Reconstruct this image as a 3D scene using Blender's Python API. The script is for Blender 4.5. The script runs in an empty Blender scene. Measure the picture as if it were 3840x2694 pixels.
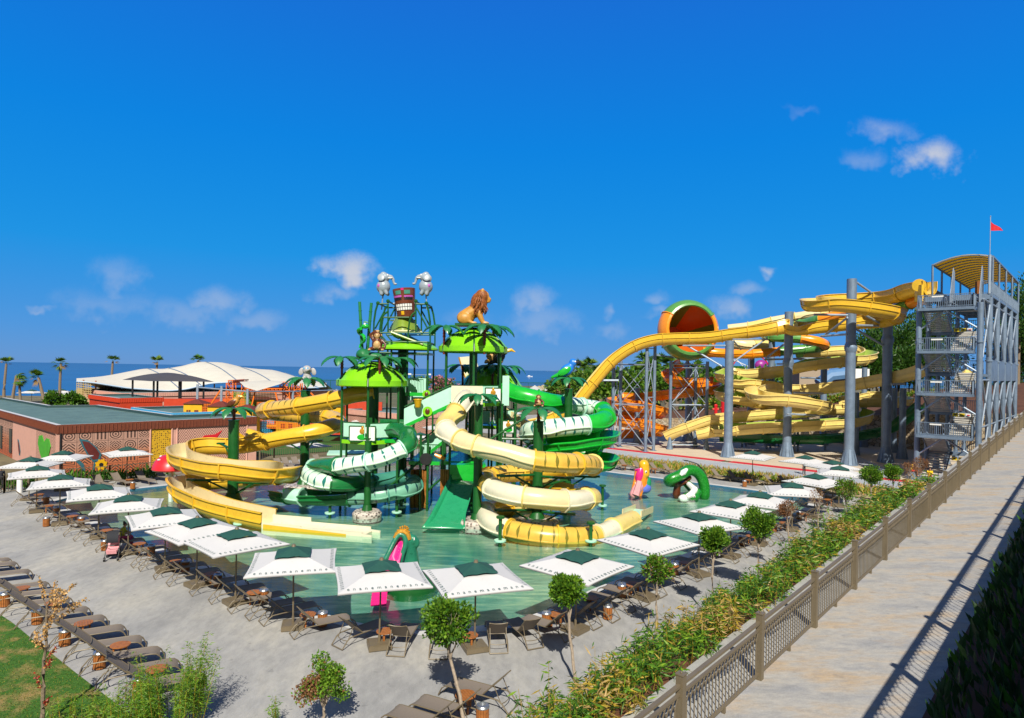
import bpy, bmesh, math, random
from math import sin, cos, pi, radians, atan2, sqrt, hypot
from mathutils import Vector as V, Matrix
from mathutils.geometry import tessellate_polygon
random.seed(7)
sc = bpy.context.scene
COL = sc.collection
# ------------------------------------------------------------------ survey: photo measurements -> metres
F, H, RL = 2450.0, 9.6, 0.0164
def ray(px, py):
    du, dv = px - 1920, py - 1388.4
    return (du + dv * RL) / F, (dv - du * RL) / F
def G(px, py, z=0.0):
    tx, td = ray(px, py); y = (H - z) / td
    return V((tx * y, y, z))
def P(px, py, y):
    tx, td = ray(px, py)
    return V((tx * y, y, H - td * y))
def crop(ox, oy, s): return lambda x, y: (ox + x * s, oy + y * s)
C1 = crop(1150, 950, .40342); R2 = crop(600, 1350, .40342); T3 = crop(1400, 1500, .46555)
K4 = crop(2100, 950, .43457); K5 = crop(2900, 800, .43458); K6 = crop(2900, 1300, .43458)
L1 = crop(0, 1280, .32273); L2 = crop(650, 1250, .31042); D3 = crop(0, 1700, .34843)
D4 = crop(0, 2050, .3998); D5 = crop(700, 1950, .46189); D6 = crop(1500, 2000, .43554)
D7 = crop(2300, 1650, .43554); D8 = crop(2800, 1900, .49289); A1 = crop(1500, 1350, .24826)
A2 = crop(1900, 1350, .24826); A3 = crop(2250, 1450, .30488); X4 = crop(2700, 1250, .34843)
B1 = crop(1250, 1550, .2483); F1 = crop(1250, 1880, .24834)
AX = V((.677, .736, 0)); BX = V((-.736, .677, 0))     # site grid: along the footpath / across it

# ------------------------------------------------------------------ materials
def newmat(name):
    m = bpy.data.materials.new(name); m.use_nodes = True
    nt = m.node_tree; return m, nt, nt.nodes['Principled BSDF']
def nd(nt, t, **kw):
    n = nt.nodes.new(t)
    for k, v in kw.items():
        if k.startswith('i_'):
            key = k[2:]; n.inputs[int(key) if key.isdigit() else key.replace('_', ' ')].default_value = v
        else: setattr(n, k, v)
    return n
def ramp(nt, fac, stops):
    r = nd(nt, 'ShaderNodeValToRGB'); nt.links.new(fac, r.inputs[0])
    el = r.color_ramp.elements
    while len(el) < len(stops): el.new(.5)
    for e, (p, c) in zip(el, stops): e.position = p; e.color = (c + (1,))[:4] if len(c) == 3 else c
    return r.outputs[0]
def mth(nt, op, a, b=None, c=None):
    n = nd(nt, 'ShaderNodeMath', operation=op)
    for k, x in enumerate((a, b, c)):
        if x is None: continue
        if isinstance(x, (int, float)): n.inputs[k].default_value = x
        else: nt.links.new(x, n.inputs[k])
    return n.outputs[0]
def mixc(nt, fac, a, b, blend='MIX'):
    n = nd(nt, 'ShaderNodeMix', data_type='RGBA', blend_type=blend)
    for k, x in ((0, fac), (6, a), (7, b)):
        if isinstance(x, (int, float)): n.inputs[k].default_value = x
        elif isinstance(x, tuple): n.inputs[k].default_value = (x + (1,))[:4]
        else: nt.links.new(x, n.inputs[k])
    return n.outputs[2]
def pos(nt, scale=(1, 1, 1), rot=0, obj=False):
    g = nd(nt, 'ShaderNodeTexCoord').outputs['Object'] if obj else nd(nt, 'ShaderNodeNewGeometry').outputs['Position']
    mp = nd(nt, 'ShaderNodeMapping'); nt.links.new(g, mp.inputs[0])
    mp.inputs['Scale'].default_value = scale; mp.inputs['Rotation'].default_value = (0, 0, rot)
    return mp.outputs[0]
def noise(nt, vec, s, detail=3, rough=.55):
    n = nd(nt, 'ShaderNodeTexNoise'); n.inputs['Scale'].default_value = s
    n.inputs['Detail'].default_value = detail; n.inputs['Roughness'].default_value = rough
    nt.links.new(vec, n.inputs['Vector']); return n.outputs[0]
def bump(nt, b, h, strength, dist=.02):
    n = nd(nt, 'ShaderNodeBump'); n.inputs['Strength'].default_value = strength; n.inputs['Distance'].default_value = dist
    nt.links.new(h, n.inputs['Height']); nt.links.new(n.outputs[0], b.inputs['Normal'])
def sh(c, k): return tuple(min(1, x * k) for x in c)
def paint(name, c, rough=.4, metal=0, var=.12, scale=2.5, bmp=0, coat=0, spec=.5):
    m, nt, b = newmat(name)
    v = pos(nt)
    n1 = noise(nt, v, scale, 4)
    n2 = noise(nt, v, scale * 7, 2)
    f = mth(nt, 'MULTIPLY_ADD', n2, .35, mth(nt, 'MULTIPLY', n1, .65))
    nt.links.new(ramp(nt, f, [(.3, sh(c, 1 - var * 1.4)), (.5, c), (.72, sh(c, 1 + var))]), b.inputs['Base Color'])
    nt.links.new(mth(nt, 'MULTIPLY_ADD', n1, .25, rough - .12), b.inputs['Roughness'])
    b.inputs['Metallic'].default_value = metal; b.inputs['Coat Weight'].default_value = coat
    b.inputs['Specular IOR Level'].default_value = spec
    if bmp: bump(nt, b, n2, bmp)
    return m
def leafmat(name, c, trans=.25):
    m, nt, b = newmat(name)
    n1 = noise(nt, pos(nt), 9, 2)
    nt.links.new(ramp(nt, n1, [(.3, sh(c, .65)), (.7, sh(c, 1.3))]), b.inputs['Base Color'])
    b.inputs['Roughness'].default_value = .45; b.inputs['Specular IOR Level'].default_value = .35
    out = nt.nodes['Material Output']
    tr = nd(nt, 'ShaderNodeBsdfTranslucent'); tr.inputs[0].default_value = (*sh(c, 1.5), 1)
    mx = nd(nt, 'ShaderNodeMixShader'); mx.inputs[0].default_value = trans
    nt.links.new(b.outputs[0], mx.inputs[1]); nt.links.new(tr.outputs[0], mx.inputs[2]); nt.links.new(mx.outputs[0], out.inputs[0])
    return m
def stripes(name, base, dark, sp=.62, rough=.3):
    """fibreglass with tapering tiger marks; UV = metres along the flume, angle round it"""
    m, nt, b = newmat(name)
    uv = nd(nt, 'ShaderNodeUVMap').outputs[0]
    s = nd(nt, 'ShaderNodeSeparateXYZ'); nt.links.new(uv, s.inputs[0]); u, v = s.outputs[0], s.outputs[1]
    wob = noise(nt, uv, 2.2, 2)
    uu = mth(nt, 'ADD', mth(nt, 'DIVIDE', u, sp), mth(nt, 'MULTIPLY', wob, .35))
    cell = mth(nt, 'FLOOR', uu)
    d = mth(nt, 'ABSOLUTE', mth(nt, 'SUBTRACT', mth(nt, 'FRACT', uu), .5))
    wn = nd(nt, 'ShaderNodeTexWhiteNoise', noise_dimensions='1D'); nt.links.new(cell, wn.inputs['W'])
    mask = None
    for vc, hv in ((.14, .13), (.37, .13), (.63, .085), (.87, .085)):
        cen = mth(nt, 'MULTIPLY_ADD', wn.outputs[0], .06, vc - .03)
        t = mth(nt, 'SUBTRACT', 1, mth(nt, 'DIVIDE', mth(nt, 'ABSOLUTE', mth(nt, 'SUBTRACT', v, cen)), hv))
        k = mth(nt, 'LESS_THAN', d, mth(nt, 'MULTIPLY', t, .13))
        mask = k if mask is None else mth(nt, 'MAXIMUM', mask, k)
    n1 = noise(nt, pos(nt), 1.5, 4)
    col = ramp(nt, n1, [(.3, sh(base, .85)), (.7, sh(base, 1.07))])
    nt.links.new(mixc(nt, mask, col, dark), b.inputs['Base Color'])
    b.inputs['Roughness'].default_value = rough; b.inputs['Coat Weight'].default_value = .2
    return m
M = {}
def pm(k, *a, **kw): M[k] = paint(k, *a, **kw)
pm('yellow', (.74, .455, .035), .3, var=.07, coat=.25); pm('cream', (.74, .62, .35), .3, var=.06, coat=.2)
pm('pale_yellow', (.77, .60, .19), .32, var=.08, coat=.2); pm('white_cream', (.74, .69, .52), .3, var=.05, coat=.2)
pm('lime', (.22, .62, .012), .3, var=.06, coat=.25); pm('bright_green', (.012, .42, .035), .28, var=.08, coat=.3)
pm('dark_green', (.008, .095, .016), .4, var=.15, coat=.1); pm('slide_green', (.012, .17, .045), .3, var=.1, coat=.25)
pm('mid_green', (.10, .30, .07), .3, var=.1, coat=.2); pm('orange', (.88, .29, .012), .3, var=.07, coat=.25)
pm('mint', (.45, .78, .62), .4, var=.06); pm('teal', (.06, .27, .20), .35, var=.1, coat=.2)
pm('sea_green', (.018, .27, .12), .28, var=.08, coat=.3); pm('frond', (.018, .17, .055), .4, var=.25, coat=.1)
pm('galv', (.19, .26, .36), .45, metal=.3, var=.18, scale=1.2); pm('galv_light', (.31, .38, .47), .5, metal=.3, var=.12)
pm('bronze', (.17, .135, .085), .45, metal=.1, var=.1); pm('sling', (.20, .165, .135), .8, var=.07, scale=30)
pm('teak', (.34, .12, .028), .5, var=.3, scale=9); pm('chrome', (.40, .42, .45), .38, metal=.8, var=.05)
pm('canvas', (.60, .595, .60), .85, var=.03, scale=1.5); pm('bottle_green', (.012, .075, .06), .8, var=.12)
pm('ink_green', (.03, .10, .09), .8, var=.1); pm('red', (.62, .02, .03), .35, var=.08, coat=.3)
pm('white', (.82, .82, .80), .4, var=.04); pm('black', (.012, .012, .014), .5, var=.2)
pm('pink', (.72, .02, .22), .3, var=.08, coat=.3); pm('light_pink', (.75, .33, .36), .6, var=.12)
pm('gold', (.60, .30, .03), .28, metal=.35, var=.2, scale=8); pm('frog_green', (.02, .19, .11), .3, var=.2, scale=4, coat=.3)
pm('grey_skin', (.30, .36, .42), .35, var=.1, coat=.2); pm('magenta', (.52, .10, .48), .4, var=.1)
pm('lion_tan', (.52, .25, .04), .45, var=.2, scale=5); pm('lion_mane', (.27, .08, .012), .5, var=.4, scale=9, bmp=.6)
pm('ape_brown', (.11, .028, .010), .35, var=.3, scale=6, coat=.2); pm('ape_tan', (.55, .34, .14), .4, var=.1)
pm('bark', (.22, .17, .12), .9, var=.35, scale=14, bmp=.6); pm('pale_bark', (.36, .29, .22), .9, var=.25, scale=14, bmp=.4)
pm('trunk_brown', (.13, .018, .010), .5, var=.2); pm('wood_log', (.33, .13, .022), .6, var=.5, scale=4)
pm('skin', (.42, .22, .14), .55, var=.08); pm('hair', (.015, .010, .008), .6, var=.2)
pm('shirt_olive', (.36, .33, .02), .85, var=.1); pm('shirt_yellow', (.75, .50, .01), .85, var=.1); pm('shorts_red', (.50, .03, .02), .85, var=.1)
pm('shirt_blue', (.06, .13, .30), .85, var=.1); pm('cloth_dark', (.02, .022, .03), .85, var=.1); pm('cloth_pink', (.45, .05, .16), .85, var=.1)
pm('roof_teal', (.10, .175, .165), .75, var=.22, scale=.6); pm('parapet_dark', (.025, .065, .07), .7, var=.15)
pm('fascia', (.16, .040, .018), .6, var=.2, scale=6); pm('building_red', (.52, .045, .012), .6, var=.1); pm('building_pink', (.62, .34, .27), .7, var=.08)
pm('tent', (.60, .57, .50), .8, var=.06, scale=.6); pm('grey_fabric', (.055, .055, .07), .85, var=.12, scale=.5)
pm('frame_orange', (.80, .17, .01), .45, var=.1); pm('hut_yellow', (.74, .40, .01), .55, var=.1); pm('shingle', (.14, .025, .015), .8, var=.4, scale=10)
pm('blue', (.06, .38, .68), .5, var=.08); pm('letter_blue', (.04, .06, .55), .5, var=.05); pm('pergola', (.20, .04, .025), .7, var=.2)
pm('tan_net', (.36, .26, .11), .85, var=.3, scale=6); pm('deep_blue', (.03, .06, .35), .5, var=.1); pm('purple', (.28, .02, .26), .4, var=.1)
pm('soil_red', (.15, .055, .022), .95, var=.35, scale=3, bmp=.8); pm('soil_brown', (.10, .040, .022), .95, var=.3, scale=.8, bmp=.5)
pm('plaza', (.56, .47, .36), .85, var=.09, scale=.5); pm('lane_grey', (.36, .39, .44), .85, var=.1, scale=.6); pm('red_line', (.56, .012, .03), .7, var=.1)
pm('coping', (.58, .58, .57), .5, var=.06); pm('pool_wall', (.05, .16, .28), .4, var=.2, scale=5); pm('turf', (.018, .10, .012), .9, var=.25, scale=3)
pm('yellow_board', (.74, .43, .012), .6, var=.1); pm('sand', (.45, .37, .25), .95, var=.15, scale=.3); pm('dry_ground', (.15, .13, .07), .95, var=.4, scale=.25)
pm('straw', (.50, .40, .25), .9, var=.25, scale=3); pm('hydrant_red', (.62, .015, .02), .4, var=.1); pm('hazed_land', (.10, .15, .22), .9, var=.3, scale=.004)  # far coast: blue distance haze is mixed into its base colour
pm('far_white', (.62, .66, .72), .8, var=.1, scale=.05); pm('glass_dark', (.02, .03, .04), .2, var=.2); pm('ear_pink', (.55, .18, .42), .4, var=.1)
pm('panther_spot', (.52, .30, .10), .45, var=.55, scale=18); pm('snake_green', (.012, .21, .018), .25, var=.35, scale=10, bmp=.5, coat=.4)
pm('parrot_blue', (.02, .20, .72), .35, var=.15, coat=.2); pm('beak_yellow', (.75, .42, .01), .35, var=.1)
pm('pipe_blue', (.10, .22, .42), .5, var=.1)
M['stripe_yellow'] = stripes('stripe_yellow', (.72, .45, .07), (.20, .17, .02))
M['stripe_white'] = stripes('stripe_white', (.66, .84, .68), (.015, .17, .15))
M['stripe_teal'] = stripes('stripe_teal', (.17, .42, .30), (.008, .06, .07))
for k, c in dict(leaf_a=(.085, .20, .014), leaf_b=(.16, .29, .02), leaf_c=(.045, .13, .012), leaf_yel=(.42, .30, .035), leaf_straw=(.46, .32, .12), leaf_dry=(.24, .115, .05),
                 bam_a=(.085, .21, .014), bam_b=(.18, .31, .022), bam_c=(.035, .11, .010), palm_a=(.07, .18, .016), palm_b=(.15, .24, .025), palm_dry=(.30, .20, .09),
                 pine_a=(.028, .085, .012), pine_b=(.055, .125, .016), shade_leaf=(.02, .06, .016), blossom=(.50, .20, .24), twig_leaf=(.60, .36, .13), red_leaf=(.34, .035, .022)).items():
    M[k] = leafmat(k, c)

def concrete(name, a, b_, c, sc=.35, str_=(1, 1, 1), rot=0):
    m, nt, b = newmat(name)
    v = pos(nt, str_, rot)
    n1 = noise(nt, v, sc, 6, .62); n2 = noise(nt, v, sc * 5, 5, .7); n3 = noise(nt, pos(nt), 40, 2)
    n4 = noise(nt, v, sc * 2.1, 3)
    base = ramp(nt, n1, [(.34, a), (.5, b_), (.66, c)])
    base = mixc(nt, mth(nt, 'MULTIPLY', ramp(nt, n2, [(.35, (1, 1, 1)), (.6, (0, 0, 0))]), .35), base, sh(a, .72))
    base = mixc(nt, mth(nt, 'MULTIPLY', ramp(nt, n4, [(.56, (0, 0, 0)), (.74, (1, 1, 1))]), .5), base, c)
    base = mixc(nt, .12, base, ramp(nt, n3, [(.3, (.15, .15, .15)), (.7, (.8, .8, .8))]))
    n5 = noise(nt, pos(nt), 2.6, 2); base = mixc(nt, mth(nt, 'MULTIPLY', ramp(nt, n5, [(.66, (0, 0, 0)), (.72, (1, 1, 1))]), .30), base, sh(a, .5))
    n6 = noise(nt, v, sc * 9, 4, .7); base = mixc(nt, mth(nt, 'MULTIPLY', ramp(nt, n6, [(.40, (1, 1, 1)), (.56, (0, 0, 0))]), .20), base, sh(a, .6))
    nt.links.new(base, b.inputs['Base Color']); b.inputs['Roughness'].default_value = .8
    bump(nt, b, n2, .15); return m
M['deck'] = concrete('deck', (.26, .26, .262), (.36, .355, .347), (.45, .43, .385), .45, (1, .45, 1), .8)
M['path'] = concrete('path', (.28, .28, .285), (.41, .385, .345), (.46, .33, .19), 1.0, (.55, 1.5, 1), -.74)
M['strip'] = concrete('strip', (.30, .30, .29), (.37, .365, .34), (.42, .40, .36), .5)

def lawn():
    m, nt, b = newmat('lawn'); v = pos(nt)
    n1 = noise(nt, v, .55, 5, .65); n2 = noise(nt, v, 14, 3); n3 = noise(nt, v, 1.4, 3)
    g = ramp(nt, n2, [(.3, (.022, .080, .005)), (.7, (.060, .165, .010))])
    d = ramp(nt, n2, [(.3, (.22, .15, .045)), (.7, (.36, .25, .09))])
    f = mth(nt, 'MULTIPLY_ADD', n3, .4, mth(nt, 'MULTIPLY', n1, .6))
    nt.links.new(mixc(nt, ramp(nt, f, [(.49, (0, 0, 0)), (.60, (1, 1, 1))]), g, d), b.inputs['Base Color'])
    b.inputs['Roughness'].default_value = .95; bump(nt, b, n2, .7, .03); return m
M['lawn'] = lawn()

def stone():
    m, nt, b = newmat('stone_wall')
    v = pos(nt, (1, 1, 1.35))
    vo = nd(nt, 'ShaderNodeTexVoronoi', feature='DISTANCE_TO_EDGE'); vo.inputs['Scale'].default_value = 1.6; nt.links.new(v, vo.inputs['Vector'])
    vc = nd(nt, 'ShaderNodeTexVoronoi'); vc.inputs['Scale'].default_value = 1.6; nt.links.new(v, vc.inputs['Vector'])
    s = nd(nt, 'ShaderNodeSeparateXYZ'); nt.links.new(vc.outputs['Color'], s.inputs[0])
    col = ramp(nt, s.outputs[0], [(0, (.34, .25, .15)), (.5, (.42, .34, .23)), (1, (.48, .42, .33))])
    col = mixc(nt, ramp(nt, vo.outputs[0], [(.02, (1, 1, 1)), (.07, (0, 0, 0))]), col, (.10, .08, .06))
    nt.links.new(col, b.inputs['Base Color']); b.inputs['Roughness'].default_value = .9
    bump(nt, b, vo.outputs[0], .8, .1); return m
M['stone'] = stone()

def mosaic():
    m, nt, b = newmat('mosaic'); v = pos(nt)
    vc = nd(nt, 'ShaderNodeTexVoronoi', distance='CHEBYCHEV'); vc.inputs['Scale'].default_value = 9; vc.inputs['Randomness'].default_value = .12; nt.links.new(v, vc.inputs['Vector'])
    s = nd(nt, 'ShaderNodeSeparateXYZ'); nt.links.new(vc.outputs['Color'], s.inputs[0])
    nt.links.new(ramp(nt, s.outputs[0], [(0, (.5, .44, .40)), (.70, (.62, .56, .5)), (.74, (.08, .07, .07)), (1, (.3, .22, .18))]), b.inputs['Base Color'])
    b.inputs['Roughness'].default_value = .35; return m
M['mosaic'] = mosaic()

def poolfloor():
    m, nt, b = newmat('pool_floor')
    v = pos(nt, (.5, 2.4, 1), .25)
    n1 = noise(nt, v, 1.3, 4); n2 = noise(nt, pos(nt), .09, 3)
    c = ramp(nt, n1, [(.33, (.06, .19, .155)), (.5, (.18, .34, .28)), (.64, (.48, .53, .36))])
    c = mixc(nt, ramp(nt, n2, [(.4, (0, 0, 0)), (.62, (.55, .55, .55))]), c, (.30, .33, .18)); c = mixc(nt, ramp(nt, noise(nt, pos(nt), .16, 3), [(.36, (.6, .6, .6)), (.55, (0, 0, 0))]), c, (.03, .17, .15))
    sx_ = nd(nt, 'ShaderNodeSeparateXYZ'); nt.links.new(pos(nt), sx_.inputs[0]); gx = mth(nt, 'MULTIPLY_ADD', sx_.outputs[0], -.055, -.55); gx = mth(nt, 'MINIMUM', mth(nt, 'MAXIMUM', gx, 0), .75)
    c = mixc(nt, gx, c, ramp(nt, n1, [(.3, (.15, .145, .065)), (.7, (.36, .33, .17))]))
    nt.links.new(c, b.inputs['Base Color']); b.inputs['Roughness'].default_value = .6
    return m
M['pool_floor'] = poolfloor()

def water(name, tint, s1, s2, bs, deep=None):
    m, nt, b = newmat(name); nt.nodes.remove(b)
    out = nt.nodes['Material Output']
    v = pos(nt, (1, 1.8, 1), .2)
    n1 = noise(nt, v, s1, 3); n2 = noise(nt, v, s2, 3)
    bp = nd(nt, 'ShaderNodeBump'); bp.inputs['Strength'].default_value = bs; bp.inputs['Distance'].default_value = .05
    nt.links.new(mth(nt, 'MULTIPLY_ADD', n2, .5, n1), bp.inputs['Height'])
    gl = nd(nt, 'ShaderNodeBsdfGlossy'); gl.inputs['Roughness'].default_value = .04; nt.links.new(bp.outputs[0], gl.inputs['Normal'])
    fr = nd(nt, 'ShaderNodeFresnel'); fr.inputs[0].default_value = 1.42; nt.links.new(bp.outputs[0], fr.inputs['Normal'])
    if deep: tr = nd(nt, 'ShaderNodeBsdfDiffuse'); nt.links.new(ramp(nt, noise(nt, pos(nt), .012, 5), [(.3, sh(deep, .88)), (.7, sh(deep, 1.1))]), tr.inputs[0])
    else: tr = nd(nt, 'ShaderNodeBsdfTransparent'); tr.inputs[0].default_value = (*tint, 1)
    mx = nd(nt, 'ShaderNodeMixShader'); front = mth(nt, 'SUBTRACT', 1, nd(nt, 'ShaderNodeNewGeometry').outputs['Backfacing']); nt.links.new(mth(nt, 'MULTIPLY', fr.outputs[0], front if not deep else .45), mx.inputs[0])
    nt.links.new(tr.outputs[0], mx.inputs[1]); nt.links.new(gl.outputs[0], mx.inputs[2]); nt.links.new(mx.outputs[0], out.inputs[0])
    return m
M['pool_water'] = water('pool_water', (.78, .97, .93), 1.8, 6.5, .22)
M['sea'] = water('sea', None, .3, 1.2, .5, (.008, .115, .34))

def mural(name):
    """painted wall: grid of hand-cut motifs, pink paint fading to an orange-red dado; UV in metres"""
    m, nt, b = newmat(name)
    uv = nd(nt, 'ShaderNodeUVMap').outputs[0]; s = nd(nt, 'ShaderNodeSeparateXYZ'); nt.links.new(uv, s.inputs[0])
    cu = mth(nt, 'DIVIDE', s.outputs[0], 1.15); cv = mth(nt, 'DIVIDE', s.outputs[1], 1.0)
    x = mth(nt, 'SUBTRACT', mth(nt, 'FRACT', cu), .5); y = mth(nt, 'SUBTRACT', mth(nt, 'FRACT', cv), .5)
    ax, ay = mth(nt, 'ABSOLUTE', x), mth(nt, 'ABSOLUTE', y)
    cb = nd(nt, 'ShaderNodeCombineXYZ'); nt.links.new(mth(nt, 'FLOOR', cu), cb.inputs[0]); nt.links.new(mth(nt, 'FLOOR', cv), cb.inputs[1])
    wn = nd(nt, 'ShaderNodeTexWhiteNoise', noise_dimensions='2D'); nt.links.new(cb.outputs[0], wn.inputs['Vector']); r = wn.outputs[0]
    def bars(t, k): return mth(nt, 'LESS_THAN', mth(nt, 'FRACT', mth(nt, 'MULTIPLY', t, k)), .48)
    mx = mth(nt, 'MAXIMUM', ax, ay); rd = mth(nt, 'SQRT', mth(nt, 'ADD', mth(nt, 'MULTIPLY', x, x), mth(nt, 'MULTIPLY', y, y)))
    pats = [bars(mx, 6), bars(y, 4), bars(rd, 6), bars(mth(nt, 'ADD', ax, y), 4), bars(x, 4), bars(mth(nt, 'ADD', ax, ay), 5)]
    val = pats[0]
    for i, p_ in enumerate(pats[1:]):
        mxn = nd(nt, 'ShaderNodeMix', data_type='FLOAT'); nt.links.new(mth(nt, 'GREATER_THAN', r, (i + 1) / 6), mxn.inputs[0])
        nt.links.new(val, mxn.inputs[2]); nt.links.new(p_, mxn.inputs[3]); val = mxn.outputs[0]
    inside = mth(nt, 'LESS_THAN', mx, .40)
    grid = mth(nt, 'GREATER_THAN', mx, .475)
    mask = mth(nt, 'MAXIMUM', mth(nt, 'MULTIPLY', val, inside), mth(nt, 'MULTIPLY', grid, .8))
    base = ramp(nt, mth(nt, 'DIVIDE', s.outputs[1], 4.2), [(.12, (.52, .11, .03)), (.42, (.54, .19, .085)), (.62, (.50, .29, .22))])
    n1 = noise(nt, pos(nt), 3, 4)
    base = mixc(nt, mth(nt, 'MULTIPLY', n1, .25), base, (.40, .2, .13))
    nt.links.new(mixc(nt, mth(nt, 'MULTIPLY', mask, .93), base, (.045, .022, .018)), b.inputs['Base Color']); b.inputs['Roughness'].default_value = .8
    return m
M['mural'] = mural('mural')
def zigzag(name, c, dark, k=1.6):
    m, nt, b = newmat(name)
    uv = nd(nt, 'ShaderNodeUVMap').outputs[0]; s = nd(nt, 'ShaderNodeSeparateXYZ'); nt.links.new(uv, s.inputs[0])
    tri = mth(nt, 'ABSOLUTE', mth(nt, 'SUBTRACT', mth(nt, 'FRACT', mth(nt, 'DIVIDE', s.outputs[0], k)), .5))
    w = mth(nt, 'FRACT', mth(nt, 'MULTIPLY', mth(nt, 'ADD', mth(nt, 'MULTIPLY', tri, 2.4), s.outputs[1]), 3.6))
    nt.links.new(mixc(nt, mth(nt, 'LESS_THAN', w, .3), c, dark), b.inputs['Base Color']); b.inputs['Roughness'].default_value = .8; return m
M['zigzag'] = zigzag('zigzag', (.60, .33, .25), (.05, .02, .015))
def dots(name, c, dark):
    m, nt, b = newmat(name)
    uv = nd(nt, 'ShaderNodeUVMap').outputs[0]
    vo = nd(nt, 'ShaderNodeTexVoronoi'); vo.inputs['Scale'].default_value = 5.5; vo.inputs['Randomness'].default_value = .35; nt.links.new(uv, vo.inputs['Vector'])
    nt.links.new(mixc(nt, mth(nt, 'LESS_THAN', vo.outputs[0], .30), c, dark), b.inputs['Base Color']); b.inputs['Roughness'].default_value = .8; return m
M['dots'] = dots('dots', (.60, .35, .012), (.04, .02, .01))
def net(name, c, k=6, w=.22):
    """open rope netting: real holes"""
    m, nt, b = newmat(name); b.inputs['Base Color'].default_value = (*c, 1); b.inputs['Roughness'].default_value = .8
    uv = nd(nt, 'ShaderNodeUVMap').outputs[0]; s = nd(nt, 'ShaderNodeSeparateXYZ'); nt.links.new(uv, s.inputs[0])
    a = mth(nt, 'LESS_THAN', mth(nt, 'FRACT', mth(nt, 'MULTIPLY', s.outputs[0], k)), w); c2 = mth(nt, 'LESS_THAN', mth(nt, 'FRACT', mth(nt, 'MULTIPLY', s.outputs[1], k)), w)
    nt.links.new(mth(nt, 'MAXIMUM', a, c2), b.inputs['Alpha']); return m
M['orange_net'] = net('orange_net', (.75, .14, .01), 5, .3); M['rope_net'] = net('rope_net', (.42, .32, .14), 3, .3); M['wire_net'] = net('wire_net', (.03, .07, .04), 4, .16)
M['grey_net'] = net('grey_net', (.30, .31, .32), 4, .18); M['galv_mesh'] = net('galv_mesh', (.34, .38, .42), 9, .6)

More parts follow.
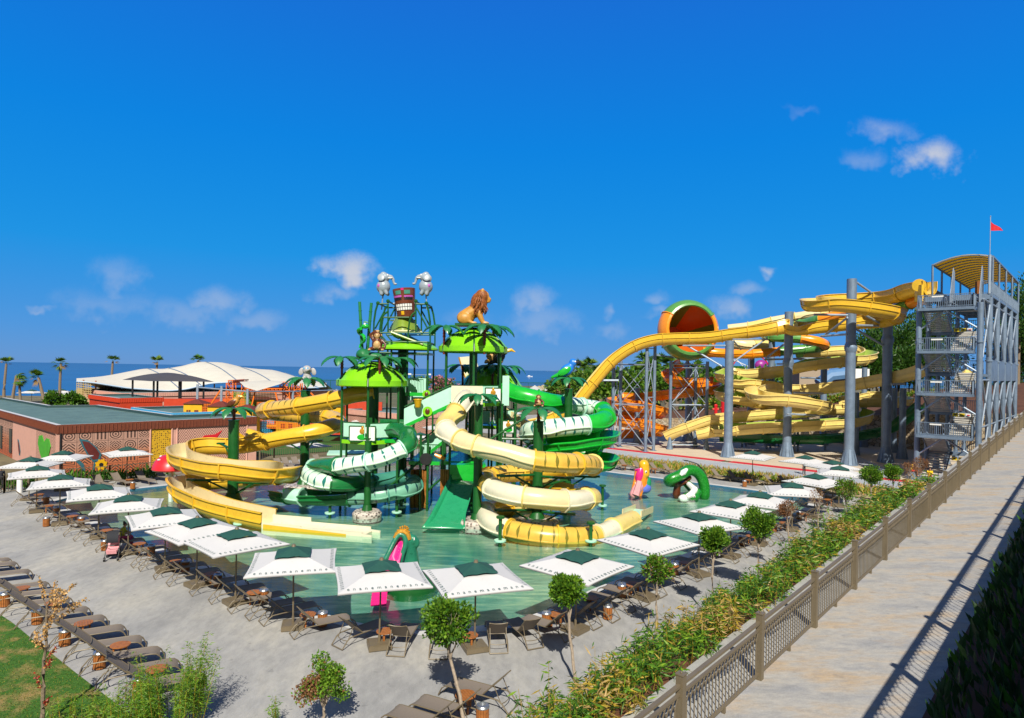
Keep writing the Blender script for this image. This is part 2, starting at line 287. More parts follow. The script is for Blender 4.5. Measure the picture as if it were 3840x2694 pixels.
# ------------------------------------------------------------------ mesh helpers
class MB:
    def __init__(s): s.v = []; s.f = []; s.m = []; s.uv = {}
    def add(s, vs, fs, mi=0):
        o = len(s.v); s.v += [V(v) for v in vs]
        for f in fs: s.f.append([o + i for i in f]); s.m.append(mi)
        return o
    def quad(s, a, b, c, d, mi=0, uv=None):
        s.add([a, b, c, d], [(0, 1, 2, 3)], mi)
        if uv: s.uv[len(s.f) - 1] = uv
    def box(s, c, size, rz=0, mi=0, rot=None):
        R = rot or Matrix.Rotation(rz, 3, 'Z'); hx, hy, hz = (x / 2 for x in size); c = V(c)
        vs = [c + R @ V((x, y, z)) for z in (-hz, hz) for x, y in ((-hx, -hy), (hx, -hy), (hx, hy), (-hx, hy))]
        s.add(vs, [(3, 2, 1, 0), (4, 5, 6, 7), (0, 1, 5, 4), (1, 2, 6, 5), (2, 3, 7, 6), (3, 0, 4, 7)], mi)
    def bar(s, a, b, w, h=None, mi=0):
        a, b = V(a), V(b); d = b - a; L = d.length
        if L < 1e-6: return
        s.box((a + b) / 2, (w, L, h or w), mi=mi, rot=frame(d))
    def cyl(s, a, b, r, r2=None, n=8, mi=0, cap=True):
        a, b = V(a), V(b); r2 = r if r2 is None else r2; Rm = frame(b - a)
        ring = [(cos(2 * pi * i / n), sin(2 * pi * i / n)) for i in range(n)]
        vs = [a + Rm @ V((x * r, 0, y * r)) for x, y in ring] + [b + Rm @ V((x * r2, 0, y * r2)) for x, y in ring]
        fs = [(i, i + n, (i + 1) % n + n, (i + 1) % n) for i in range(n)]
        if cap: fs += [tuple(range(n)), tuple(range(2 * n - 1, n - 1, -1))]
        s.add(vs, fs, mi)
    def tube(s, pts, r, n=6, mi=0, closed=False):
        pts = [V(p) for p in pts]; k = len(pts); rs = r if isinstance(r, (list, tuple)) else [r] * k
        vs = []
        for i, p in enumerate(pts):
            a = pts[max(i - 1, 0)]; b = pts[min(i + 1, k - 1)]; Rm = frame(b - a)
            vs += [p + Rm @ V((cos(2 * pi * j / n) * rs[i], 0, sin(2 * pi * j / n) * rs[i])) for j in range(n)]
        fs = [(i * n + j, (i + 1) * n + j, (i + 1) * n + (j + 1) % n, i * n + (j + 1) % n) for i in range(k - 1) for j in range(n)]
        fs += [tuple(range(n)), tuple(range(k * n - 1, (k - 1) * n - 1, -1))]
        s.add(vs, fs, mi)
    def ell(s, c, r, n=10, mi=0, rot=None):
        c = V(c); r = (r, r, r) if isinstance(r, (int, float)) else r; R = rot or Matrix.Identity(3); k = max(4, n // 2 + 1)
        vs = [c + R @ V((0, 0, -r[2]))]
        for i in range(1, k):
            t = -pi / 2 + pi * i / k
            vs += [c + R @ V((cos(t) * cos(2 * pi * j / n) * r[0], cos(t) * sin(2 * pi * j / n) * r[1], sin(t) * r[2])) for j in range(n)]
        vs.append(c + R @ V((0, 0, r[2]))); e = len(vs) - 1
        fs = [(0, 1 + (j + 1) % n, 1 + j) for j in range(n)]
        for i in range(k - 2):
            fs += [(1 + i * n + j, 1 + i * n + (j + 1) % n, 1 + (i + 1) * n + (j + 1) % n, 1 + (i + 1) * n + j) for j in range(n)]
        fs += [(1 + (k - 2) * n + j, 1 + (k - 2) * n + (j + 1) % n, e) for j in range(n)]
        s.add(vs, fs, mi)
    def lathe(s, prof, c=(0, 0, 0), n=20, mi=0, rot=None, a0=0, a1=2 * pi, mfun=None):
        c = V(c); R = rot or Matrix.Identity(3); full = abs(a1 - a0 - 2 * pi) < 1e-6; nn = n if full else n + 1
        vs = [c + R @ V((r * cos(a0 + (a1 - a0) * j / n), r * sin(a0 + (a1 - a0) * j / n), z)) for r, z in prof for j in range(nn)]
        for i in range(len(prof) - 1):
            for j in range(n):
                q = (i * nn + j, i * nn + (j + 1) % nn, (i + 1) * nn + (j + 1) % nn, (i + 1) * nn + j)
                if i == 0 and j == 0: o = s.add(vs, [q], mi if not mfun else mfun(i, j))
                else: s.f.append([o + x for x in q]); s.m.append(mi if not mfun else mfun(i, j))
    def prism(s, poly, z0, z1, mi=0, top=None):
        n = len(poly); vs = [V((p[0], p[1], z0)) for p in poly] + [V((p[0], p[1], z1)) for p in poly]
        s.add(vs, [(i, (i + 1) % n, (i + 1) % n + n, i + n) for i in range(n)], mi)
        tri = tessellate_polygon([[V((p[0], p[1], 0)) for p in poly]])
        s.add(vs, [tuple(i + n for i in t) for t in tri] , mi if top is None else top); s.add(vs, [tuple(t) for t in tri], mi)
    def build(s, name, mats, parent=None, smooth=30, world=False):
        me = bpy.data.meshes.new(name)
        off = V((0, 0, 0)); q_ = parent
        while world and q_: off += V(q_.location); q_ = q_.parent
        me.from_pydata([v - off for v in s.v], [], s.f)
        mats = mats if isinstance(mats, (list, tuple)) else [mats]
        for m in mats: me.materials.append(M[m] if isinstance(m, str) else m)
        me.polygons.foreach_set('material_index', s.m)
        if s.uv:
            uvl = me.uv_layers.new(name='UVMap').data
            for pi_, uv in s.uv.items():
                for li, c in zip(me.polygons[pi_].loop_indices, uv): uvl[li].uv = c
        if smooth:
            bm = bmesh.new(); bm.from_mesh(me); bmesh.ops.remove_doubles(bm, verts=bm.verts, dist=1e-4); bm.to_mesh(me); bm.free()
            me.polygons.foreach_set('use_smooth', [True] * len(me.polygons)); me.set_sharp_from_angle(angle=radians(smooth))
        me.update()
        o = bpy.data.objects.new(name, me); COL.objects.link(o)
        if parent: o.parent = parent
        return o
def frame(d):
    """rotation whose Y axis is d and whose Z axis is as upright as it can be"""
    d = V(d).normalized(); up = V((0, 0, 1)) if abs(d.z) < .999 else V((0, 1, 0))
    x = d.cross(up).normalized(); z = x.cross(d)
    return Matrix((x, d, z)).transposed()
def tag(o, label=None, cat=None, group=None, kind=None):
    if label: o['label'] = label
    if cat: o['category'] = cat
    if group: o['group'] = group
    if kind: o['kind'] = kind
    return o
def thing(name, label, cat, loc=(0, 0, 0), rz=0, group=None):
    o = bpy.data.objects.new(name, None); COL.objects.link(o); o.empty_display_size = .2
    o.location = loc; o.rotation_euler = (0, 0, rz)
    return tag(o, label, cat, group)
def dup(root, loc, rz=0, label=None, group=None, scale=None):
    r = root.copy(); COL.objects.link(r); r.location = loc; r.rotation_euler = (0, 0, rz)
    if label: r['label'] = label
    if group: r['group'] = group
    if scale: r.scale = scale
    for ch in list(root.children):
        c = ch.copy(); COL.objects.link(c); c.parent = r
        for g in ch.children:
            d = g.copy(); COL.objects.link(d); d.parent = c
    return r
def struct(name, mb, m, smooth=30): return tag(mb.build(name, m, smooth=smooth), kind='structure')
def nth(i):
    w = 'first second third fourth fifth sixth seventh eighth ninth tenth eleventh twelfth thirteenth fourteenth fifteenth sixteenth seventeenth eighteenth nineteenth twentieth'.split()
    if i < 20: return w[i]
    t = 'twenty thirty forty'.split()[(i + 1) // 10 - 2]
    return {'twenty': 'twentieth', 'thirty': 'thirtieth'}[t] if (i + 1) % 10 == 0 else t + '-' + w[(i + 1) % 10 - 1]
def catmull(pts, n=10):
    pts = [V(p) for p in pts]; e = [pts[0] * 2 - pts[1]] + pts + [pts[-1] * 2 - pts[-2]]; out = []
    for i in range(1, len(e) - 2):
        p0, p1, p2, p3 = e[i - 1:i + 3]
        for k in range(n):
            t = k / n
            out.append(.5 * ((2 * p1) + (p2 - p0) * t + (2 * p0 - 5 * p1 + 4 * p2 - p3) * t * t + (3 * p1 - p0 - 3 * p2 + p3) * t ** 3))
    out.append(pts[-1]); return out
def hull(parts, voxel, name, mats, parent=None, smooth_it=4, world=False, extra=None):
    """one continuous skin over overlapping ellipsoids ('e',c,r,mi[,rot]) and tapered limbs ('c',a,b,ra,rb,mi)"""
    mb = MB()
    for p in parts:
        if p[0] == 'e': mb.ell(p[1], p[2], 16, 0, p[4] if len(p) > 4 else None)
        else:
            mb.cyl(p[1], p[2], p[3], p[4], 12); mb.ell(p[1], p[3], 12); mb.ell(p[2], p[4], 12)
    t = mb.build('tmp', 'white')
    rm = t.modifiers.new('r', 'REMESH'); rm.mode = 'VOXEL'; rm.voxel_size = voxel
    sm = t.modifiers.new('s', 'SMOOTH'); sm.iterations = smooth_it; sm.factor = .5
    me = bpy.data.meshes.new_from_object(t.evaluated_get(bpy.context.evaluated_depsgraph_get()))
    bpy.data.objects.remove(t); me.materials.clear(); me.name = name
    for m in mats: me.materials.append(M[m])
    def dist(q, p):
        if p[0] == 'e':
            r = (p[2],) * 3 if isinstance(p[2], (int, float)) else p[2]; d = q - V(p[1])
            if len(p) > 4: d = p[4].transposed() @ d
            return (sqrt((d.x / r[0]) ** 2 + (d.y / r[1]) ** 2 + (d.z / r[2]) ** 2) - 1) * min(r)
        a, b = V(p[1]), V(p[2]); ab = b - a; t_ = max(0, min(1, (q - a).dot(ab) / max(ab.length_squared, 1e-9)))
        return (q - a - ab * t_).length - (p[3] + (p[4] - p[3]) * t_)
    idx = []
    for f in me.polygons:
        best = min(parts, key=lambda p: dist(f.center, p)); idx.append(best[3] if best[0] == 'e' else best[5])
    me.polygons.foreach_set('material_index', idx); me.polygons.foreach_set('use_smooth', [True] * len(idx))
    if world and parent: me.transform(Matrix.Translation(-V(parent.location)))
    o = bpy.data.objects.new(name, me); COL.objects.link(o)
    if parent: o.parent = parent
    return o
EXPO = 0.27
CLOUD = (5.3, 5.4, 5.8)
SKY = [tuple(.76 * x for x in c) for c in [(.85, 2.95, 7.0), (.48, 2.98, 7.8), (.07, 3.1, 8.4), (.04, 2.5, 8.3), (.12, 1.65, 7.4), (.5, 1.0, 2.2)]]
# ------------------------------------------------------------------ camera, daylight
SUN_EL, SUN_AZ = 43.0, -2.0       # sun stands behind the photographer; azimuth of travel, degrees from +Y towards +X
cam = bpy.data.cameras.new('camera'); co = bpy.data.objects.new('camera', cam); COL.objects.link(co); sc.camera = co
cam.sensor_width = 36; cam.lens = 36 * F / 3840; cam.clip_end = 60000; cam.clip_start = .2
cam.shift_y = (1388.4 - 1347) / 3840
co.matrix_world = Matrix.Translation((0, 0, H)) @ Matrix.Rotation(pi / 2, 4, 'X') @ Matrix.Rotation(RL, 4, 'Z')
sun = bpy.data.lights.new('sun', 'SUN'); sun.energy = 5.0; sun.angle = radians(.5); sun.color = (1, .94, .82)
so = bpy.data.objects.new('sun', sun); COL.objects.link(so)
sdir = V((sin(radians(SUN_AZ)) * cos(radians(SUN_EL)), cos(radians(SUN_AZ)) * cos(radians(SUN_EL)), -sin(radians(SUN_EL))))
so.rotation_euler = sdir.to_track_quat('-Z', 'Y').to_euler()
w = bpy.data.worlds.new('World'); sc.world = w; w.use_nodes = True; nt = w.node_tree
bg = nt.nodes['Background']; bg.inputs[1].default_value = .1
sky = nd(nt, 'ShaderNodeTexSky', sky_type='NISHITA', sun_disc=False)
sky.sun_elevation = radians(SUN_EL); sky.sun_rotation = radians(180 + SUN_AZ); sky.air_density = 1.0; sky.dust_density = .1; sky.ozone_density = 3.0; sky.altitude = 300
tc = nd(nt, 'ShaderNodeTexCoord').outputs['Generated']
sx = nd(nt, 'ShaderNodeSeparateXYZ'); nt.links.new(tc, sx.inputs[0])
hs = nd(nt, 'ShaderNodeHueSaturation'); hs.inputs['Saturation'].default_value = 1.45; hs.inputs['Value'].default_value = 1.0; nt.links.new(sky.outputs[0], hs.inputs['Color'])
elev = sx.outputs[2]
grade = ramp(nt, elev, [(0.0, SKY[0]), (.05, SKY[1]), (.16, SKY[2]), (.32, SKY[3]), (.52, SKY[4]), (.72, SKY[5])])  # last stop, above the view, is dimmed and greyed to cut sky fill
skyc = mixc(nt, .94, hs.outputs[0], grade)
# unseen sky behind the viewer is set pale and neutral, so shadows stay less blue
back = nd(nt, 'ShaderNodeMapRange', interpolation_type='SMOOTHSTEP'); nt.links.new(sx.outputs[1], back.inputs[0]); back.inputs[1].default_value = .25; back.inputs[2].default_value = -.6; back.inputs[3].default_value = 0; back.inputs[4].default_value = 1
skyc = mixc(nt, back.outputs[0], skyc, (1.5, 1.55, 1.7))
yy = mth(nt, 'MAXIMUM', sx.outputs[1], .05)
cx, cz = mth(nt, 'DIVIDE', sx.outputs[0], yy), mth(nt, 'DIVIDE', sx.outputs[2], yy)
cv = nd(nt, 'ShaderNodeCombineXYZ'); nt.links.new(cx, cv.inputs[0]); nt.links.new(cz, cv.inputs[1])
def nz(s, d=5): return noise(nt, cv.outputs[0], s, d, .6)
big, fine = nz(9, 5), nz(34, 5)
wx = mth(nt, 'ADD', cx, mth(nt, 'MULTIPLY_ADD', nz(14, 3), .075, -.0375)); wz = mth(nt, 'ADD', cz, mth(nt, 'MULTIPLY_ADD', nz(17, 3), .06, -.03))
ruff = mth(nt, 'ADD', mth(nt, 'MULTIPLY_ADD', fine, 1.5, -.75), mth(nt, 'MULTIPLY_ADD', big, 1.3, -.65))
cl = None
for px, py, rx, ry, k in ((1310, 1015, 110, 62, .9), (1250, 1100, 95, 35, .35), (440, 1040, 115, 70, .24), (400, 1140, 190, 60, .18), (830, 1125, 100, 50, .33), (720, 1175, 190, 55, .22), (960, 1200, 130, 42, .24),
                          (2000, 1130, 75, 60, .38), (2030, 1210, 150, 60, .26), (2300, 1165, 35, 28, .30), (2290, 1240, 70, 30, .2), (2450, 1120, 60, 25, .30), (2480, 1165, 70, 28, .3), (2890, 1010, 40, 20, .55), (2740, 1150, 75, 50, .42),
                          (2810, 1080, 70, 32, .32), (3490, 585, 125, 70, .85), (3330, 490, 120, 52, .36), (3240, 590, 85, 34, .22), (3000, 405, 55, 16, .10), (150, 1155, 50, 14, .26), (3390, 1240, 60, 35, .22), (1750, 1190, 90, 30, .14)):
    tx, td = ray(px, py)
    dx = mth(nt, 'DIVIDE', mth(nt, 'SUBTRACT', wx, tx), rx / F); dz = mth(nt, 'DIVIDE', mth(nt, 'SUBTRACT', wz, -td), ry / F)
    d = mth(nt, 'SQRT', mth(nt, 'ADD', mth(nt, 'MULTIPLY', dx, dx), mth(nt, 'MULTIPLY', dz, dz)))
    mr = nd(nt, 'ShaderNodeMapRange', interpolation_type='SMOOTHSTEP'); nt.links.new(mth(nt, 'ADD', mth(nt, 'SUBTRACT', 1.0, d), ruff), mr.inputs[0])
    mr.inputs[1].default_value = -.30; mr.inputs[2].default_value = 1.05; mr.inputs[4].default_value = k * .95; a = mr.outputs[0]
    cl = a if cl is None else mth(nt, 'MAXIMUM', cl, a)
skyc = mixc(nt, cl, skyc, CLOUD)
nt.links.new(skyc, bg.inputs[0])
sc.view_settings.view_transform = 'Standard'; sc.view_settings.look = 'None'; sc.view_settings.exposure = EXPO; sc.view_settings.gamma = 1
sc.cycles.max_bounces = 6; sc.cycles.transparent_max_bounces = 12; sc.cycles.diffuse_bounces = 3; sc.cycles.caustics_reflective = False; sc.cycles.caustics_refractive = False
sc.cycles.use_denoising = True

# ------------------------------------------------------------------ ground, pool, sea
def ab(a, b, z=0): return V((.677 * a - .736 * b, .736 * a + .677 * b, z))
edge_px = [(205, 1880), (237, 1900), (425, 1982), (543, 2034), (700, 2089), (922, 2180), (1097, 2262), (1180, 2293), (1273, 2317), (1365, 2340), (1480, 2354), (1578, 2358), (1740, 2352),
           (1892, 2337), (1979, 2312), (2088, 2272), (2240, 2203), (2415, 2139), (2518, 2096), (2605, 2064), (2735, 2018), (2931, 1946), (3000, 1914), (3032, 1888), (3015, 1870), (2979, 1861), (2866, 1845), (2661, 1818), (2300, 1774)]
pool = [G(*p) for p in edge_px] + [V((1.5, 69.2, 0)), V((-4.9, 74, 0)), V((-11, 68.2, 0)), V((-19.6, 59.4, 0)), V((-27.0, 52.0, 0)), V((-29.3, 49.6, 0)), V((-31.2, 47.2, 0))]
pool = catmull(pool + pool[:1], 4)[:-1]
pc = sum(pool, V()) / len(pool)
def offset(poly, d):
    out = []
    for i, p in enumerate(poly):
        t = poly[(i + 1) % len(poly)] - poly[i - 1]; n = V((t.y, -t.x, 0)).normalized(); out.append(p + n * d)
    return out
area = sum(pool[i - 1].x * pool[i].y - pool[i].x * pool[i - 1].y for i in range(len(pool)))
SG = 1 if area > 0 else -1
def sheet(name, outer, holes, mat, z):
    loops = [[V((p[0], p[1], 0)) for p in outer]] + [[V((p[0], p[1], 0)) for p in h] for h in holes]
    tri = tessellate_polygon(loops); mb = MB(); mb.add([V((p.x, p.y, z)) for l in loops for p in l], [tuple(t) for t in tri])
    me_fix = mb
    for i, f in enumerate(me_fix.f):
        a, b_, c = (me_fix.v[k] for k in f)
        if (b_ - a).cross(c - a).z < 0: me_fix.f[i] = f[::-1]
    return struct(name, mb, mat, 0)
shore = [(-900, 120), (-300, 165), (-130, 188), (-75, 215), (-30, 330), (0, 400), (70, 430), (200, 520), (900, 640), (3000, 700)]
base_outer = [(-900, -60), (900, -60), (3000, 300)] + shore[::-1]
pool_out = offset(pool, .55 * SG)
sheet('ground', base_outer, [pool_out], 'dry_ground', -.03)
deck_outer = [ab(-40, 60), ab(-40, -12), ab(120, -12), ab(120, 8), ab(56.5, 8), ab(56.5, 33.5), ab(70, 50), ab(70, 60), ab(30, 62), ab(20, 62)]
sheet('deck', deck_outer, [pool_out], 'deck', 0)
mb = MB(); n = len(pool)
for i in range(n):
    j = (i + 1) % n; p, q, po, qo = pool[i], pool[j], pool_out[i], pool_out[j]; u = V((0, 0, .012)); dn = V((0, 0, -.55)); ud = V((0, 0, -.03))
    mb.quad(p + u, q + u, qo + u, po + u, 0); mb.quad(po + u, qo + u, qo + ud, po + ud, 0); mb.quad(p + dn, q + dn, q + u, p + u, 1)
struct('pool_coping', mb, ['coping', 'pool_wall'], 0)
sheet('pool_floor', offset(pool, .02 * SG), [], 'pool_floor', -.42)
sheet('pool_water', offset(pool, -.01 * SG), [], 'pool_water', -.07)
mb = MB(); mb.add([(-30000, -200, -2.6), (30000, -200, -2.6), (30000, 55000, -2.6), (-30000, 55000, -2.6)], [(0, 1, 2, 3)]); struct('sea', mb, 'sea', 0)
mb = MB()
for i in range(len(shore) - 1):
    a, b_ = V((*shore[i], 0)), V((*shore[i + 1], 0)); mb.quad(a + V((0, -26, .0)), b_ + V((0, -26, .0)), b_ + V((0, 10, -2.9)), a + V((0, 10, -2.9)))
struct('beach', mb, 'sand', 0)
# far coast across the bay
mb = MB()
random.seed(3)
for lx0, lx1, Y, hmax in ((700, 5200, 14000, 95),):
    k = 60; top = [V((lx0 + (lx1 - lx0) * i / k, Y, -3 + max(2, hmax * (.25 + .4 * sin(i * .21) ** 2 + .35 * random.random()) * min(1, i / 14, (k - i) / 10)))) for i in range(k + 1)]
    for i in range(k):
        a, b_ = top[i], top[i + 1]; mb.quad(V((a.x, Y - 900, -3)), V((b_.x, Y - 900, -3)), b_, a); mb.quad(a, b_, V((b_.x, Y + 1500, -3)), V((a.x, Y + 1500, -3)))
struct('hills', mb, 'hazed_land', 60)

# plaza beyond the pool: planter bed, grey lane, red line, beige paving
def strip(name, a0, a1, b0, b1, m, z): 
    mb = MB(); mb.quad(ab(a0, b0, z), ab(a1, b0, z), ab(a1, b1, z), ab(a0, b1, z)); return struct(name, mb, m, 0)
strip('planter_soil', 56.8, 61.2, 8.2, 46, 'straw', .02)
strip('lane', 61.4, 67.4, 5, 62, 'lane_grey', .012)
strip('plaza', 69.0, 99, 5, 66, 'plaza', .016)
strip('lane_edge', 67.3, 67.75, 5, 62, 'coping', .022)
strip('red_line', 67.75, 69.15, 9.5, 30.5, 'red_line', .03); strip('red_line', 67.75, 69.15, 31.3, 62, 'red_line', .03)
mb = MB(); pts = [K6(x, y) for x, y in ((560, 960), (720, 940), (940, 1040), (1100, 1120), (960, 1130), (800, 1040), (640, 1000))]
mb.add([G(*p, .028) for p in pts], [tuple(range(len(pts)))[::-1]]); struct('lane_branch', mb, 'lane_grey', 0)
# raised footpath on its embankment
PX, PY, PZ = 5.8, 14.0, 3.45
def fp(t, q, dz=0): return V((PX + .677 * t + .736 * q, PY + .736 * t - .677 * q, PZ + .0422 * t + dz))   # t along, q metres right of the fence
def ribbon(name, q0, z0, q1, z1, m, t0=-26, t1=95, n=24):
    mb = MB()
    for i in range(n):
        a, b_ = t0 + (t1 - t0) * i / n, t0 + (t1 - t0) * (i + 1) / n
        mb.quad(fp(a, q0, z0), fp(a, q1, z1), fp(b_, q1, z1), fp(b_, q0, z0))
    return mb
struct('path', ribbon('path', -.12, 0, 2.75, 0, 'path'), 'path', 0)
mb = ribbon('x', -1.35, -.02, -.12, -.02, 'strip'); 
for k in range(1):
    m2 = ribbon('x', -1.35, -.30, -1.35, -.02, 'strip'); mb.add(m2.v, m2.f); m2 = ribbon('x', -.12, -.02, -.12, 0, 'strip'); mb.add(m2.v, m2.f)
struct('path_kerb', mb, 'strip', 0)
def bank(t, k):   # k 0 at the kerb .. 1 at the deck
    p = fp(t, -1.35 - 4.3 * k * max(.06, min(1, (26 - t) / 7))); p.z = (p.z - .18) * (1 - max(0, (k - .12) / .88)) + .04; return p
mb = MB()
for i in range(30):
    for j in range(6):
        a, b_ = -26 + 101 * i / 30, -26 + 101 * (i + 1) / 30
        mb.quad(bank(a, j / 6), bank(b_, j / 6), bank(b_, (j + 1) / 6), bank(a, (j + 1) / 6))
struct('embankment', mb, 'soil_red', 40)
mb = MB()
for i in range(25):
    a, b_ = -26 + 101 * i / 25, -26 + 101 * (i + 1) / 25; pa, pb = bank(a, 1.02), bank(b_, 1.02); pa.z = pb.z = .06
    mb.bar(pa, pb, .16, .14)
struct('kerb', mb, 'coping', 0)
# shaded bed between the path and the terrace wall that carries the viewer
struct('planter_bed', ribbon('x', 2.75, .02, 5.2, .25, 'soil_brown'), 'soil_brown', 0)
mb = MB()
for i in range(24):
    a, b_ = -26 + 121 * i / 24, -26 + 121 * (i + 1) / 24
    mb.quad(fp(a, 5.0, -1), fp(b_, 5.0, -1), fp(b_, 5.0, 3.5), fp(a, 5.0, 3.5)); mb.quad(fp(a, 5.0, 3.5), fp(b_, 5.0, 3.5), fp(b_, 9, 3.5), fp(a, 9, 3.5)); mb.quad(fp(a, 9, 3.5), fp(b_, 9, 3.5), fp(b_, 9, -4), fp(a, 9, -4))
tag(mb.build('terrace_wall', 'strip', None, 0), 'grey concrete terrace wall above the shaded planting beside the path', 'wall')
# railings: posts, rails, balusters with pointed arches
def railing(root, pts, post_h=1.33, step=.135, kz=1.0):
    post_h *= kz
    for i in range(len(pts)):
        p = pts[i]; mb = MB(); Rm = frame(V(AX)); mb.box(p + V((0, 0, post_h / 2)), (.13, .13, post_h), rot=Rm); mb.box(p + V((0, 0, post_h + .012)), (.15, .15, .024), rot=Rm); mb.ell(p + V((0, 0, post_h + .035)), .022, 6)
        mb.build('post', 'bronze', root, world=True)
        if i == len(pts) - 1: break
        q = pts[i + 1]; d = q - p; L = d.length; u = d / L; mb = MB()
        def at(x, z): return p + u * x + V((0, 0, z * kz))
        a, b_ = .065, L - .065
        mb.bar(at(a, 1.17), at(b_, 1.17), .075, .045); mb.bar(at(a, 1.02), at(b_, 1.02), .05, .04); mb.bar(at(a, .13), at(b_, .13), .05, .045)
        k = int((b_ - a) / step); st = (b_ - a) / k
        for j in range(1, k):
            x = a + st * j
            mb.bar(at(x, .15), at(x, .80), .018, .018)
            for sgn in (-1, 1):
                x2 = min(max(x + sgn * st, a), b_)
                mb.bar(at(x, .80), at((x + x2) / 2 + sgn * st * .08, .94), .018, .018); mb.bar(at((x + x2) / 2 + sgn * st * .08, .94), at(x2, 1.0), .018, .018)
        for x in (L * .5,): mb.box(at(x, .06), (.06, .06, .12), rot=frame(u))
        mb.build('panel', 'bronze', root, smooth=0, world=True)
rail = thing('railing', 'bronze metal railing with arched balusters along the left edge of the footpath', 'railing', fp(0, 0))
railing(rail, [fp(t, 0) for t in [-14.2 + 3.3 * i for i in range(25)]])
rail2 = thing('railing', 'metal railing on the terrace wall whose shadow falls across the footpath', 'railing', fp(0, 5.1, 3.5))
railing(rail2, [fp(t, 5.1, 3.5) for t in [-15 + 3.3 * i for i in range(17)]], step=.2, kz=.66)

# hillside behind the slides: stone retaining wall and brown soil bank
def wtop(b): return 1.1 + max(0, min(1, (66 - b) / 56)) * 4.2
mb = MB(); mb2 = MB(); bs = [-30 + 4 * i for i in range(25)]
for i in range(len(bs) - 1):
    b0, b1 = bs[i], bs[i + 1]
    if b0 >= -30:
        mb.quad(ab(99, b0, -.2), ab(99, b1, -.2), ab(99, b1, wtop(b1)), ab(99, b0, wtop(b0))); mb.quad(ab(99, b0, wtop(b0)), ab(99, b1, wtop(b1)), ab(99.6, b1, wtop(b1)), ab(99.6, b0, wtop(b0)))
    prof = [(99.6, -.25), (108, .5), (118, 1.5), (128, 2.0), (150, 2.2), (260, 2.4)]
    for (a0, z0), (a1, z1) in zip(prof, prof[1:]):
        f0, f1 = (.5 + max(0, (50 - b0)) / 30), (.5 + max(0, (50 - b1)) / 30)
        mb2.quad(ab(a0, b0, wtop(b0) + z0 * f0), ab(a1, b0, wtop(b0) + z1 * f0), ab(a1, b1, wtop(b1) + z1 * f1), ab(a0, b1, wtop(b1) + z0 * f1))
tag(mb.build('retaining_wall', 'stone', None, 0), 'rubble stone retaining wall at the foot of the brown hillside', 'wall')
struct('hillside', mb2, 'soil_brown', 60)
# lawn by the left lounger row
lawn_pts = [D4(*p) for p in ((-60, 600), (0, 640), (120, 720), (300, 870), (500, 1020), (700, 1180), (870, 1310), (1040, 1440), (1300, 1640))]
lp = [G(*p) for p in lawn_pts]; lp = lp + [V((lp[-1].x, 3, 0)), V((-40, 3, 0)), V((-40, lp[0].y + 6, 0))]
sheet('lawn', lp, [], 'lawn', .02)
# turf slope and paths behind the pool, left of centre
mb = MB(); tp = [(940, 1712), (1290, 1690), (1680, 1668), (1680, 1600), (1290, 1622), (930, 1650)]; mb.add([G(*p, .04) for p in tp], [(0, 1, 2, 3, 4, 5)]); struct('turf', mb, 'turf', 0)
strip('pavement', 70, 112, 62, 92, 'deck', .008)
# ------------------------------------------------------------------ parasols
UW, UZ0, UZ1 = 1.52, 2.42, 2.92          # half width, hem height, crown height
def canopy_z(x, y):
    m = max(abs(x), abs(y)) / UW
    return UZ1 - (UZ1 - UZ0) * m - .035 * sin(min(m, 1) * pi)
def lettering_mesh():
    cu = bpy.data.curves.new('t', 'FONT'); cu.body = 'enanemanemane'; cu.size = .27; cu.align_x = 'CENTER'; cu.resolution_u = 2; cu.space_character = 2.1; cu.offset = .0
    o = bpy.data.objects.new('t', cu); COL.objects.link(o)
    me = bpy.data.meshes.new_from_object(o.evaluated_get(bpy.context.evaluated_depsgraph_get())); bpy.data.objects.remove(o)
    xs = [v.co.x for v in me.vertices]; k = 2.45 / (max(xs) - min(xs))
    for v in me.vertices:
        x, y = v.co.x * k, -UW + .11 + v.co.y * .85
        v.co = V((x, y, canopy_z(x, y) + .012))
    me.materials.append(M['ink_green']); return me
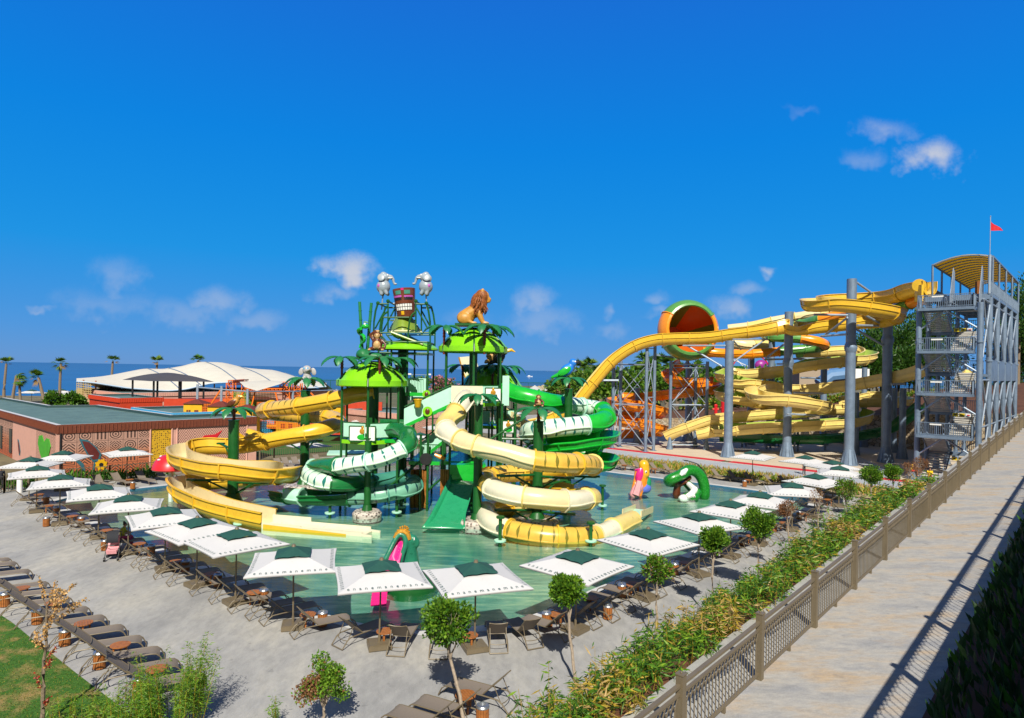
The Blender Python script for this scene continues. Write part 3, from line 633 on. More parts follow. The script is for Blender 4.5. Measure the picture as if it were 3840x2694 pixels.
def make_parasol():
    r = thing('parasol', 'x', 'parasol', group='white poolside parasols')
    mb = MB(); n = 10
    def pt(i, j, side):     # facet grid: i across, j from vent to hem
        t = .30 + .70 * j / 6; x = (2 * i / n - 1) * t * UW; y = -t * UW
        sag = .055 * (1 - (2 * i / n - 1) ** 2) * (j / 6) ** 3
        y2 = y + sag; z = canopy_z(x, y) ; q = V((x, y2, z)); return Matrix.Rotation(side * pi / 2, 3, 'Z') @ q
    for s in range(4):
        for i in range(n):
            for j in range(6): mb.quad(pt(i, j + 1, s), pt(i + 1, j + 1, s), pt(i + 1, j, s), pt(i, j, s))
        for i in range(n):      # hem turned down
            a, b = pt(i, 6, s), pt(i + 1, 6, s); d = V((0, 0, -.06)); mb.quad(a + d, b + d, b, a)
    c = mb.build('canopy', 'canvas', r, smooth=14)
    sol = c.modifiers.new('s', 'SOLIDIFY'); sol.thickness = .006
    me = bpy.data.meshes.new_from_object(c.evaluated_get(bpy.context.evaluated_depsgraph_get())); c.modifiers.clear(); c.data = me
    mb = MB()
    def vp(i, j, s):
        t = (.04 + .36 * j / 4); u = 2 * i / 8 - 1; x = u * t * UW; y = -t * UW
        z = canopy_z(x, y) + .05 + .05 * (1 - j / 4) + (.045 * (1 - u * u) + .02 * sin(u * 7 + s)) * (j / 4)
        return Matrix.Rotation(s * pi / 2, 3, 'Z') @ V((x, y, z))
    for s in range(4):
        for i in range(8):
            for j in range(4): mb.quad(vp(i, j + 1, s), vp(i + 1, j + 1, s), vp(i + 1, j, s), vp(i, j, s))
    mb.build('vent_cap', 'bottle_green', r, smooth=20)
    mb = MB(); mb.cyl((0, 0, UZ1 + .06), (0, 0, UZ1 + .15), .09, .06, 10); mb.build('finial', 'bronze', r)
    mb = MB(); mb.cyl((0, 0, .16), (0, 0, UZ1 + .06), .032, n=8); mb.cyl((0, 0, .16), (0, 0, .42), .048, n=8); mb.build('pole', 'bronze', r)
    mb = MB()
    for s in range(8):
        q = Matrix.Rotation(s * pi / 4, 3, 'Z'); L = UW * (1.39 if s % 2 == 0 else .98); e = q @ V((L * .7071, L * .7071, 0)) ; e.z = UZ0 + .0
        mb.bar((0, 0, UZ1 - .03), e * .99 - V((0, 0, .03)) + V((0, 0, 0)), .02)
        m_ = e * .5; m_.z = (UZ0 + UZ1) / 2 - .03; mb.bar((0, 0, 2.2), m_, .016)
    mb.build('ribs', 'bronze', r, smooth=0)
    mb = MB(); mb.box((0, 0, .10), (.78, .78, .15)); mb.box((0, 0, .185), (.70, .70, .03)); 
    for sx_ in (-.34, .34):
        for sy_ in (-.34, .34): mb.box((sx_, sy_, .012), (.08, .08, .024))
    mb.build('base', 'bronze', r, smooth=0)
    lm = lettering_mesh()
    for s in range(4):
        o = bpy.data.objects.new('lettering', lm); COL.objects.link(o); o.parent = r; o.rotation_euler = (0, 0, s * pi / 2)
    return r
par0 = make_parasol(); used = [0]
def parasol(apex, corner, label):
    a = G(*apex, UZ1 + .08); c = G(*corner, UZ0); rz = atan2(c.y - a.y, c.x - a.x) + 3 * pi / 4
    loc = (a.x, a.y, 0)
    if not used[0]:
        used[0] = 1; par0.location = loc; par0.rotation_euler = (0, 0, rz); par0['label'] = label; return par0
    r = dup(par0, loc, rz, label); r.rotation_euler = (random.uniform(-.018, .018), random.uniform(-.018, .018), rz); return r
left_row = [((1427, 2100), (1264, 2233)), ((1104, 2048), (915, 2165)), ((887, 1985), (818, 2083)), ((742, 1939), (679, 2033)), ((622, 1899), (514, 1980)), ((484, 1855), (343, 1928)), ((371, 1814), (263, 1878)),
            ((226, 1779), (105, 1838)), ((139, 1746), (22, 1801)), ((111, 1714), (-15, 1757))]
right_row = [((2162, 2062), (2201, 2190)), ((2428, 1981), (2452, 2090)), ((2624, 1922), (2622, 2002)), ((2744, 1876), (2783, 1944)), ((2851, 1844), (2910, 1905)), ((2973, 1808), (3069, 1863)), ((3056, 1776), (3088, 1826)), ((3147, 1747), (3223, 1791))]
parasol((1785, 2108), (1668, 2242), 'foremost white square parasol, at the pool corner behind the leafy leaning lollipop tree')
for i, (a, c) in enumerate(left_row):
    parasol(a, c, f'white parasol with dark green cap, {nth(i)} along the left poolside row from the front corner')
for i, (a, c) in enumerate(right_row):
    parasol(a, c, f'white parasol with dark green cap, {nth(i)} along the right poolside row from the front corner')
parasol((478, 1675), (408, 1716), 'white parasol by the patterned brown building, behind the back left loungers')
parasol((236, 1690), (303, 1732), 'white parasol in front of the green heart mural, beside the building corner')
parasol((3125, 1726), (3234, 1762), 'white parasol tucked behind the far end of the right row, near the red line')
parasol((3019, 1707), (3080, 1757), 'white parasol over a person in dark clothes on the far side of the pool')
parasol((2823, 1690), (2860, 1726), 'lone white parasol among the loungers beyond the snake slide')
parasol((1161, 1649), (1120, 1672), 'white parasol on the turf behind the yellow looping slide')
parasol((1360, 1563), (1315, 1583), 'far white parasol seen between the posts of the left green pavilion')
parasol((1640, 1588), (1600, 1612), 'white parasol seen under the mint stair panel of the play tower')
parasol((1575, 1622), (1540, 1645), 'white parasol low behind the play tower bridge')
parasol((1922, 1538), (1890, 1552), 'far white parasol behind the bright green tube slide')

# ------------------------------------------------------------------ loungers, tables, bins
def make_lounger():
    r = thing('sun_lounger', 'x', 'sun lounger', group='brown mesh sun loungers'); W = .31
    mb = MB()
    for s in (-1, 1):
        x = s * W
        mb.tube([(x, -.22, .02), (x, -.02, .26), (x, .12, .335), (x, .5, .35), (x, 1.72, .35), (x, 1.86, .33), (x, 1.97, .24), (x, 2.08, .03)], .021)
        mb.tube([(x * .97, .62, .37), (x * .97, .04, .93), (x * .97, 0.02, .95)], .02)
        mb.tube([(x * .9, .26, .70), (x * .9, .02, .24)], .013)
    mb.tube([(-W, -.22, .022), (W, -.22, .022)], .02); mb.tube([(-W, 2.08, .03), (W, 2.08, .03)], .018)
    mb.tube([(-W * .9, .02, .24), (-.1, -.02, .225), (.1, -.02, .225), (W * .9, .02, .24)], .013); mb.tube([(-W, .62, .35), (W, .62, .35)], .015)
    mb.tube([(-W * .97, .03, .945), (-.12, .06, .905), (.12, .06, .905), (W * .97, .03, .945)], .014)
    mb.build('frame', 'bronze', r)
    def cloth(pts, name):
        mb = MB(); n = len(pts)
        for dz in (0, -.012):
            for i in range(n - 1):
                for k in range(4):
                    x0, x1 = (-W + .02) + (2 * W - .04) * k / 4, (-W + .02) + (2 * W - .04) * (k + 1) / 4
                    sg = lambda x: -.022 * (1 - (x / W) ** 2)
                    q = [(x0, pts[i][0], pts[i][1] + sg(x0) + dz), (x1, pts[i][0], pts[i][1] + sg(x1) + dz), (x1, pts[i + 1][0], pts[i + 1][1] + sg(x1) + dz), (x0, pts[i + 1][0], pts[i + 1][1] + sg(x0) + dz)]
                    mb.quad(*(q if dz == 0 else q[::-1]))
        mb.build(name, 'sling', r, smooth=40)
    cloth([(.64, .365), (1.0, .362), (1.4, .362), (1.72, .365), (1.86, .345), (1.96, .26)], 'seat')
    cloth([(.05, .925), (.2, .785), (.4, .59), (.61, .385)], 'backrest')
    return r
lou0 = make_lounger(); lused = [0]; LOUNGERS = []
def lounger(px, heading, label, z=.9, foot=False, grp=None):
    h = radians(heading + random.uniform(-3, 3)); d = V((sin(h), cos(h), 0)); p = G(*px, z)
    base = p - d * (1.86 if foot else .05); base.z = 0.015; rz = -h; LOUNGERS.append((base, d))
    if not lused[0]:
        lused[0] = 1; lou0.location = base; lou0.rotation_euler = (0, 0, rz); lou0['label'] = label
        if grp: lou0['group'] = grp
        return
    dup(lou0, base, rz, label, grp)
row = [(62, 1846, 48), (108, 1872, 48), (160, 1897, 50), (188, 1912, 50), (224, 1930, 50), (262, 1947, 50), (300, 1963, 50), (338, 1979, 50), (384, 2000, 52), (466, 2030, 52), (520, 2052, 52), (548, 2064, 52), (604, 2091, 52), (655, 2114, 53),
       (742, 2146, 53), (815, 2173, 54), (888, 2205, 54), (955, 2228, 54), (1008, 2246, 54), (1124, 2290, 58), (1290, 2325, 40), (1492, 2352, 7), (1648, 2362, 1), (1870, 2343, -8), (1998, 2328, -22), (2114, 2302, -52), (2222, 2262, -50), (2290, 2238, -50), (2350, 2210, -50), (2404, 2186, -50),
       (2470, 2156, -48), (2544, 2130, -48), (2606, 2102, -48), (2660, 2078, -48), (2746, 2042, -48), (2790, 2022, -48), (2832, 2004, -48), (2880, 1985, -48), (2920, 1968, -48), (2966, 1948, -48), (3002, 1930, -48), (3040, 1913, -48), (3072, 1898, -48), (3104, 1882, -48), (3128, 1868, -48), (3112, 1846, -60), (3098, 1834, -70)]
nl = [i for i, p in enumerate(row) if p[0] < 1400]; nr = [i for i, p in enumerate(row) if p[0] > 2050]
for i, (x, y, h) in enumerate(row):
    if i in nl: lab = f'brown mesh lounger, {nth(len(nl) - 1 - i)} along the left poolside row from the front corner'
    elif i in nr: lab = f'brown mesh lounger, {nth(i - nr[0])} along the right poolside row from the front corner'
    else: lab = ['brown lounger at the front pool corner, just right of the parasol base', 'brown lounger at the front corner, behind the leafy tree trunk', 'brown lounger right of the foremost square parasol base', 'brown lounger two right of the foremost parasol base, turned to the left'][i - nl[-1] - 1]
    lounger((x, y), h, lab, grp='loungers lined up along the pool edge')
# lawn-side row, feet towards the camera's right
lf = [(58, 120), (120, 155), (250, 228), (415, 345), (540, 412), (625, 492), (790, 585), (950, 665), (1130, 757), (1300, 862), (1470, 968), (1640, 1082), (1860, 1200)]
for i, p in enumerate(lf[::-1]):
    a = G(*D4(*p), .36); lounger(D4(*p), 62, f'brown lounger beside the lawn, {nth(i)} in that row counted up from the bamboo', z=.36, foot=True, grp='loungers along the lawn edge')
for p, h, lab in (((2080, 2545), -62, 'brown lounger at the bottom of the picture in the shade of the leafy tree'), ((1790, 2600), -62, 'brown lounger at the bottom edge, beside the round table and the bamboo'), ((1690, 2645), -62, 'lowest brown lounger, cut by the bottom edge of the picture')):
    p = {2080: D6(905, 1235), 1790: D6(640, 1395), 1690: D6(420, 1490)}[p[0]]
    lounger(p, h, lab, z=.9, grp='loungers in the near corner by the bamboo')
# across the pool and by the building
for i, (p, h) in enumerate([(D7(-40, 165), 140), (D7(62, 170), 140), (D7(180, 182), 140), (D7(320, 196), 140), (D7(432, 206), 140), (D7(850, 250), 135), (D7(990, 266), 135), (D7(1130, 282), 135), (D7(1310, 304), 135), (D7(1425, 312), 135)]):
    lounger(p, h, f'brown lounger on the far pool edge before the straw planting, {nth(i)} from left', grp='loungers along the far pool edge')
for i, (p, h) in enumerate([(D3(1030, 235), 118), (D3(1225, 212), 118), (D3(1490, 195), 118), (D3(1700, 170), 118), (D3(1880, 150), 118)]):
    lounger(p, h, f'brown lounger against the patterned building, {nth(i)} from the left', grp='loungers beside the patterned building')
for i, p in enumerate([R2(1080, 915), R2(1150, 905), R2(1240, 900), R2(1440, 880), A1(300, 1170), A1(480, 1160), A1(1690, 1180), A1(1800, 1190)]):
    lounger(p, 140, f'brown lounger behind the play tower, {nth(i)} from the left', grp='loungers behind the play tower')
def make_table():
    r = thing('side_table', 'x', 'side table', group='round teak side tables')
    mb = MB()
    for k in range(7):          # slatted round top
        x0, x1 = -.29 + k * .083, -.29 + k * .083 + .074; xm = max(abs(x0), abs(x1)) if k != 3 else .03; hy = sqrt(max(.0, .3 ** 2 - min(xm, .285) ** 2)); h0 = sqrt(max(.004, .09 - x0 * x0)); h1 = sqrt(max(.004, .09 - x1 * x1))
        mb.prism([(x0, -h0), (x1, -h1), (x1, h1), (x0, h0)], .43, .46)
    mb.box((0, 0, .415), (.05, .5, .028)); mb.build('tabletop', 'teak', r, smooth=0)
    for k in range(3):
        a = k * 2.094 + .4; mb = MB(); mb.bar((cos(a) * .2, sin(a) * .2, .0), (cos(a) * .2, sin(a) * .2, .43), .055); mb.build('leg', 'teak', r, smooth=0)
    return r
def make_bin():
    r = thing('litter_bin', 'x', 'litter bin', group='slatted litter bins')
    mb = MB()
    for k in range(16):
        a = k * pi / 8; mb.box((cos(a) * .165, sin(a) * .165, .25), (.02, .055, .46), rz=a)
    mb.cyl((0, 0, .02), (0, 0, .46), .15, n=12); mb.build('body', 'teak', r, smooth=30)
    mb = MB(); mb.lathe([(.185, .47), (.19, .50), (.165, .54), (.10, .55), (.095, .50), (.02, .48)], n=16); mb.build('lid', 'chrome', r); return r
tab0, bin0 = make_table(), make_bin(); tu = [0]; bu = [0]
def put(o, u, p, z, lab):
    q = G(*p, z); q.z = .015
    if not u[0]: u[0] = 1; o.location = q; o['label'] = lab
    else: dup(o, q, random.random() * 3, lab)
tl = [(D3, 420, 445), (D3, 520, 568), (D3, 780, 678), (D3, 1150, 830), (D3, 1500, 975), (D3, 1890, 1165), (D5, 195, 440), (D5, 550, 590), (D5, 985, 770), (D5, 1610, 905)]
tr = [(D6, 600, 880), (D6, 1350, 700), (D6, 1645, 560), (D6, 2010, 450), (D7, 170, 1240), (D7, 620, 1060), (D7, 870, 930), (D7, 1190, 830), (D7, 1470, 715), (D7, 1640, 640), (D7, 1850, 515)]
for i, (c, x, y) in enumerate(tl): put(tab0, tu, c(x, y), .45, f'round teak side table, {nth(i)} from the far end of the left poolside row')
for i, (c, x, y) in enumerate(tr): put(tab0, tu, c(x, y), .45, f'round teak side table, {nth(i)} from the front of the right poolside row')
for i, (x, y) in enumerate([(200, 392), (505, 530), (785, 720), (1130, 925), (1470, 1150)]): put(tab0, tu, D4(x, y), .45, f'round teak side table in the lawn-side row, {nth(i)} from the top')
put(tab0, tu, D6(565, 1395), .45, 'round teak side table shaded by the leafy tree at the bottom edge')
for i, (x, y) in enumerate([(95, 218), (350, 250), (1160, 345)]): put(tab0, tu, D7(x, y), .45, f'teak side table on the far pool edge, {nth(i)} from the left')
put(tab0, tu, D3(1395, 285), .45, 'teak side table between loungers against the patterned building')
bl = [(D3, 500, 462), (D3, 612, 578), (D3, 500, 690), (D3, 875, 690), (D3, 1130, 935), (D3, 1630, 990), (D3, 2000, 1155), (D5, 255, 440), (D5, 628, 565), (D5, 1105, 745)]
br = [(D6, 1262, 680), (D6, 1790, 620), (D6, 1910, 435), (D7, 75, 1245), (D7, 530, 1062), (D7, 1105, 825), (D7, 1385, 712), (D7, 1600, 615)]
for i, (c, x, y) in enumerate(bl): put(bin0, bu, c(x, y), .54, f'slatted litter bin with chrome lid, {nth(i)} from the far end of the left poolside row')
for i, (c, x, y) in enumerate(br): put(bin0, bu, c(x, y), .54, f'slatted litter bin with chrome lid, {nth(i)} from the front of the right poolside row')
for i, (x, y) in enumerate([(45, 435), (350, 590), (610, 780), (935, 985), (1310, 1225)]): put(bin0, bu, D4(x, y), .54, f'slatted litter bin behind the lawn-side loungers, {nth(i)} from the top')
put(bin0, bu, D6(712, 1480), .54, 'slatted litter bin with chrome lid in the bamboo at the bottom edge')
put(bin0, bu, D7(1130, 350), .54, 'slatted litter bin on the far pool edge'); put(bin0, bu, D3(1430, 310), .54, 'slatted litter bin against the patterned building')
mb = MB(); q = G(*D3(212, 425)); mb.cyl(q, q + V((0, 0, 1.0)), .19, n=14); mb.cyl(q + V((0, 0, 1.0)), q + V((0, 0, 1.05)), .22, n=14)
tag(mb.build('drum', 'white'), 'white cylindrical drum by the fence at the far left of the deck', 'drum')

# ------------------------------------------------------------------ planting
def leaf(mb, c, d, L, W, mi, fold=.15):
    """one pointed leaf, base c, direction d"""
    d = V(d).normalized(); s = d.cross(V((random.uniform(-1, 1), random.uniform(-1, 1), random.uniform(-.3, 1)))).normalized(); n = s.cross(d)
    m = c + d * L * .45
    mb.add([c, m + s * W + n * fold * W, c + d * L, m - s * W + n * fold * W], [(0, 1, 2), (0, 2, 3)], mi)
def rnd_dir(): 
    z = random.uniform(-1, 1); a = random.uniform(0, 2 * pi); r = sqrt(1 - z * z); return V((r * cos(a), r * sin(a), z))
def crown(c, r, n, L, W, mats, weights, lobes=14, fill=.35):
    """leafy crown: leaves gathered on twig clumps so gaps show"""
    mb = MB(); r = V(r) if not isinstance(r, (int, float)) else V((r, r, r)); cs = []
    for _ in range(lobes):
        d = rnd_dir(); k = random.uniform(fill, .92); cs.append((V((d.x * r.x, d.y * r.y, d.z * r.z)) * k, d))
    for _ in range(n):
        q, d = random.choice(cs); e = rnd_dir(); rr = random.random() ** .5 * .42
        p = q + V((e.x * r.x, e.y * r.y, e.z * r.z)) * rr
        out = (p.normalized() + rnd_dir() * .8 + V((0, 0, .25))).normalized()
        leaf(mb, c + p, out, L * random.uniform(.7, 1.25), W * random.uniform(.7, 1.25), random.choices(range(len(weights)), weights)[0])
    return mb
def limb(mb, a, b, r0, r1, wob=.06, n=5):
    a, b = V(a), V(b); pts = [a.lerp(b, i / n) + (V((random.uniform(-wob, wob), random.uniform(-wob, wob), 0)) if 0 < i < n else V()) for i in range(n + 1)]
    mb.tube(pts, [r0 + (r1 - r0) * i / n for i in range(n + 1)], 7); return pts
def lollipop(base, cc, rad, kind, label):
    b = V(base); c = V(cc); t = thing('lollipop_tree', label, 'tree', b, group='clipped lollipop trees on the deck')
    mb = MB(); fork = b.lerp(c - V((0, 0, rad * .9)), 1.0); pts = limb(mb, b, fork, .055, .035, .04)
    for k in range(6):
        d = rnd_dir(); d.z = abs(d.z) * .6 + .3; mid = fork + d * rad * .55; limb(mb, pts[-1 if k % 2 else -2], mid, .03, .016, .03, 3)
        for _ in range(3):
            e = (d + rnd_dir() * .7).normalized(); limb(mb, mid, c + e * rad * .75, .014, .005, .03, 3)
    mb.build('trunk', 'pale_bark', t, world=True)
    if kind == 'green': m = crown(c, (rad, rad, rad * .86), 3400, .115, .036, 0, [.35, .4, .25], 46, .45); mats = ['leaf_a', 'leaf_b', 'leaf_c']
    elif kind == 'thin': m = crown(c, (rad, rad, rad * .9), 1700, .11, .034, 0, [.4, .35, .15, .1], 30, .5); mats = ['leaf_a', 'leaf_b', 'leaf_c', 'leaf_dry']
    elif kind == 'dry': m = crown(c, (rad, rad, rad * .9), 1300, .085, .022, 0, [.7, .3], 30, .4); mats = ['leaf_dry', 'bam_c']; mats = ['leaf_dry', 'leaf_dry']
    else: m = crown(c, (rad * .8, rad * .8, rad * .95), 480, .07, .014, 0, [.7, .3], 22, .5); mats = ['leaf_dry', 'leaf_straw']
    def fix(mb_, k): mb_.m = [min(x, k - 1) for x in mb_.m]; return mb_
    fix(m, len(mats)).build('crown', mats, t, world=True, smooth=0)
def tree_at(cpx, base_px, rad_px, kind, label, lean=None):
    b = G(*base_px); y = b.y + (lean or 0); c = P(*cpx, y); lollipop(b, c, rad_px * y / F, kind, label)
random.seed(11)
tree_at(D6(415, 745), (1748, 2745), 92, 'green', 'leafy lollipop tree with a leaning pale trunk at the front pool corner', .5)
tree_at(D6(1440, 492), (2160, 2560), 58, 'green', 'lollipop tree with open lower twigs right of the front corner')
tree_at(D6(2215, 320), (2462, 2405), 52, 'thin', 'narrow leafy lollipop tree in front of the second parasol of the right row')
tree_at(D7(862, 850), (2672, 2325), 46, 'green', 'lollipop tree with pointed crown between the second and third right parasols')
tree_at(D7(1245, 705), (2842, 2245), 58, 'green', 'large round lollipop tree tied with a green band, full dark crown')
tree_at(D7(1495, 590), (2972, 2160), 34, 'dry', 'brown withered lollipop tree in front of the curved pool end')
tree_at(D7(1752, 480), (3082, 2090), 34, 'bare', 'nearly bare dead lollipop tree beside the right lounger row')
tree_at(D7(2000, 425), (3172, 2015), 40, 'thin', 'thin leaved lollipop tree at the far end of the right lounger row')
tree_at(D7(2215, 300), (3272, 1960), 37, 'green', 'round fresh green lollipop tree on the empty deck near the fence')
tree_at(K6(1035, 1085), (3342, 1905), 30, 'green', 'small yellowish green lollipop tree next to the brown pair')
tree_at(K6(1185, 1060), (3400, 1885), 32, 'dry', 'brown withered lollipop tree nearest the lifeguards')
tree_at(K6(1265, 1010), (3450, 1862), 29, 'dry', 'brown withered lollipop tree just left of the stair tower leg')
# two foreground trees
def shrub_tree(base, top, label, parts):
    b = V(base); t = thing('young_tree', label, 'tree', b); mb = MB()
    tips = []
    for k in range(13):
        a = k * 2.4; rr = .1 + .42 * (k / 12) ** .7; e = b.lerp(V(top), .97 - .4 * rr - .25 * random.random()) + V((cos(a) * rr, sin(a) * rr, random.uniform(-.2, .05)))
        m_ = b.lerp(V(top), .42 + .1 * random.random()) + V((cos(a) * .14, sin(a) * .14, 0)); limb(mb, b.lerp(V(top), .30), m_, .03, .02, .02, 3); limb(mb, m_, e, .018, .006, .04, 4); tips.append(e)
    limb(mb, b, b.lerp(V(top), .33), .05, .035, .03)
    mb.build('trunk', 'pale_bark', t, world=True)
    L = MB()
    for e in tips:
        for _ in range(300):
            p = e + rnd_dir() * random.random() ** .5 * .30 - V((0, 0, .05)); low = p.z < b.z + (top[2] - b.z) * .76 and p.x < b.x + .02
            leaf(L, p, rnd_dir() + V((0, 0, .4)), .085, .026, random.choices([0, 1, 2], [.1, .15, .75] if low else [.45, .5, .05])[0])
    L.build('crown', parts, t, world=True, smooth=0)
b = P(*D5(1105, 1650), 17.2); shrub_tree((b.x, b.y, 0), P(*D5(1125, 1050), 17.2), 'young leafy tree with brown dried patches on the open deck at the bottom', ['leaf_a', 'leaf_b', 'leaf_dry'])
def young_bare():
    y = 17.2; b = P(*D4(385, 1640), y); b.z = 0.0; top = P(*D4(440, 560), y)
    t = thing('young_tree', 'almost bare young tree with curled tan leaves on the lawn at bottom left', 'tree', b); mb = MB(); L = MB(); pts = limb(mb, b, top, .06, .026, .03, 9)
    for px, py in ((360, 280), (530, 330), (720, 340), (600, 430), (820, 495), (750, 550), (480, 640), (340, 800), (320, 860), (520, 950), (480, 1060), (330, 1200), (460, 1420), (420, 760), (640, 480), (560, 560), (560, 400)):
        e = P(*D4(px, py), y + random.uniform(-.5, .5)); k = min(max((e.z - .5 - b.z) / (top.z - b.z), .15), 1); a = b.lerp(top, k); limb(mb, a, e, .014, .005, .05, 5)
        for _ in range(52):
            q = a.lerp(e, random.uniform(.3, 1.02)) + rnd_dir() * .07 * random.random(); leaf(L, q, rnd_dir(), .065, .028, 0 if py < 900 else random.choice((0, 1, 1)))
    mb.build('trunk', 'bark', t, world=True); L.build('crown', ['twig_leaf', 'red_leaf'], t, world=True, smooth=0)
young_bare()
def bamboo(L, S, base, h, n, spread, weights, lw=.011, ll=.15, per=26):
    for _ in range(n):
        a = random.uniform(0, 2 * pi); r = spread * sqrt(random.random()); p = base + V((cos(a) * r, sin(a) * r, 0)); hh = h * random.uniform(.6, 1.15)
        top = p + V((cos(a) * .25 * hh * random.random(), sin(a) * .25 * hh * random.random(), hh)); S.tube([p, p.lerp(top, .5) + rnd_dir() * .02, top], [.008, .006, .003], 4)
        for _ in range(per):
            k = random.uniform(.2, 1); q = p.lerp(top, k) + rnd_dir() * .10; d = rnd_dir(); d.z = d.z * .5 - .15
            leaf(L, q, d, ll * random.uniform(.7, 1.4), lw * random.uniform(.8, 1.4), random.choices(range(len(weights)), weights)[0])
random.seed(5)
hedge = thing('bamboo_hedge', 'bushy green and straw coloured bamboo hedge on the bank left of the footpath railing', 'hedge', fp(0, -3)); L, S = MB(), MB()
t_ = -12.0
while t_ < 23:
    for k in (.10, .30, .52, .76):
        p = bank(t_ + random.uniform(-.3, .3), k + random.uniform(-.06, .06)); far = p.y > 28
        dry = random.random(); ph = sin(t_ * 1.3) + .6 * sin(t_ * .53 + 2) + random.uniform(-.5, .5); wts = [.36, .30, .28, .05, .01] if ph < .35 else ([.22, .2, .16, .26, .16] if ph < .95 else [.08, .1, .08, .34, .40])
        hh = random.choice([.9, 1.05, 1.2, 1.25, 1.8 if random.random() < .3 else 1.1])
        bamboo(L, S, p, hh * (.55 if k < .25 else .72 if k < .5 else .50 if k < .7 else .34), 7 if not far else 5, .5, wts, .017 if not far else .024, .21 if not far else .25, 36 if not far else 24)
    t_ += .6
L.build('leaves', ['bam_a', 'bam_b', 'bam_c', 'leaf_yel', 'leaf_straw'], hedge, world=True, smooth=0); S.build('stems', 'leaf_yel', hedge, world=True, smooth=0)
random.seed(8)
def clump(label, base, h, n, spread, per=60):
    t = thing('bamboo_plant', label, 'bamboo', base); L, S = MB(), MB(); bamboo(L, S, V(base), h, n, spread, [.4, .55, .05], .009, .12, per)
    L.build('leaves', ['bam_a', 'bam_b', 'bam_c'], t, world=True, smooth=0); S.build('stems', 'leaf_yel', t, world=True, smooth=0)
q = G(640, 2742); clump('tall fresh green bamboo clump at the end of the lawn-side lounger row', q, 1.75, 60, .75, 120)
q = G(700, 2715); clump('slender bamboo culm arching above the bamboo clump by the lawn', q, 2.6, 5, .3, 150)
q = G(470, 2740); clump('low feathery bamboo in the bottom left lawn corner', q, 1.05, 46, .75, 90)
q = G(300, 2745); clump('wispy bamboo shoots on the lawn at the bottom edge', q, .75, 26, .7, 60)
q = G(1037, 2735); clump('small single bamboo shoot at the bottom edge of the open deck', q, .85, 5, .1, 60)
# lawn blades
L = MB(); random.seed(2)
for _ in range(11000):
    p = G(random.uniform(-20, 440), random.uniform(2320, 2700), .02)
    if p.x - lp[0].x > 0 and any((lp[i + 1] - lp[i]).cross(p - lp[i]).z > -.03 for i in range(8) if min(lp[i].y, lp[i + 1].y) <= p.y <= max(lp[i].y, lp[i + 1].y)): continue
    leaf(L, p, rnd_dir() * .5 + V((0, 0, 1)), .045, .005, random.choices([0, 1, 2], [.5, .35, .15])[0])
tag(L.build('grass', ['bam_c', 'bam_a', 'leaf_yel'], None, 0), 'short patchy grass blades on the lawn at bottom left', 'grass', kind='stuff')
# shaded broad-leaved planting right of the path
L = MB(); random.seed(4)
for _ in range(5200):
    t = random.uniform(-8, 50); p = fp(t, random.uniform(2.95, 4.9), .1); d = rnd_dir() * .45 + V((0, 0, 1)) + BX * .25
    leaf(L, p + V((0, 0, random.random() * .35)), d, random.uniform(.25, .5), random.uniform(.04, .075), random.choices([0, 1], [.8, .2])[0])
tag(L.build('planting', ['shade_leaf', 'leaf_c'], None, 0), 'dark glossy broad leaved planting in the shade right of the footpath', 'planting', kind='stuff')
# straw planting beyond the pool
L = MB(); random.seed(6)
for _ in range(9000):
    a, b_ = random.uniform(56.9, 60.8), random.uniform(8.5, 45); p = ab(a, b_, .02); k = (a - 56.9) / 3.9
    leaf(L, p + V((0, 0, random.random() * .35)), rnd_dir() * .7 + V((0, 0, .9)), random.uniform(.2, .55), .045, random.choices([0, 1, 2, 3], [.3, .2, .3, .2] if k < .6 else [.15, .1, .1, .65])[0])
tag(L.build('planting', ['bam_a', 'bam_b', 'leaf_yel', 'leaf_straw'], None, 0), 'low green and straw coloured planting between the far pool edge and the red line', 'planting', kind='stuff')
L = MB()
for _ in range(900):
    p = G(*random.choice([D3(900 + random.uniform(-90, 90), 285), D3(60 + random.uniform(0, 250), 390), D3(1400, 290), L1(1900 + random.uniform(-120, 80), 1560)]), 0) + V((random.uniform(-2, 2), random.uniform(-.6, .9), 0))
    leaf(L, p + V((0, 0, random.random() * .5)), rnd_dir() * .7 + V((0, 0, .9)), random.uniform(.3, .6), .09, random.choices([0, 1, 2], [.5, .25, .25])[0])
tag(L.build('planting', ['bam_c', 'leaf_c', 'bam_a'], None, 0), 'broad leaved green planting along the foot of the patterned building', 'planting', kind='stuff')
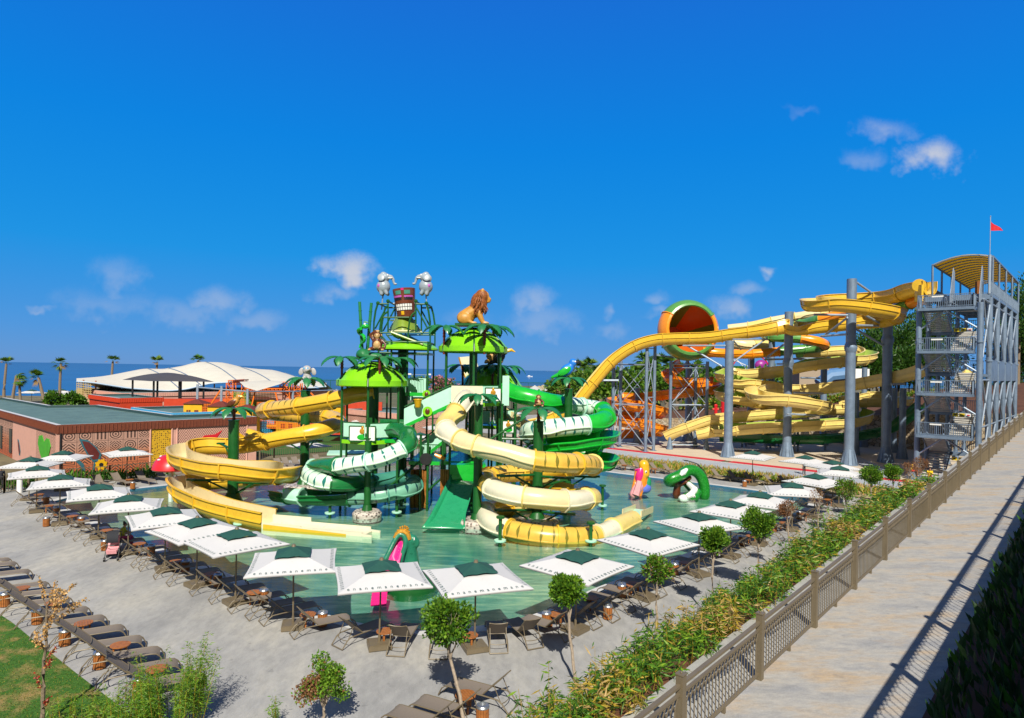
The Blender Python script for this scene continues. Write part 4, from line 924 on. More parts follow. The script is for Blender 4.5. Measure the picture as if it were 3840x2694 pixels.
# ------------------------------------------------------------------ water slides
def flume_path(pts, sub=8):
    d = catmull(pts, sub); S = [0.0]
    for a, b in zip(d, d[1:]): S.append(S[-1] + (b - a).length)
    return d, S
def tube_prof(r, n=20):
    out = []
    for i in range(n):
        a = 2 * pi * i / n + 1e-6
        if i in (0, n // 2):
            sg = 1 if i == 0 else -1
            out += [(sg * r, -.035 * sg), (sg * (r + .09), -.03 * sg), (sg * (r + .09), .03 * sg), (sg * r, .035 * sg)]
        else: out.append((r * cos(a), r * sin(a)))
    return out, [(x * (r + .11) / r, y * (r + .11) / r) for x, y in [(r * cos(2 * pi * i / n), r * sin(2 * pi * i / n)) for i in range(n)]], True
def open_prof(r, h, n=12):
    o = [(-r - .10, h), (-r - .10, h - .07), (-r - .0, h - .07)]
    o += [(-r, .035), (-r - .085, .03), (-r - .085, -.03), (-r, -.035)]
    o += [(r * cos(pi + pi * i / n), r * sin(pi + pi * i / n)) for i in range(1, n)]
    o += [(r, -.035), (r + .085, -.03), (r + .085, .03), (r, .035), (r, h - .07), (r + .10, h - .07), (r + .10, h)]
    ri = r - .05
    inner = [(ri, h)] + [(ri * cos(-pi * i / n), ri * sin(-pi * i / n)) for i in range(0, n + 1)] + [(-ri, h)]
    fl = [(-r, h)] + [(r * cos(pi + pi * i / n), r * sin(pi + pi * i / n)) for i in range(n + 1)] + [(r, h)]
    return o, inner, fl
def flume(name, label, pts, r, segs, bank=1.0, seclen=3.0, h=None, cat='water slide', thin_end=None, group=None):
    """segs: (first control, last control, 'tube'|'open', [materials taken in turn])"""
    t = thing(name, label, cat, pts[0], group=group); sub = 8; d, S = flume_path(pts, sub); n = len(d)
    fr = []; curv = []
    for i in range(n):
        T = (d[min(i + 1, n - 1)] - d[max(i - 1, 0)]).normalized(); a, b = d[max(i - 3, 0)], d[min(i + 3, n - 1)]
        t0 = (d[i] - a); t1 = (b - d[i]); k = 0
        if t0.length > .01 and t1.length > .01:
            c = t0.normalized().cross(t1.normalized()).z; k = c / max(.5, (b - a).length / 2)
        curv.append(k); fr.append(T)
    sm = [sum(curv[max(0, i - 4):i + 5]) / len(curv[max(0, i - 4):i + 5]) for i in range(n)]
    Ms = []
    for i in range(n):
        T = fr[i]; side = T.cross(V((0, 0, 1))).normalized(); up = side.cross(T)
        ang = max(-.45, min(.45, sm[i] * 1.1 * bank)); side, up = side * cos(ang) + up * -sin(ang) * -1 * -1, up
        up = side.cross(T).normalized(); Ms.append((side, up))
    for (c0, c1, kind, mats) in segs:
        i0, i1 = c0 * sub, min(c1 * sub, n - 1); L = S[i1] - S[i0]; ns = max(1, round(L / seclen)); j0 = i0
        hh = h if h is not None else r * .62
        if kind == 'tube': prof, fl, closed = tube_prof(r); inner = None
        else: prof, inner, fl = open_prof(r, hh); closed = False
        for s_ in range(ns):
            target = S[i0] + L * (s_ + 1) / ns; j1 = j0 + 1
            while j1 < i1 and S[j1] < target - 1e-6: j1 += 1
            if s_ == ns - 1: j1 = i1
            if j1 <= j0: continue
            mt = mats[s_ % len(mats)]; mo, mi_ = mt if isinstance(mt, tuple) else (mt, mt)
            mb = MB()
            def pt(i, p): return d[i] + Ms[i][0] * p[0] + Ms[i][1] * p[1]
            def sweep(pr, mi, cl, rev):
                m_ = len(pr); per = [0]
                for k in range(m_): per.append(per[-1] + hypot(pr[(k + 1) % m_][0] - pr[k][0], pr[(k + 1) % m_][1] - pr[k][1]))
                for i in range(j0, j1):
                    for k in range(m_ if cl else m_ - 1):
                        k2 = (k + 1) % m_; q = [pt(i, pr[k]), pt(i, pr[k2]), pt(i + 1, pr[k2]), pt(i + 1, pr[k])]
                        v0, v1 = per[k] / per[-1], per[k + 1] / per[-1]; uv = [(S[i], v0), (S[i], v1), (S[i + 1], v1), (S[i + 1], v0)]
                        if rev: q, uv = q[::-1], uv[::-1]
                        mb.quad(*q, mi, uv)
            if kind == 'tube':
                sweep(prof, 0, True, False)
                ip = [(r * .94 * cos(2 * pi * i / 12), r * .94 * sin(2 * pi * i / 12)) for i in range(12)]; sweep(ip, 1, True, True)
            else: sweep(prof, 0, False, False); sweep(inner, 1, False, False); sweep([prof[-1], inner[0]], 2, False, False); sweep([inner[-1], prof[0]], 2, False, False)
            o = mb.build('flume_section', [mo, mi_, mo if kind == 'tube' else RIM.get(mo, mo)], t, smooth=40, world=True)
            # bolted joint flange
            mb = MB(); T = fr[j0] * .045; k = 1.0 if kind == 'tube' else (r + .10) / r
            ring = [(x * k, y * k) if y < 0 or kind == 'tube' else (x * k, y) for x, y in fl]; m_ = len(ring); inn = [(x * .8, y * .8) for x, y in ring] if kind == 'tube' else [(x * r / (r + .1), y * (r / (r + .1) if y < 0 else 1)) for x, y in ring]
            for q in range(m_ if kind == 'tube' else m_ - 1):
                q2 = (q + 1) % m_; a, b, c, e = pt(j0, ring[q]), pt(j0, ring[q2]), pt(j0, inn[q2]), pt(j0, inn[q])
                mb.quad(a - T, b - T, b + T, a + T, 0); mb.quad(a - T, e - T, c - T, b - T, 0); mb.quad(a + T, b + T, c + T, e + T, 0)
            mb.build('joint_flange', RIM.get(mo, mo), o, smooth=30, world=True)
            j0 = j1
    return t, d, Ms
RIM = {'stripe_yellow': 'yellow', 'stripe_white': 'mint', 'stripe_teal': 'teal', 'cream': 'pale_yellow', 'yellow': 'yellow', 'bright_green': 'bright_green'}
def PP(c, lst): return [P(*c(x, y), Y) for x, y, Y in lst]
# A: yellow slide on the left: tube, then open flume winding down to a flat run-out
A = PP(R2, [(1990, 300, 47.5), (1800, 325, 47.4), (1600, 375, 47.6), (1300, 430, 48.6), (1080, 455, 49.8), (960, 470, 51.7), (1080, 500, 53.6), (1330, 520, 54.4), (1560, 530, 53.6), (1660, 580, 51.6), (1560, 630, 49.6), (1380, 680, 48.8), (1150, 725, 48.8), (985, 760, 49),
             (750, 800, 49.3), (450, 810, 49.0), (230, 840, 47.6), (165, 890, 45.8), (215, 950, 43.6), (430, 1005, 42.3), (650, 1035, 42.0), (900, 1055, 42.1), (1110, 1060, 43), (1215, 1058, 45), (1120, 1075, 47.4), (800, 1110, 48.9), (500, 1130, 48.6), (260, 1135, 47.6), (165, 1165, 45.8), (215, 1245, 43.8), (400, 1335, 42.0), (600, 1405, 41.0), (860, 1465, 40.0), (1010, 1497, 39.5)])
ys, yd, yM = flume('yellow_water_slide', 'yellow slide left of the play tower, a tube opening into a wide spiral flume', A, .60, [(0, 3, 'tube', ['yellow']), (3, 8, 'tube', ['stripe_yellow']), (8, 13, 'tube', ['yellow']), (13, 33, 'open', [('yellow', 'cream')])], h=.62, bank=.55)  # open flume's inside is paler cream, standing for light from above
mb = MB(); i0 = 13 * 8; rows = []
for k in range(7):
    u = k / 6; i = i0 + round(u * 5); rr = .60 + .62 * u ** 1.6; rows.append([yd[i] + yM[i][0] * (.62 * cos(a) * (1 + .08 * u)) + yM[i][1] * (rr * sin(a)) for a in [pi * j / 10 for j in range(11)]])
for a, b in zip(rows, rows[1:]):
    for k in range(10): mb.quad(a[k], a[k + 1], b[k + 1], b[k])
o = mb.build('flared_hood', 'yellow', ys, 50, world=True); o.modifiers.new('s', 'SOLIDIFY').thickness = .05
def runout():
    t = thing('slide_run_out', 'flat cream run-out trough of the yellow slide ending in the water', 'slide run-out', G(*R2(1000, 1560), 0)); mb = MB()
    a, e = P(*R2(1000, 1497), 39.5), G(*R2(2010, 1612), .02); a.z = .06; e.z = .03; d = (e - a).normalized(); s = V((d.y, -d.x, 0)).normalized(); L = (e - a).length
    def q(x, y, z): return a + d * x + s * y + V((0, 0, z))
    for y0, y1, h0, h1, st in ((-.60, -.52, .46, .20, 0), (.52, .60, .20, .12, 0)):
        for x0, x1, hh in ((0, 2.6, h0), (2.6, L - .6, h1), (L - .6, L, .04)):
            m_ = MB(); v = [q(x0, y0, -.5), q(x1, y0, -.5), q(x1, y1, -.5), q(x0, y1, -.5), q(x0, y0, hh), q(x1, y0, hh if hh != .04 else .0), q(x1, y1, hh if hh != .04 else 0), q(x0, y1, hh)]
            mb.add(v, [(3, 2, 1, 0), (4, 5, 6, 7), (0, 1, 5, 4), (1, 2, 6, 5), (2, 3, 7, 6), (3, 0, 4, 7)])
    mb.build('side_walls', 'white_cream', t, smooth=0, world=True); m2 = MB(); v = [q(0, -.5, -.5), q(L - .5, -.5, -.5), q(L - .5, .5, -.5), q(0, .5, -.5), q(0, -.5, .02), q(L - .5, -.5, -.03), q(L - .5, .5, -.03), q(0, .5, .02)]
    m2.add(v, [(3, 2, 1, 0), (4, 5, 6, 7), (0, 1, 5, 4), (1, 2, 6, 5), (2, 3, 7, 6), (3, 0, 4, 7)]); m2.build('trough_floor', 'white_cream', t, smooth=0, world=True)
    m3 = MB(); m3.quad(q(.1, .605, -.25), q(L - 1.6, .605, -.25), q(L - 1.6, .605, -.04), q(.1, .605, .12)); m3.build('side_band', 'yellow', t, 0, world=True)
runout()
# B: green and white slide in front of the left pavilion
B = PP(B1, [(850, 255, 46), (1010, 270, 45.2), (1130, 345, 43.6), (1130, 450, 42.2), (1040, 540, 41.7), (700, 690, 41.2), (350, 770, 41.3), (60, 800, 41.7)]) + PP(R2, [(1545, 985, 42.6), (1430, 1005, 43.8), (1390, 1060, 43.6), (1450, 1115, 42.6), (1600, 1145, 42.0), (1800, 1150, 43), (2000, 1130, 46)]) + \
    PP(B1, [(1100, 960, 47.5), (1200, 1010, 46.8), (1230, 1080, 45.3), (1130, 1150, 44.0), (900, 1200, 43.5), (650, 1240, 43.2)]) + PP(R2, [(1760, 1280, 43.3), (1550, 1285, 43.4), (1330, 1275, 43.8), (1200, 1262, 44.6), (1080, 1250, 46)])
flume('green_water_slide', 'green and pale striped tube slide coiling in front of the left pavilion', B, .53, [(0, 4, 'tube', ['slide_green']), (4, 7, 'tube', ['stripe_white']), (7, 9, 'tube', ['slide_green']), (9, 12, 'tube', ['stripe_white']), (12, 15, 'tube', ['slide_green', 'teal']), (15, 21, 'tube', ['stripe_teal']), (21, 23, 'open', [('slide_green', 'slide_green')]), (23, 24, 'tube', ['mint']), (24, 25, 'open', ['slide_green'])], seclen=2.9)
# C: cream and yellow slide at the front
Cc = PP(A1, [(1010, 560, 45.2), (960, 620, 43.6), (850, 790, 42.4), (700, 950, 41.2), (690, 1060, 40.0), (900, 1210, 38.9), (1150, 1300, 38.3), (1650, 1425, 37.9)]) + PP(T3, [(1290, 490, 37.8), (1520, 508, 38.2), (1690, 518, 39.5), (1765, 525, 41.3), (1690, 535, 43.2), (1480, 555, 44.4), (1200, 585, 44.3), (1000, 605, 43.2), (915, 640, 41.4), (960, 715, 39.4), (1120, 765, 38.1), (1330, 795, 37.7), (1560, 812, 38.2), (1710, 800, 39.8), (1760, 785, 41.4), (1680, 785, 43.2), (1450, 810, 44.4), (1200, 850, 44.3), (1000, 875, 43.2), (905, 905, 41.4), (950, 985, 39.3), (1100, 1050, 38.1), (1350, 1095, 37.4), (1600, 1110, 37.6), (1800, 1095, 38.6), (1930, 1040, 40), (2010, 1000, 41.3), (2090, 965, 42.8)])
flume('cream_water_slide', 'cream and yellow striped tube slide coiling three times at the front of the play tower', Cc, .60, [(0, 2, 'tube', ['white_cream']), (2, 4, 'tube', ['pale_yellow']), (4, 5, 'tube', ['white_cream']), (5, 6, 'tube', ['cream']), (6, 8, 'tube', ['cream', 'white_cream']), (8, 11, 'tube', ['stripe_yellow']), (11, 14, 'tube', ['pale_yellow', 'yellow']), (14, 17, 'tube', ['stripe_yellow']), (17, 21, 'tube', ['white_cream', 'cream']), (21, 27, 'tube', ['pale_yellow', 'yellow']), (27, 29, 'tube', ['white_cream']), (29, 32, 'tube', ['stripe_yellow']), (32, 33, 'tube', ['white_cream']), (33, 35, 'tube', ['pale_yellow'])], seclen=2.7)
t = thing('slide_run_out', 'short cream open chute where the front striped slide empties into the pool', 'slide run-out', G(*T3(2110, 950))); mb = MB(); a, e = P(*T3(2080, 975), 42.7), P(*T3(2180, 900), 45.6); a.z = .25; e.z = .1; d = (e - a).normalized(); s = V((d.y, -d.x, 0)).normalized()
for y in (-.62, .62): mb.bar(a + s * y + V((0, 0, .12)), e + s * y, .06, .42)
mb.build('side_walls', 'cream', t, 0, world=True); mb = MB(); mb.bar(a - V((0, 0, .2)), e - V((0, 0, .15)), 1.2, .12); mb.build('trough_floor', 'mint', t, 0, world=True)
# D: bright green slide on the right of the tower
Dd = PP(A2, [(-20, 460, 49.5), (170, 525, 48.8), (400, 580, 48.6), (620, 630, 48.9), (830, 665, 50), (1100, 705, 51.4), (1300, 735, 51.8), (1450, 775, 50.8), (1520, 840, 49.0), (1430, 925, 47.0), (1200, 980, 46.2), (800, 1020, 45.6), (500, 1050, 45.6), (340, 1085, 46.6), (360, 1130, 48.6), (600, 1150, 50.6), (1000, 1140, 51.6), (1350, 1110, 51.4), (1520, 1120, 50), (1500, 1195, 48.2), (1250, 1240, 46.8), (900, 1275, 46.3), (620, 1320, 47), (520, 1370, 48.8), (800, 1420, 50.8), (1200, 1440, 51.2), (1450, 1460, 50.4), (1530, 1510, 49), (1430, 1560, 47.4), (1150, 1590, 46.6)])
flume('bright_green_slide', 'bright green tube slide with white striped sections right of the play tower', Dd, .66, [(0, 4, 'tube', ['bright_green']), (4, 7, 'tube', ['stripe_white']), (7, 10, 'tube', ['bright_green']), (10, 14, 'tube', ['stripe_white']), (14, 29, 'open', [('bright_green', 'bright_green')])], seclen=2.8, h=.55)
# E: wide green chute at the front of the tower
def wide_chute():
    t = thing('wide_green_chute', 'wide translucent green chute dropping from the tower bridge into the pool', 'water slide', G(*T3(560, 1030))); mb = MB()
    tl_, tr_ = P(*T3(632, 640), 43.6), P(*T3(815, 640), 43.0); bl_, br_ = G(*T3(425, 1030)), G(*T3(700, 1035)); mid = [(0, 0), (.25, .30), (.5, .62), (.75, .88), (.88, .97), (1, 1)]
    rows = []
    for k in range(13):
        u = k / 12; zf = (1 - u) ** 1.35 if u > 0 else 1
        l, r_ = tl_.lerp(bl_, u), tr_.lerp(br_, u); sp = max(0, u - .78) * 1.6; c = (l + r_) / 2; hw = (r_ - l).length / 2
        dd = (r_ - l).normalized(); zl = tl_.z * zf - .02; hh = hw * (1.0 if u < .75 else 1 + (u - .75) * .9)
        l2, r2 = c - dd * hh * .93, c + dd * hh * .93; l2.z = r2.z = zl; wall = .42 * (1 - max(0, u - .7) * 3) if u < 1 else 0; wall = max(wall, .03)
        rows.append((l2 + V((0, 0, wall)) - dd * .12, l2, r2, r2 + V((0, 0, wall)) + dd * .12))
    for a, b in zip(rows, rows[1:]):
        for k in range(3): mb.quad(a[k], b[k], b[k + 1], a[k + 1])
    o = mb.build('chute', 'sea_green', t, 50, world=True)
    sol = o.modifiers.new('s', 'SOLIDIFY'); sol.thickness = .06; sol.offset = -1
    b = MB(); b.box((tl_ + tr_) / 2 + V((.2, 1.2, .35)), (2.4, 1.6, 1.1), .1); b.build('start_box', 'bright_green', t, 0, world=True)
    b = MB()
    for p in (tl_, tr_): b.cyl(V((p.x, p.y + .3, -.4)), V((p.x, p.y + .3, p.z - .1)), .10)
    b.build('legs', 'dark_green', t, world=True)
wide_chute()
# small yellow slide behind
S2 = PP(A1, [(1380, 690, 54), (1520, 790, 53), (1680, 880, 51.8), (1800, 960, 50.6), (1900, 1010, 49.6)])
flume('small_cream_slide', 'short cream and yellow open slide behind the front palm of the play tower', S2, .5, [(0, 4, 'open', [('pale_yellow', 'cream')])], seclen=2.2)
S3 = PP(T3, [(1230, 640, 47.5), (1360, 680, 46.4), (1480, 715, 45.6), (1600, 728, 45.2)]); flume('small_yellow_slide', 'short yellow slide tail behind the coils of the striped front slide', S3, .5, [(0, 3, 'open', [('yellow', 'pale_yellow')])], seclen=2)

# ---- slide posts standing in the pool, with brackets; some carry an artificial palm
def pool_post(top_px, base_px, Y, r, label, collar=True, arms=()):
    b = G(*base_px, -.4); b = V((P(*base_px, Y).x, Y, -.4)); tp = P(*top_px, Y); tp.x = b.x
    t = thing('slide_post', label, 'post', b); mb = MB(); mb.cyl(b, tp, r, n=14); mb.cyl(tp, tp + V((0, 0, .06)), r * 1.1, n=14); mb.lathe([(r * 2.1, .35), (r * 1.15, 1.1)], b, 14); mb.build('shaft', 'dark_green', t, world=True)
    if collar:
        mb = MB(); mb.lathe([(r * 4.2, .1), (r * 4.3, .55), (r * 3.6, .72), (r * 1.2, .74)], b, 24); mb.build('mosaic_plinth', 'mosaic', t, world=True)
    for (dx, dy, z) in arms:
        mb = MB(); a = V((b.x, b.y, z - .15)); e = V((b.x + dx, b.y + dy, z)); mb.cyl(a, e, .08, n=8); mb.cyl(a - V((0, 0, .9)), a.lerp(e, .65), .06, n=8); mb.box(e + V((0, 0, .05)), (.5, .3, .12)); mb.build('bracket', 'dark_green', t, world=True)
    return t, tp
pool_post(B1(525, 430), B1(510, 1500), 42.5, .22, 'green post on a mosaic plinth in front of the left striped slide', arms=((-1.2, -.6, 3.2), (1.2, -.4, 3.6)))
_, pA = pool_post(R2(690, 565), R2(675, 1330), 45.6, .36, 'thick green post inside the yellow spiral flume', False, arms=((2.6, -1.0, 1.6), (-1.6, 1.6, 3.9), (-2.2, -1.5, 1.8), (2.2, 1.6, 1.5)))
_, pA2 = pool_post(R2(1368, 290), R2(1340, 1190), 51.7, .36, 'thick green post inside the upper yellow tube loop', True, arms=((-2.2, -1.4, 6.6), (1.8, -2.2, 6.9), (1.6, -1.5, 3.9), (-2.0, -1.6, 3.9)))
_, pC2 = pool_post(A1(1205, 690), T3(835, 985), 40.6, .27, 'green post on a mosaic plinth right of the wide green chute', arms=((-1.8, .2, 4.9), (1.6, .5, 4.7)))
_, pC = pool_post(A2(478, 940), T3(1315, 1120), 41.1, .32, 'thick green post at the heart of the striped front slide', True, arms=((1.9, -1.6, 3.1), (-2.3, -1.8, 3.2), (2.0, -1.6, .9), (-2.4, -1.2, 1.0), (1.8, 1.8, 2.4)))
_, pD = pool_post(A2(925, 450), T3(1560, 800), 48.8, .30, 'green post inside the bright green slide', False, arms=((2.2, -1.4, 4.1), (2.0, -1.2, 1.9), (-1.6, -1.5, 3.6), (1.4, 1.8, 5.6)))
for i, (c, x, y, Y, zt) in enumerate(((B1, 958, 1440, 43.9, .95), (B1, 1030, 1330, 45.6, 1.0), (T3, 1020, 1200, 37.0, 1.2), (T3, 1750, 1200, 37.3, .9), (T3, 1848, 640, 47.2, 1.3), (R2, 1580, 1410, 43.3, .6), (R2, 735, 1525, 40.0, .3))):
    b = P(*c(x, y), Y); b.z = -.4; t = thing('pedestal', ['short green leg under the lower left striped tube', 'short green leg farther back under the left striped tube', 'short green leg at the front under the striped front slide', 'short green leg at the right end of the striped front slide', 'short leg under the lowest bright green flume', 'short green leg under the dark green flume', 'tiny green leg under the yellow run-out'][i], 'leg', b)
    mb = MB(); mb.cyl(b, V((b.x, b.y, zt)), .10, n=10); mb.cyl(V((b.x, b.y, zt)), V((b.x, b.y, zt + .12)), .24, n=10); mb.build('shaft', 'dark_green', t, world=True); mb = MB(); mb.cyl(b + V((0, 0, .3)), b + V((0, 0, .38)), .34, n=14); mb.build('foot_plate', 'mint', t, world=True)

# ---- artificial palms
def make_palm():
    r = thing('decorative_palm', 'x', 'artificial palm', group='artificial green palms on the water tower')
    mb = MB(); mb.cyl((0, 0, -.75), (0, 0, .05), .10, .085, 10)
    for k in range(4): mb.cyl((0, 0, -.7 + k * .19), (0, 0, -.66 + k * .19), .118, n=10)
    mb.build('trunk', 'trunk_brown', r)
    for f in range(7):
        a = f * 2 * pi / 7 + .2; mb = MB(); n = 16; L = 1.55; R = Matrix.Rotation(a, 3, 'Z'); rows = []
        for i in range(n + 1):
            u = i / n; x = .06 + L * sin(u * 1.25) / sin(1.25) * .92; z = .18 * sin(u * 2.2) - .74 * u ** 2.3
            wd = .27 * (sin(min(1, u * 1.35 + .08) * pi / 2)) * (1 - max(0, (u - .62) / .38) ** 1.6) + .015
            wd *= 1.0 if i % 2 == 0 else .80
            dz = -.35 * wd
            rows.append([R @ V((x, -wd, z + dz)), R @ V((x, 0, z + .03)), R @ V((x, wd, z + dz))])
        for p, q in zip(rows, rows[1:]):
            for k in (0, 1): mb.quad(p[k], q[k], q[k + 1], p[k + 1]); mb.quad(*[v - V((0, 0, .03)) for v in (p[k + 1], q[k + 1], q[k], p[k])])
        mb.build('frond', 'frond', r, smooth=50)
    return r
palm0 = make_palm(); pu = [0]
def palm(p, label, s=1.0, rz=0):
    if not pu[0]: pu[0] = 1; palm0.location = p; palm0['label'] = label; palm0.scale = (s, s, s); palm0.rotation_euler = (0, 0, rz); return palm0
    return dup(palm0, p, rz, label, scale=(s, s, s))
palm(pA + V((0, 0, .85)), 'artificial palm topping the post inside the yellow spiral flume', 1.05)
palm(pA2 + V((0, 0, 1.0)), 'artificial palm under the little elephant figure', 1.15, .4)
palm(pC2 + V((0, 0, .65)), 'artificial palm above the cream start tube of the front slide', .95, .9)
palm(pC + V((0, 0, .85)), 'artificial palm under the small brown monkey on the right', 1.12, .2)
palm(pD + V((0, 0, .85)), 'artificial palm under the blue and yellow parrot', 1.0, .7)
# ------------------------------------------------------------------ play tower
pm('mid_leaf', (.03, .22, .015), .4, var=.1)
tower = thing('play_tower', 'green water play tower with domed pavilions, mint panels, stairs and decks in the pool', 'play tower', (P(*C1(900, 1200), 47).x, 47, -.4))
def tpart(mb, name, m, smooth=30): return mb.build(name, m, tower, smooth=smooth, world=True)
def capang(R, rise): Rs = ((R * .97) ** 2 + rise ** 2) / (2 * rise); return Rs, math.asin(min(1, R * .97 / Rs))
def capr(R, rise, u): Rs, th = capang(R, rise); return max(.02, Rs * sin(th * (1 - u)))
def capz(R, rise, u): Rs, th = capang(R, rise); return .30 + rise - Rs + Rs * cos(th * (1 - u))
def dome(c, R, rise, name_label):
    """six-panelled lime dome with a skirt and painted leaf motifs"""
    for s in range(6):
        mb = MB(); a0, a1 = radians(215 + 60 * s) + .03, radians(215 + 60 * (s + 1)) - .03
        prof = [(R * 1.0, -.22), (R * 1.03, -.15), (R * 1.03, .22), (R * .98, .30)] + [(capr(R, rise, k / 8), capz(R, rise, k / 8)) for k in range(1, 9)]
        mb.lathe(prof, c, 10, a0=a0, a1=a1); mb.lathe([(R * .94, -.2), (R * .94, .2), (R * .6, .2 + rise * .6)], c, 10, a0=a0, a1=a1)
        o = tpart(mb, 'dome_panel', 'lime', 35)
        mb = MB()
        for j, (da, lat) in enumerate(((.22, .34), (.5, .36), (.80, .34), (.36, .62), (.68, .62))):
            A0 = a0 + (a1 - a0) * da
            def dp(a, l, e=.022):
                r_ = capr(R, rise, l); q = l * pi / 2; return V(c) + V((cos(a) * r_, sin(a) * r_, capz(R, rise, l))) + V((cos(a) * cos(q), sin(a) * cos(q), sin(q) + .5)) * e
            kx = 1 / max(.3, cos(lat * 1.5))
            for (ox, oy, lx, ly) in ((0, 0, 0, .13), (-.02, .0, -.09, .09), (.02, .0, .09, .09), (-.02, -.04, -.10, .03), (.02, -.04, .10, .03)):
                b_, t_ = (A0 + ox * kx, lat + oy), (A0 + lx * kx, lat + ly); mx_, my_ = (b_[0] + t_[0]) / 2, (b_[1] + t_[1]) / 2; w_ = .022
                nx, ny = -(t_[1] - b_[1]), (t_[0] - b_[0]); nl_ = hypot(nx, ny) + 1e-6; nx, ny = nx / nl_ * w_, ny / nl_ * w_
                mb.quad(dp(*b_), dp(mx_ + nx * kx, my_ + ny), dp(*t_), dp(mx_ - nx * kx, my_ - ny))
        mb.build('leaf_motif', 'mid_leaf', o, 0, world=True)
        mb = MB(); a = radians(215 + 60 * s)
        pts = [V(c) + V((cos(a) * capr(R, rise, t) * 1.01, sin(a) * capr(R, rise, t) * 1.01, capz(R, rise, t) + .0)) for t in [k / 8 for k in range(9)]]
        mb.tube([V(c) + V((cos(a) * R * 1.04, sin(a) * R * 1.04, -.2))] + pts, .06, 6); tpart(mb, 'dome_rib', 'dark_green')
def post(x, y, z0, z1, r=.085):
    mb = MB(); mb.cyl((x, y, z0), (x, y, z1), r, n=10); 
    for z in (z0 + .5, z1 - .1): mb.cyl((x, y, z), (x, y, z + .06), r * 1.5, n=10)
    return tpart(mb, 'post', 'dark_green')
def hexpts(c, R): return [V((c.x + R * cos(radians(215 + 60 * k)), c.y + R * sin(radians(215 + 60 * k)), 0)) for k in range(6)]
def deck_hex(c, R, z, panels=(), rails=()):
    hp = hexpts(c, R); mb = MB(); mb.prism([(p.x, p.y) for p in hp], z - .18, z); tpart(mb, 'deck', 'slide_green', 0)
    mb = MB()
    for k in range(6): mb.bar(hp[k] + V((0, 0, z - .1)), hp[(k + 1) % 6] + V((0, 0, z - .1)), .08, .26)
    tpart(mb, 'deck_edge', 'lime', 0)
    for k in panels:
        a, b = hp[k], hp[(k + 1) % 6]; d = (b - a).normalized(); u = a + d * .2, b - d * .2; mb = MB(); mb.bar(u[0] + V((0, 0, z + .72)), u[1] + V((0, 0, z + .72)), .05, .95); tpart(mb, 'panel', 'mint', 0)
        mb = MB()
        for zz in (.2, 1.24): mb.bar(a + V((0, 0, z + zz)), b + V((0, 0, z + zz)), .07)
        tpart(mb, 'panel_frame', 'dark_green', 0)
    for k in rails:
        a, b = hp[k], hp[(k + 1) % 6]; mb = MB(); n = 14
        mb.bar(a + V((0, 0, z + 1.15)), b + V((0, 0, z + 1.15)), .06)
        for i in range(1, n): q = a.lerp(b, i / n); mb.bar(q + V((0, 0, z)), q + V((0, 0, z + 1.15)), .025)
        tpart(mb, 'rail', 'dark_green', 0)
# left pavilion
LP = P(*C1(612, 1200), 47); LP.z = 0; lz = P(*C1(612, 1235), 47).z
for p in hexpts(LP, 2.25): post(p.x, p.y, -.4, lz + .25)
dome(V((LP.x, LP.y, lz + .2)), 2.46, 1.25, 'left')
ldz = P(*B1(430, 445), 45).z + .1
deck_hex(LP, 2.25, ldz, panels=(0, 1, 5), rails=(2, 3))
# right pavilion
RP = P(*C1(1548, 900), 48); RP.z = 0; rz_ = P(*C1(1548, 925), 48).z
for p in hexpts(RP, 2.25): post(p.x, p.y, -.4, rz_ + .25)
dome(V((RP.x, RP.y, rz_ + .2)), 2.46, 1.3, 'right')
rdz = P(*A1(1400, 660), 46).z
deck_hex(RP, 2.25, rdz, panels=(1, 2), rails=(3, 4, 5))
# third dome, behind on the right
TP = P(*C1(1715, 1200), 54); TP.z = 0; tz = P(*C1(1715, 1250), 54).z
for p in hexpts(TP, 2.3): post(p.x, p.y, -.4, tz + .2)
dome(V((TP.x, TP.y, tz)), 2.5, 1.6, 'back'); deck_hex(TP, 2.3, tz - 3.0, panels=(0, 1, 2), rails=(3, 4))
# central trunk columns and the bucket frame
def col(px, Y, z1, r=.33):
    p = P(*px, Y); mb = MB(); mb.cyl((p.x, Y, -.4), (p.x, Y, z1), r, n=16); return tpart(mb, 'column', 'dark_green')
col(C1(612, 1400), 47.4, lz + .2, .45); col(C1(893, 1000), 50, P(*C1(890, 860), 50).z, .38); col(A1(1105, 200), 48.3, rz_, .3)
BY0, BY1 = 48.6, 52.2
def bp(x, y, Y): return P(*C1(x, y), Y)
zb = bp(960, 935, 50).z; zm = bp(900, 748, 50).z; zt = bp(900, 480, 50).z
bx0, bx1 = bp(706, 740, 50).x, bp(1150, 740, 50).x
mb_deck = MB(); mb_deck.box(((bx0 + bx1) / 2, 50.4, zb), (bx1 - bx0 + .1, 3.6, .16)); tpart(mb_deck, 'deck', 'slide_green', 0)
for x in (bp(820, 900, 50).x, bp(965, 900, 50).x, bp(1150, 900, 50).x, bx0):
    for y in (BY0, BY1): post(x, y, -.4 , zb + .9, .075)
for zz in (zb + .02, zb + .85):
    mb = MB(); mb.cyl((bx0, BY0, zz), (bx1, BY0, zz), .06); mb.cyl((bx0, BY1, zz), (bx1, BY1, zz), .06); mb.cyl((bx0, BY0, zz), (bx0, BY1, zz), .06); mb.cyl((bx1, BY0, zz), (bx1, BY1, zz), .06); tpart(mb, 'rail', 'dark_green')
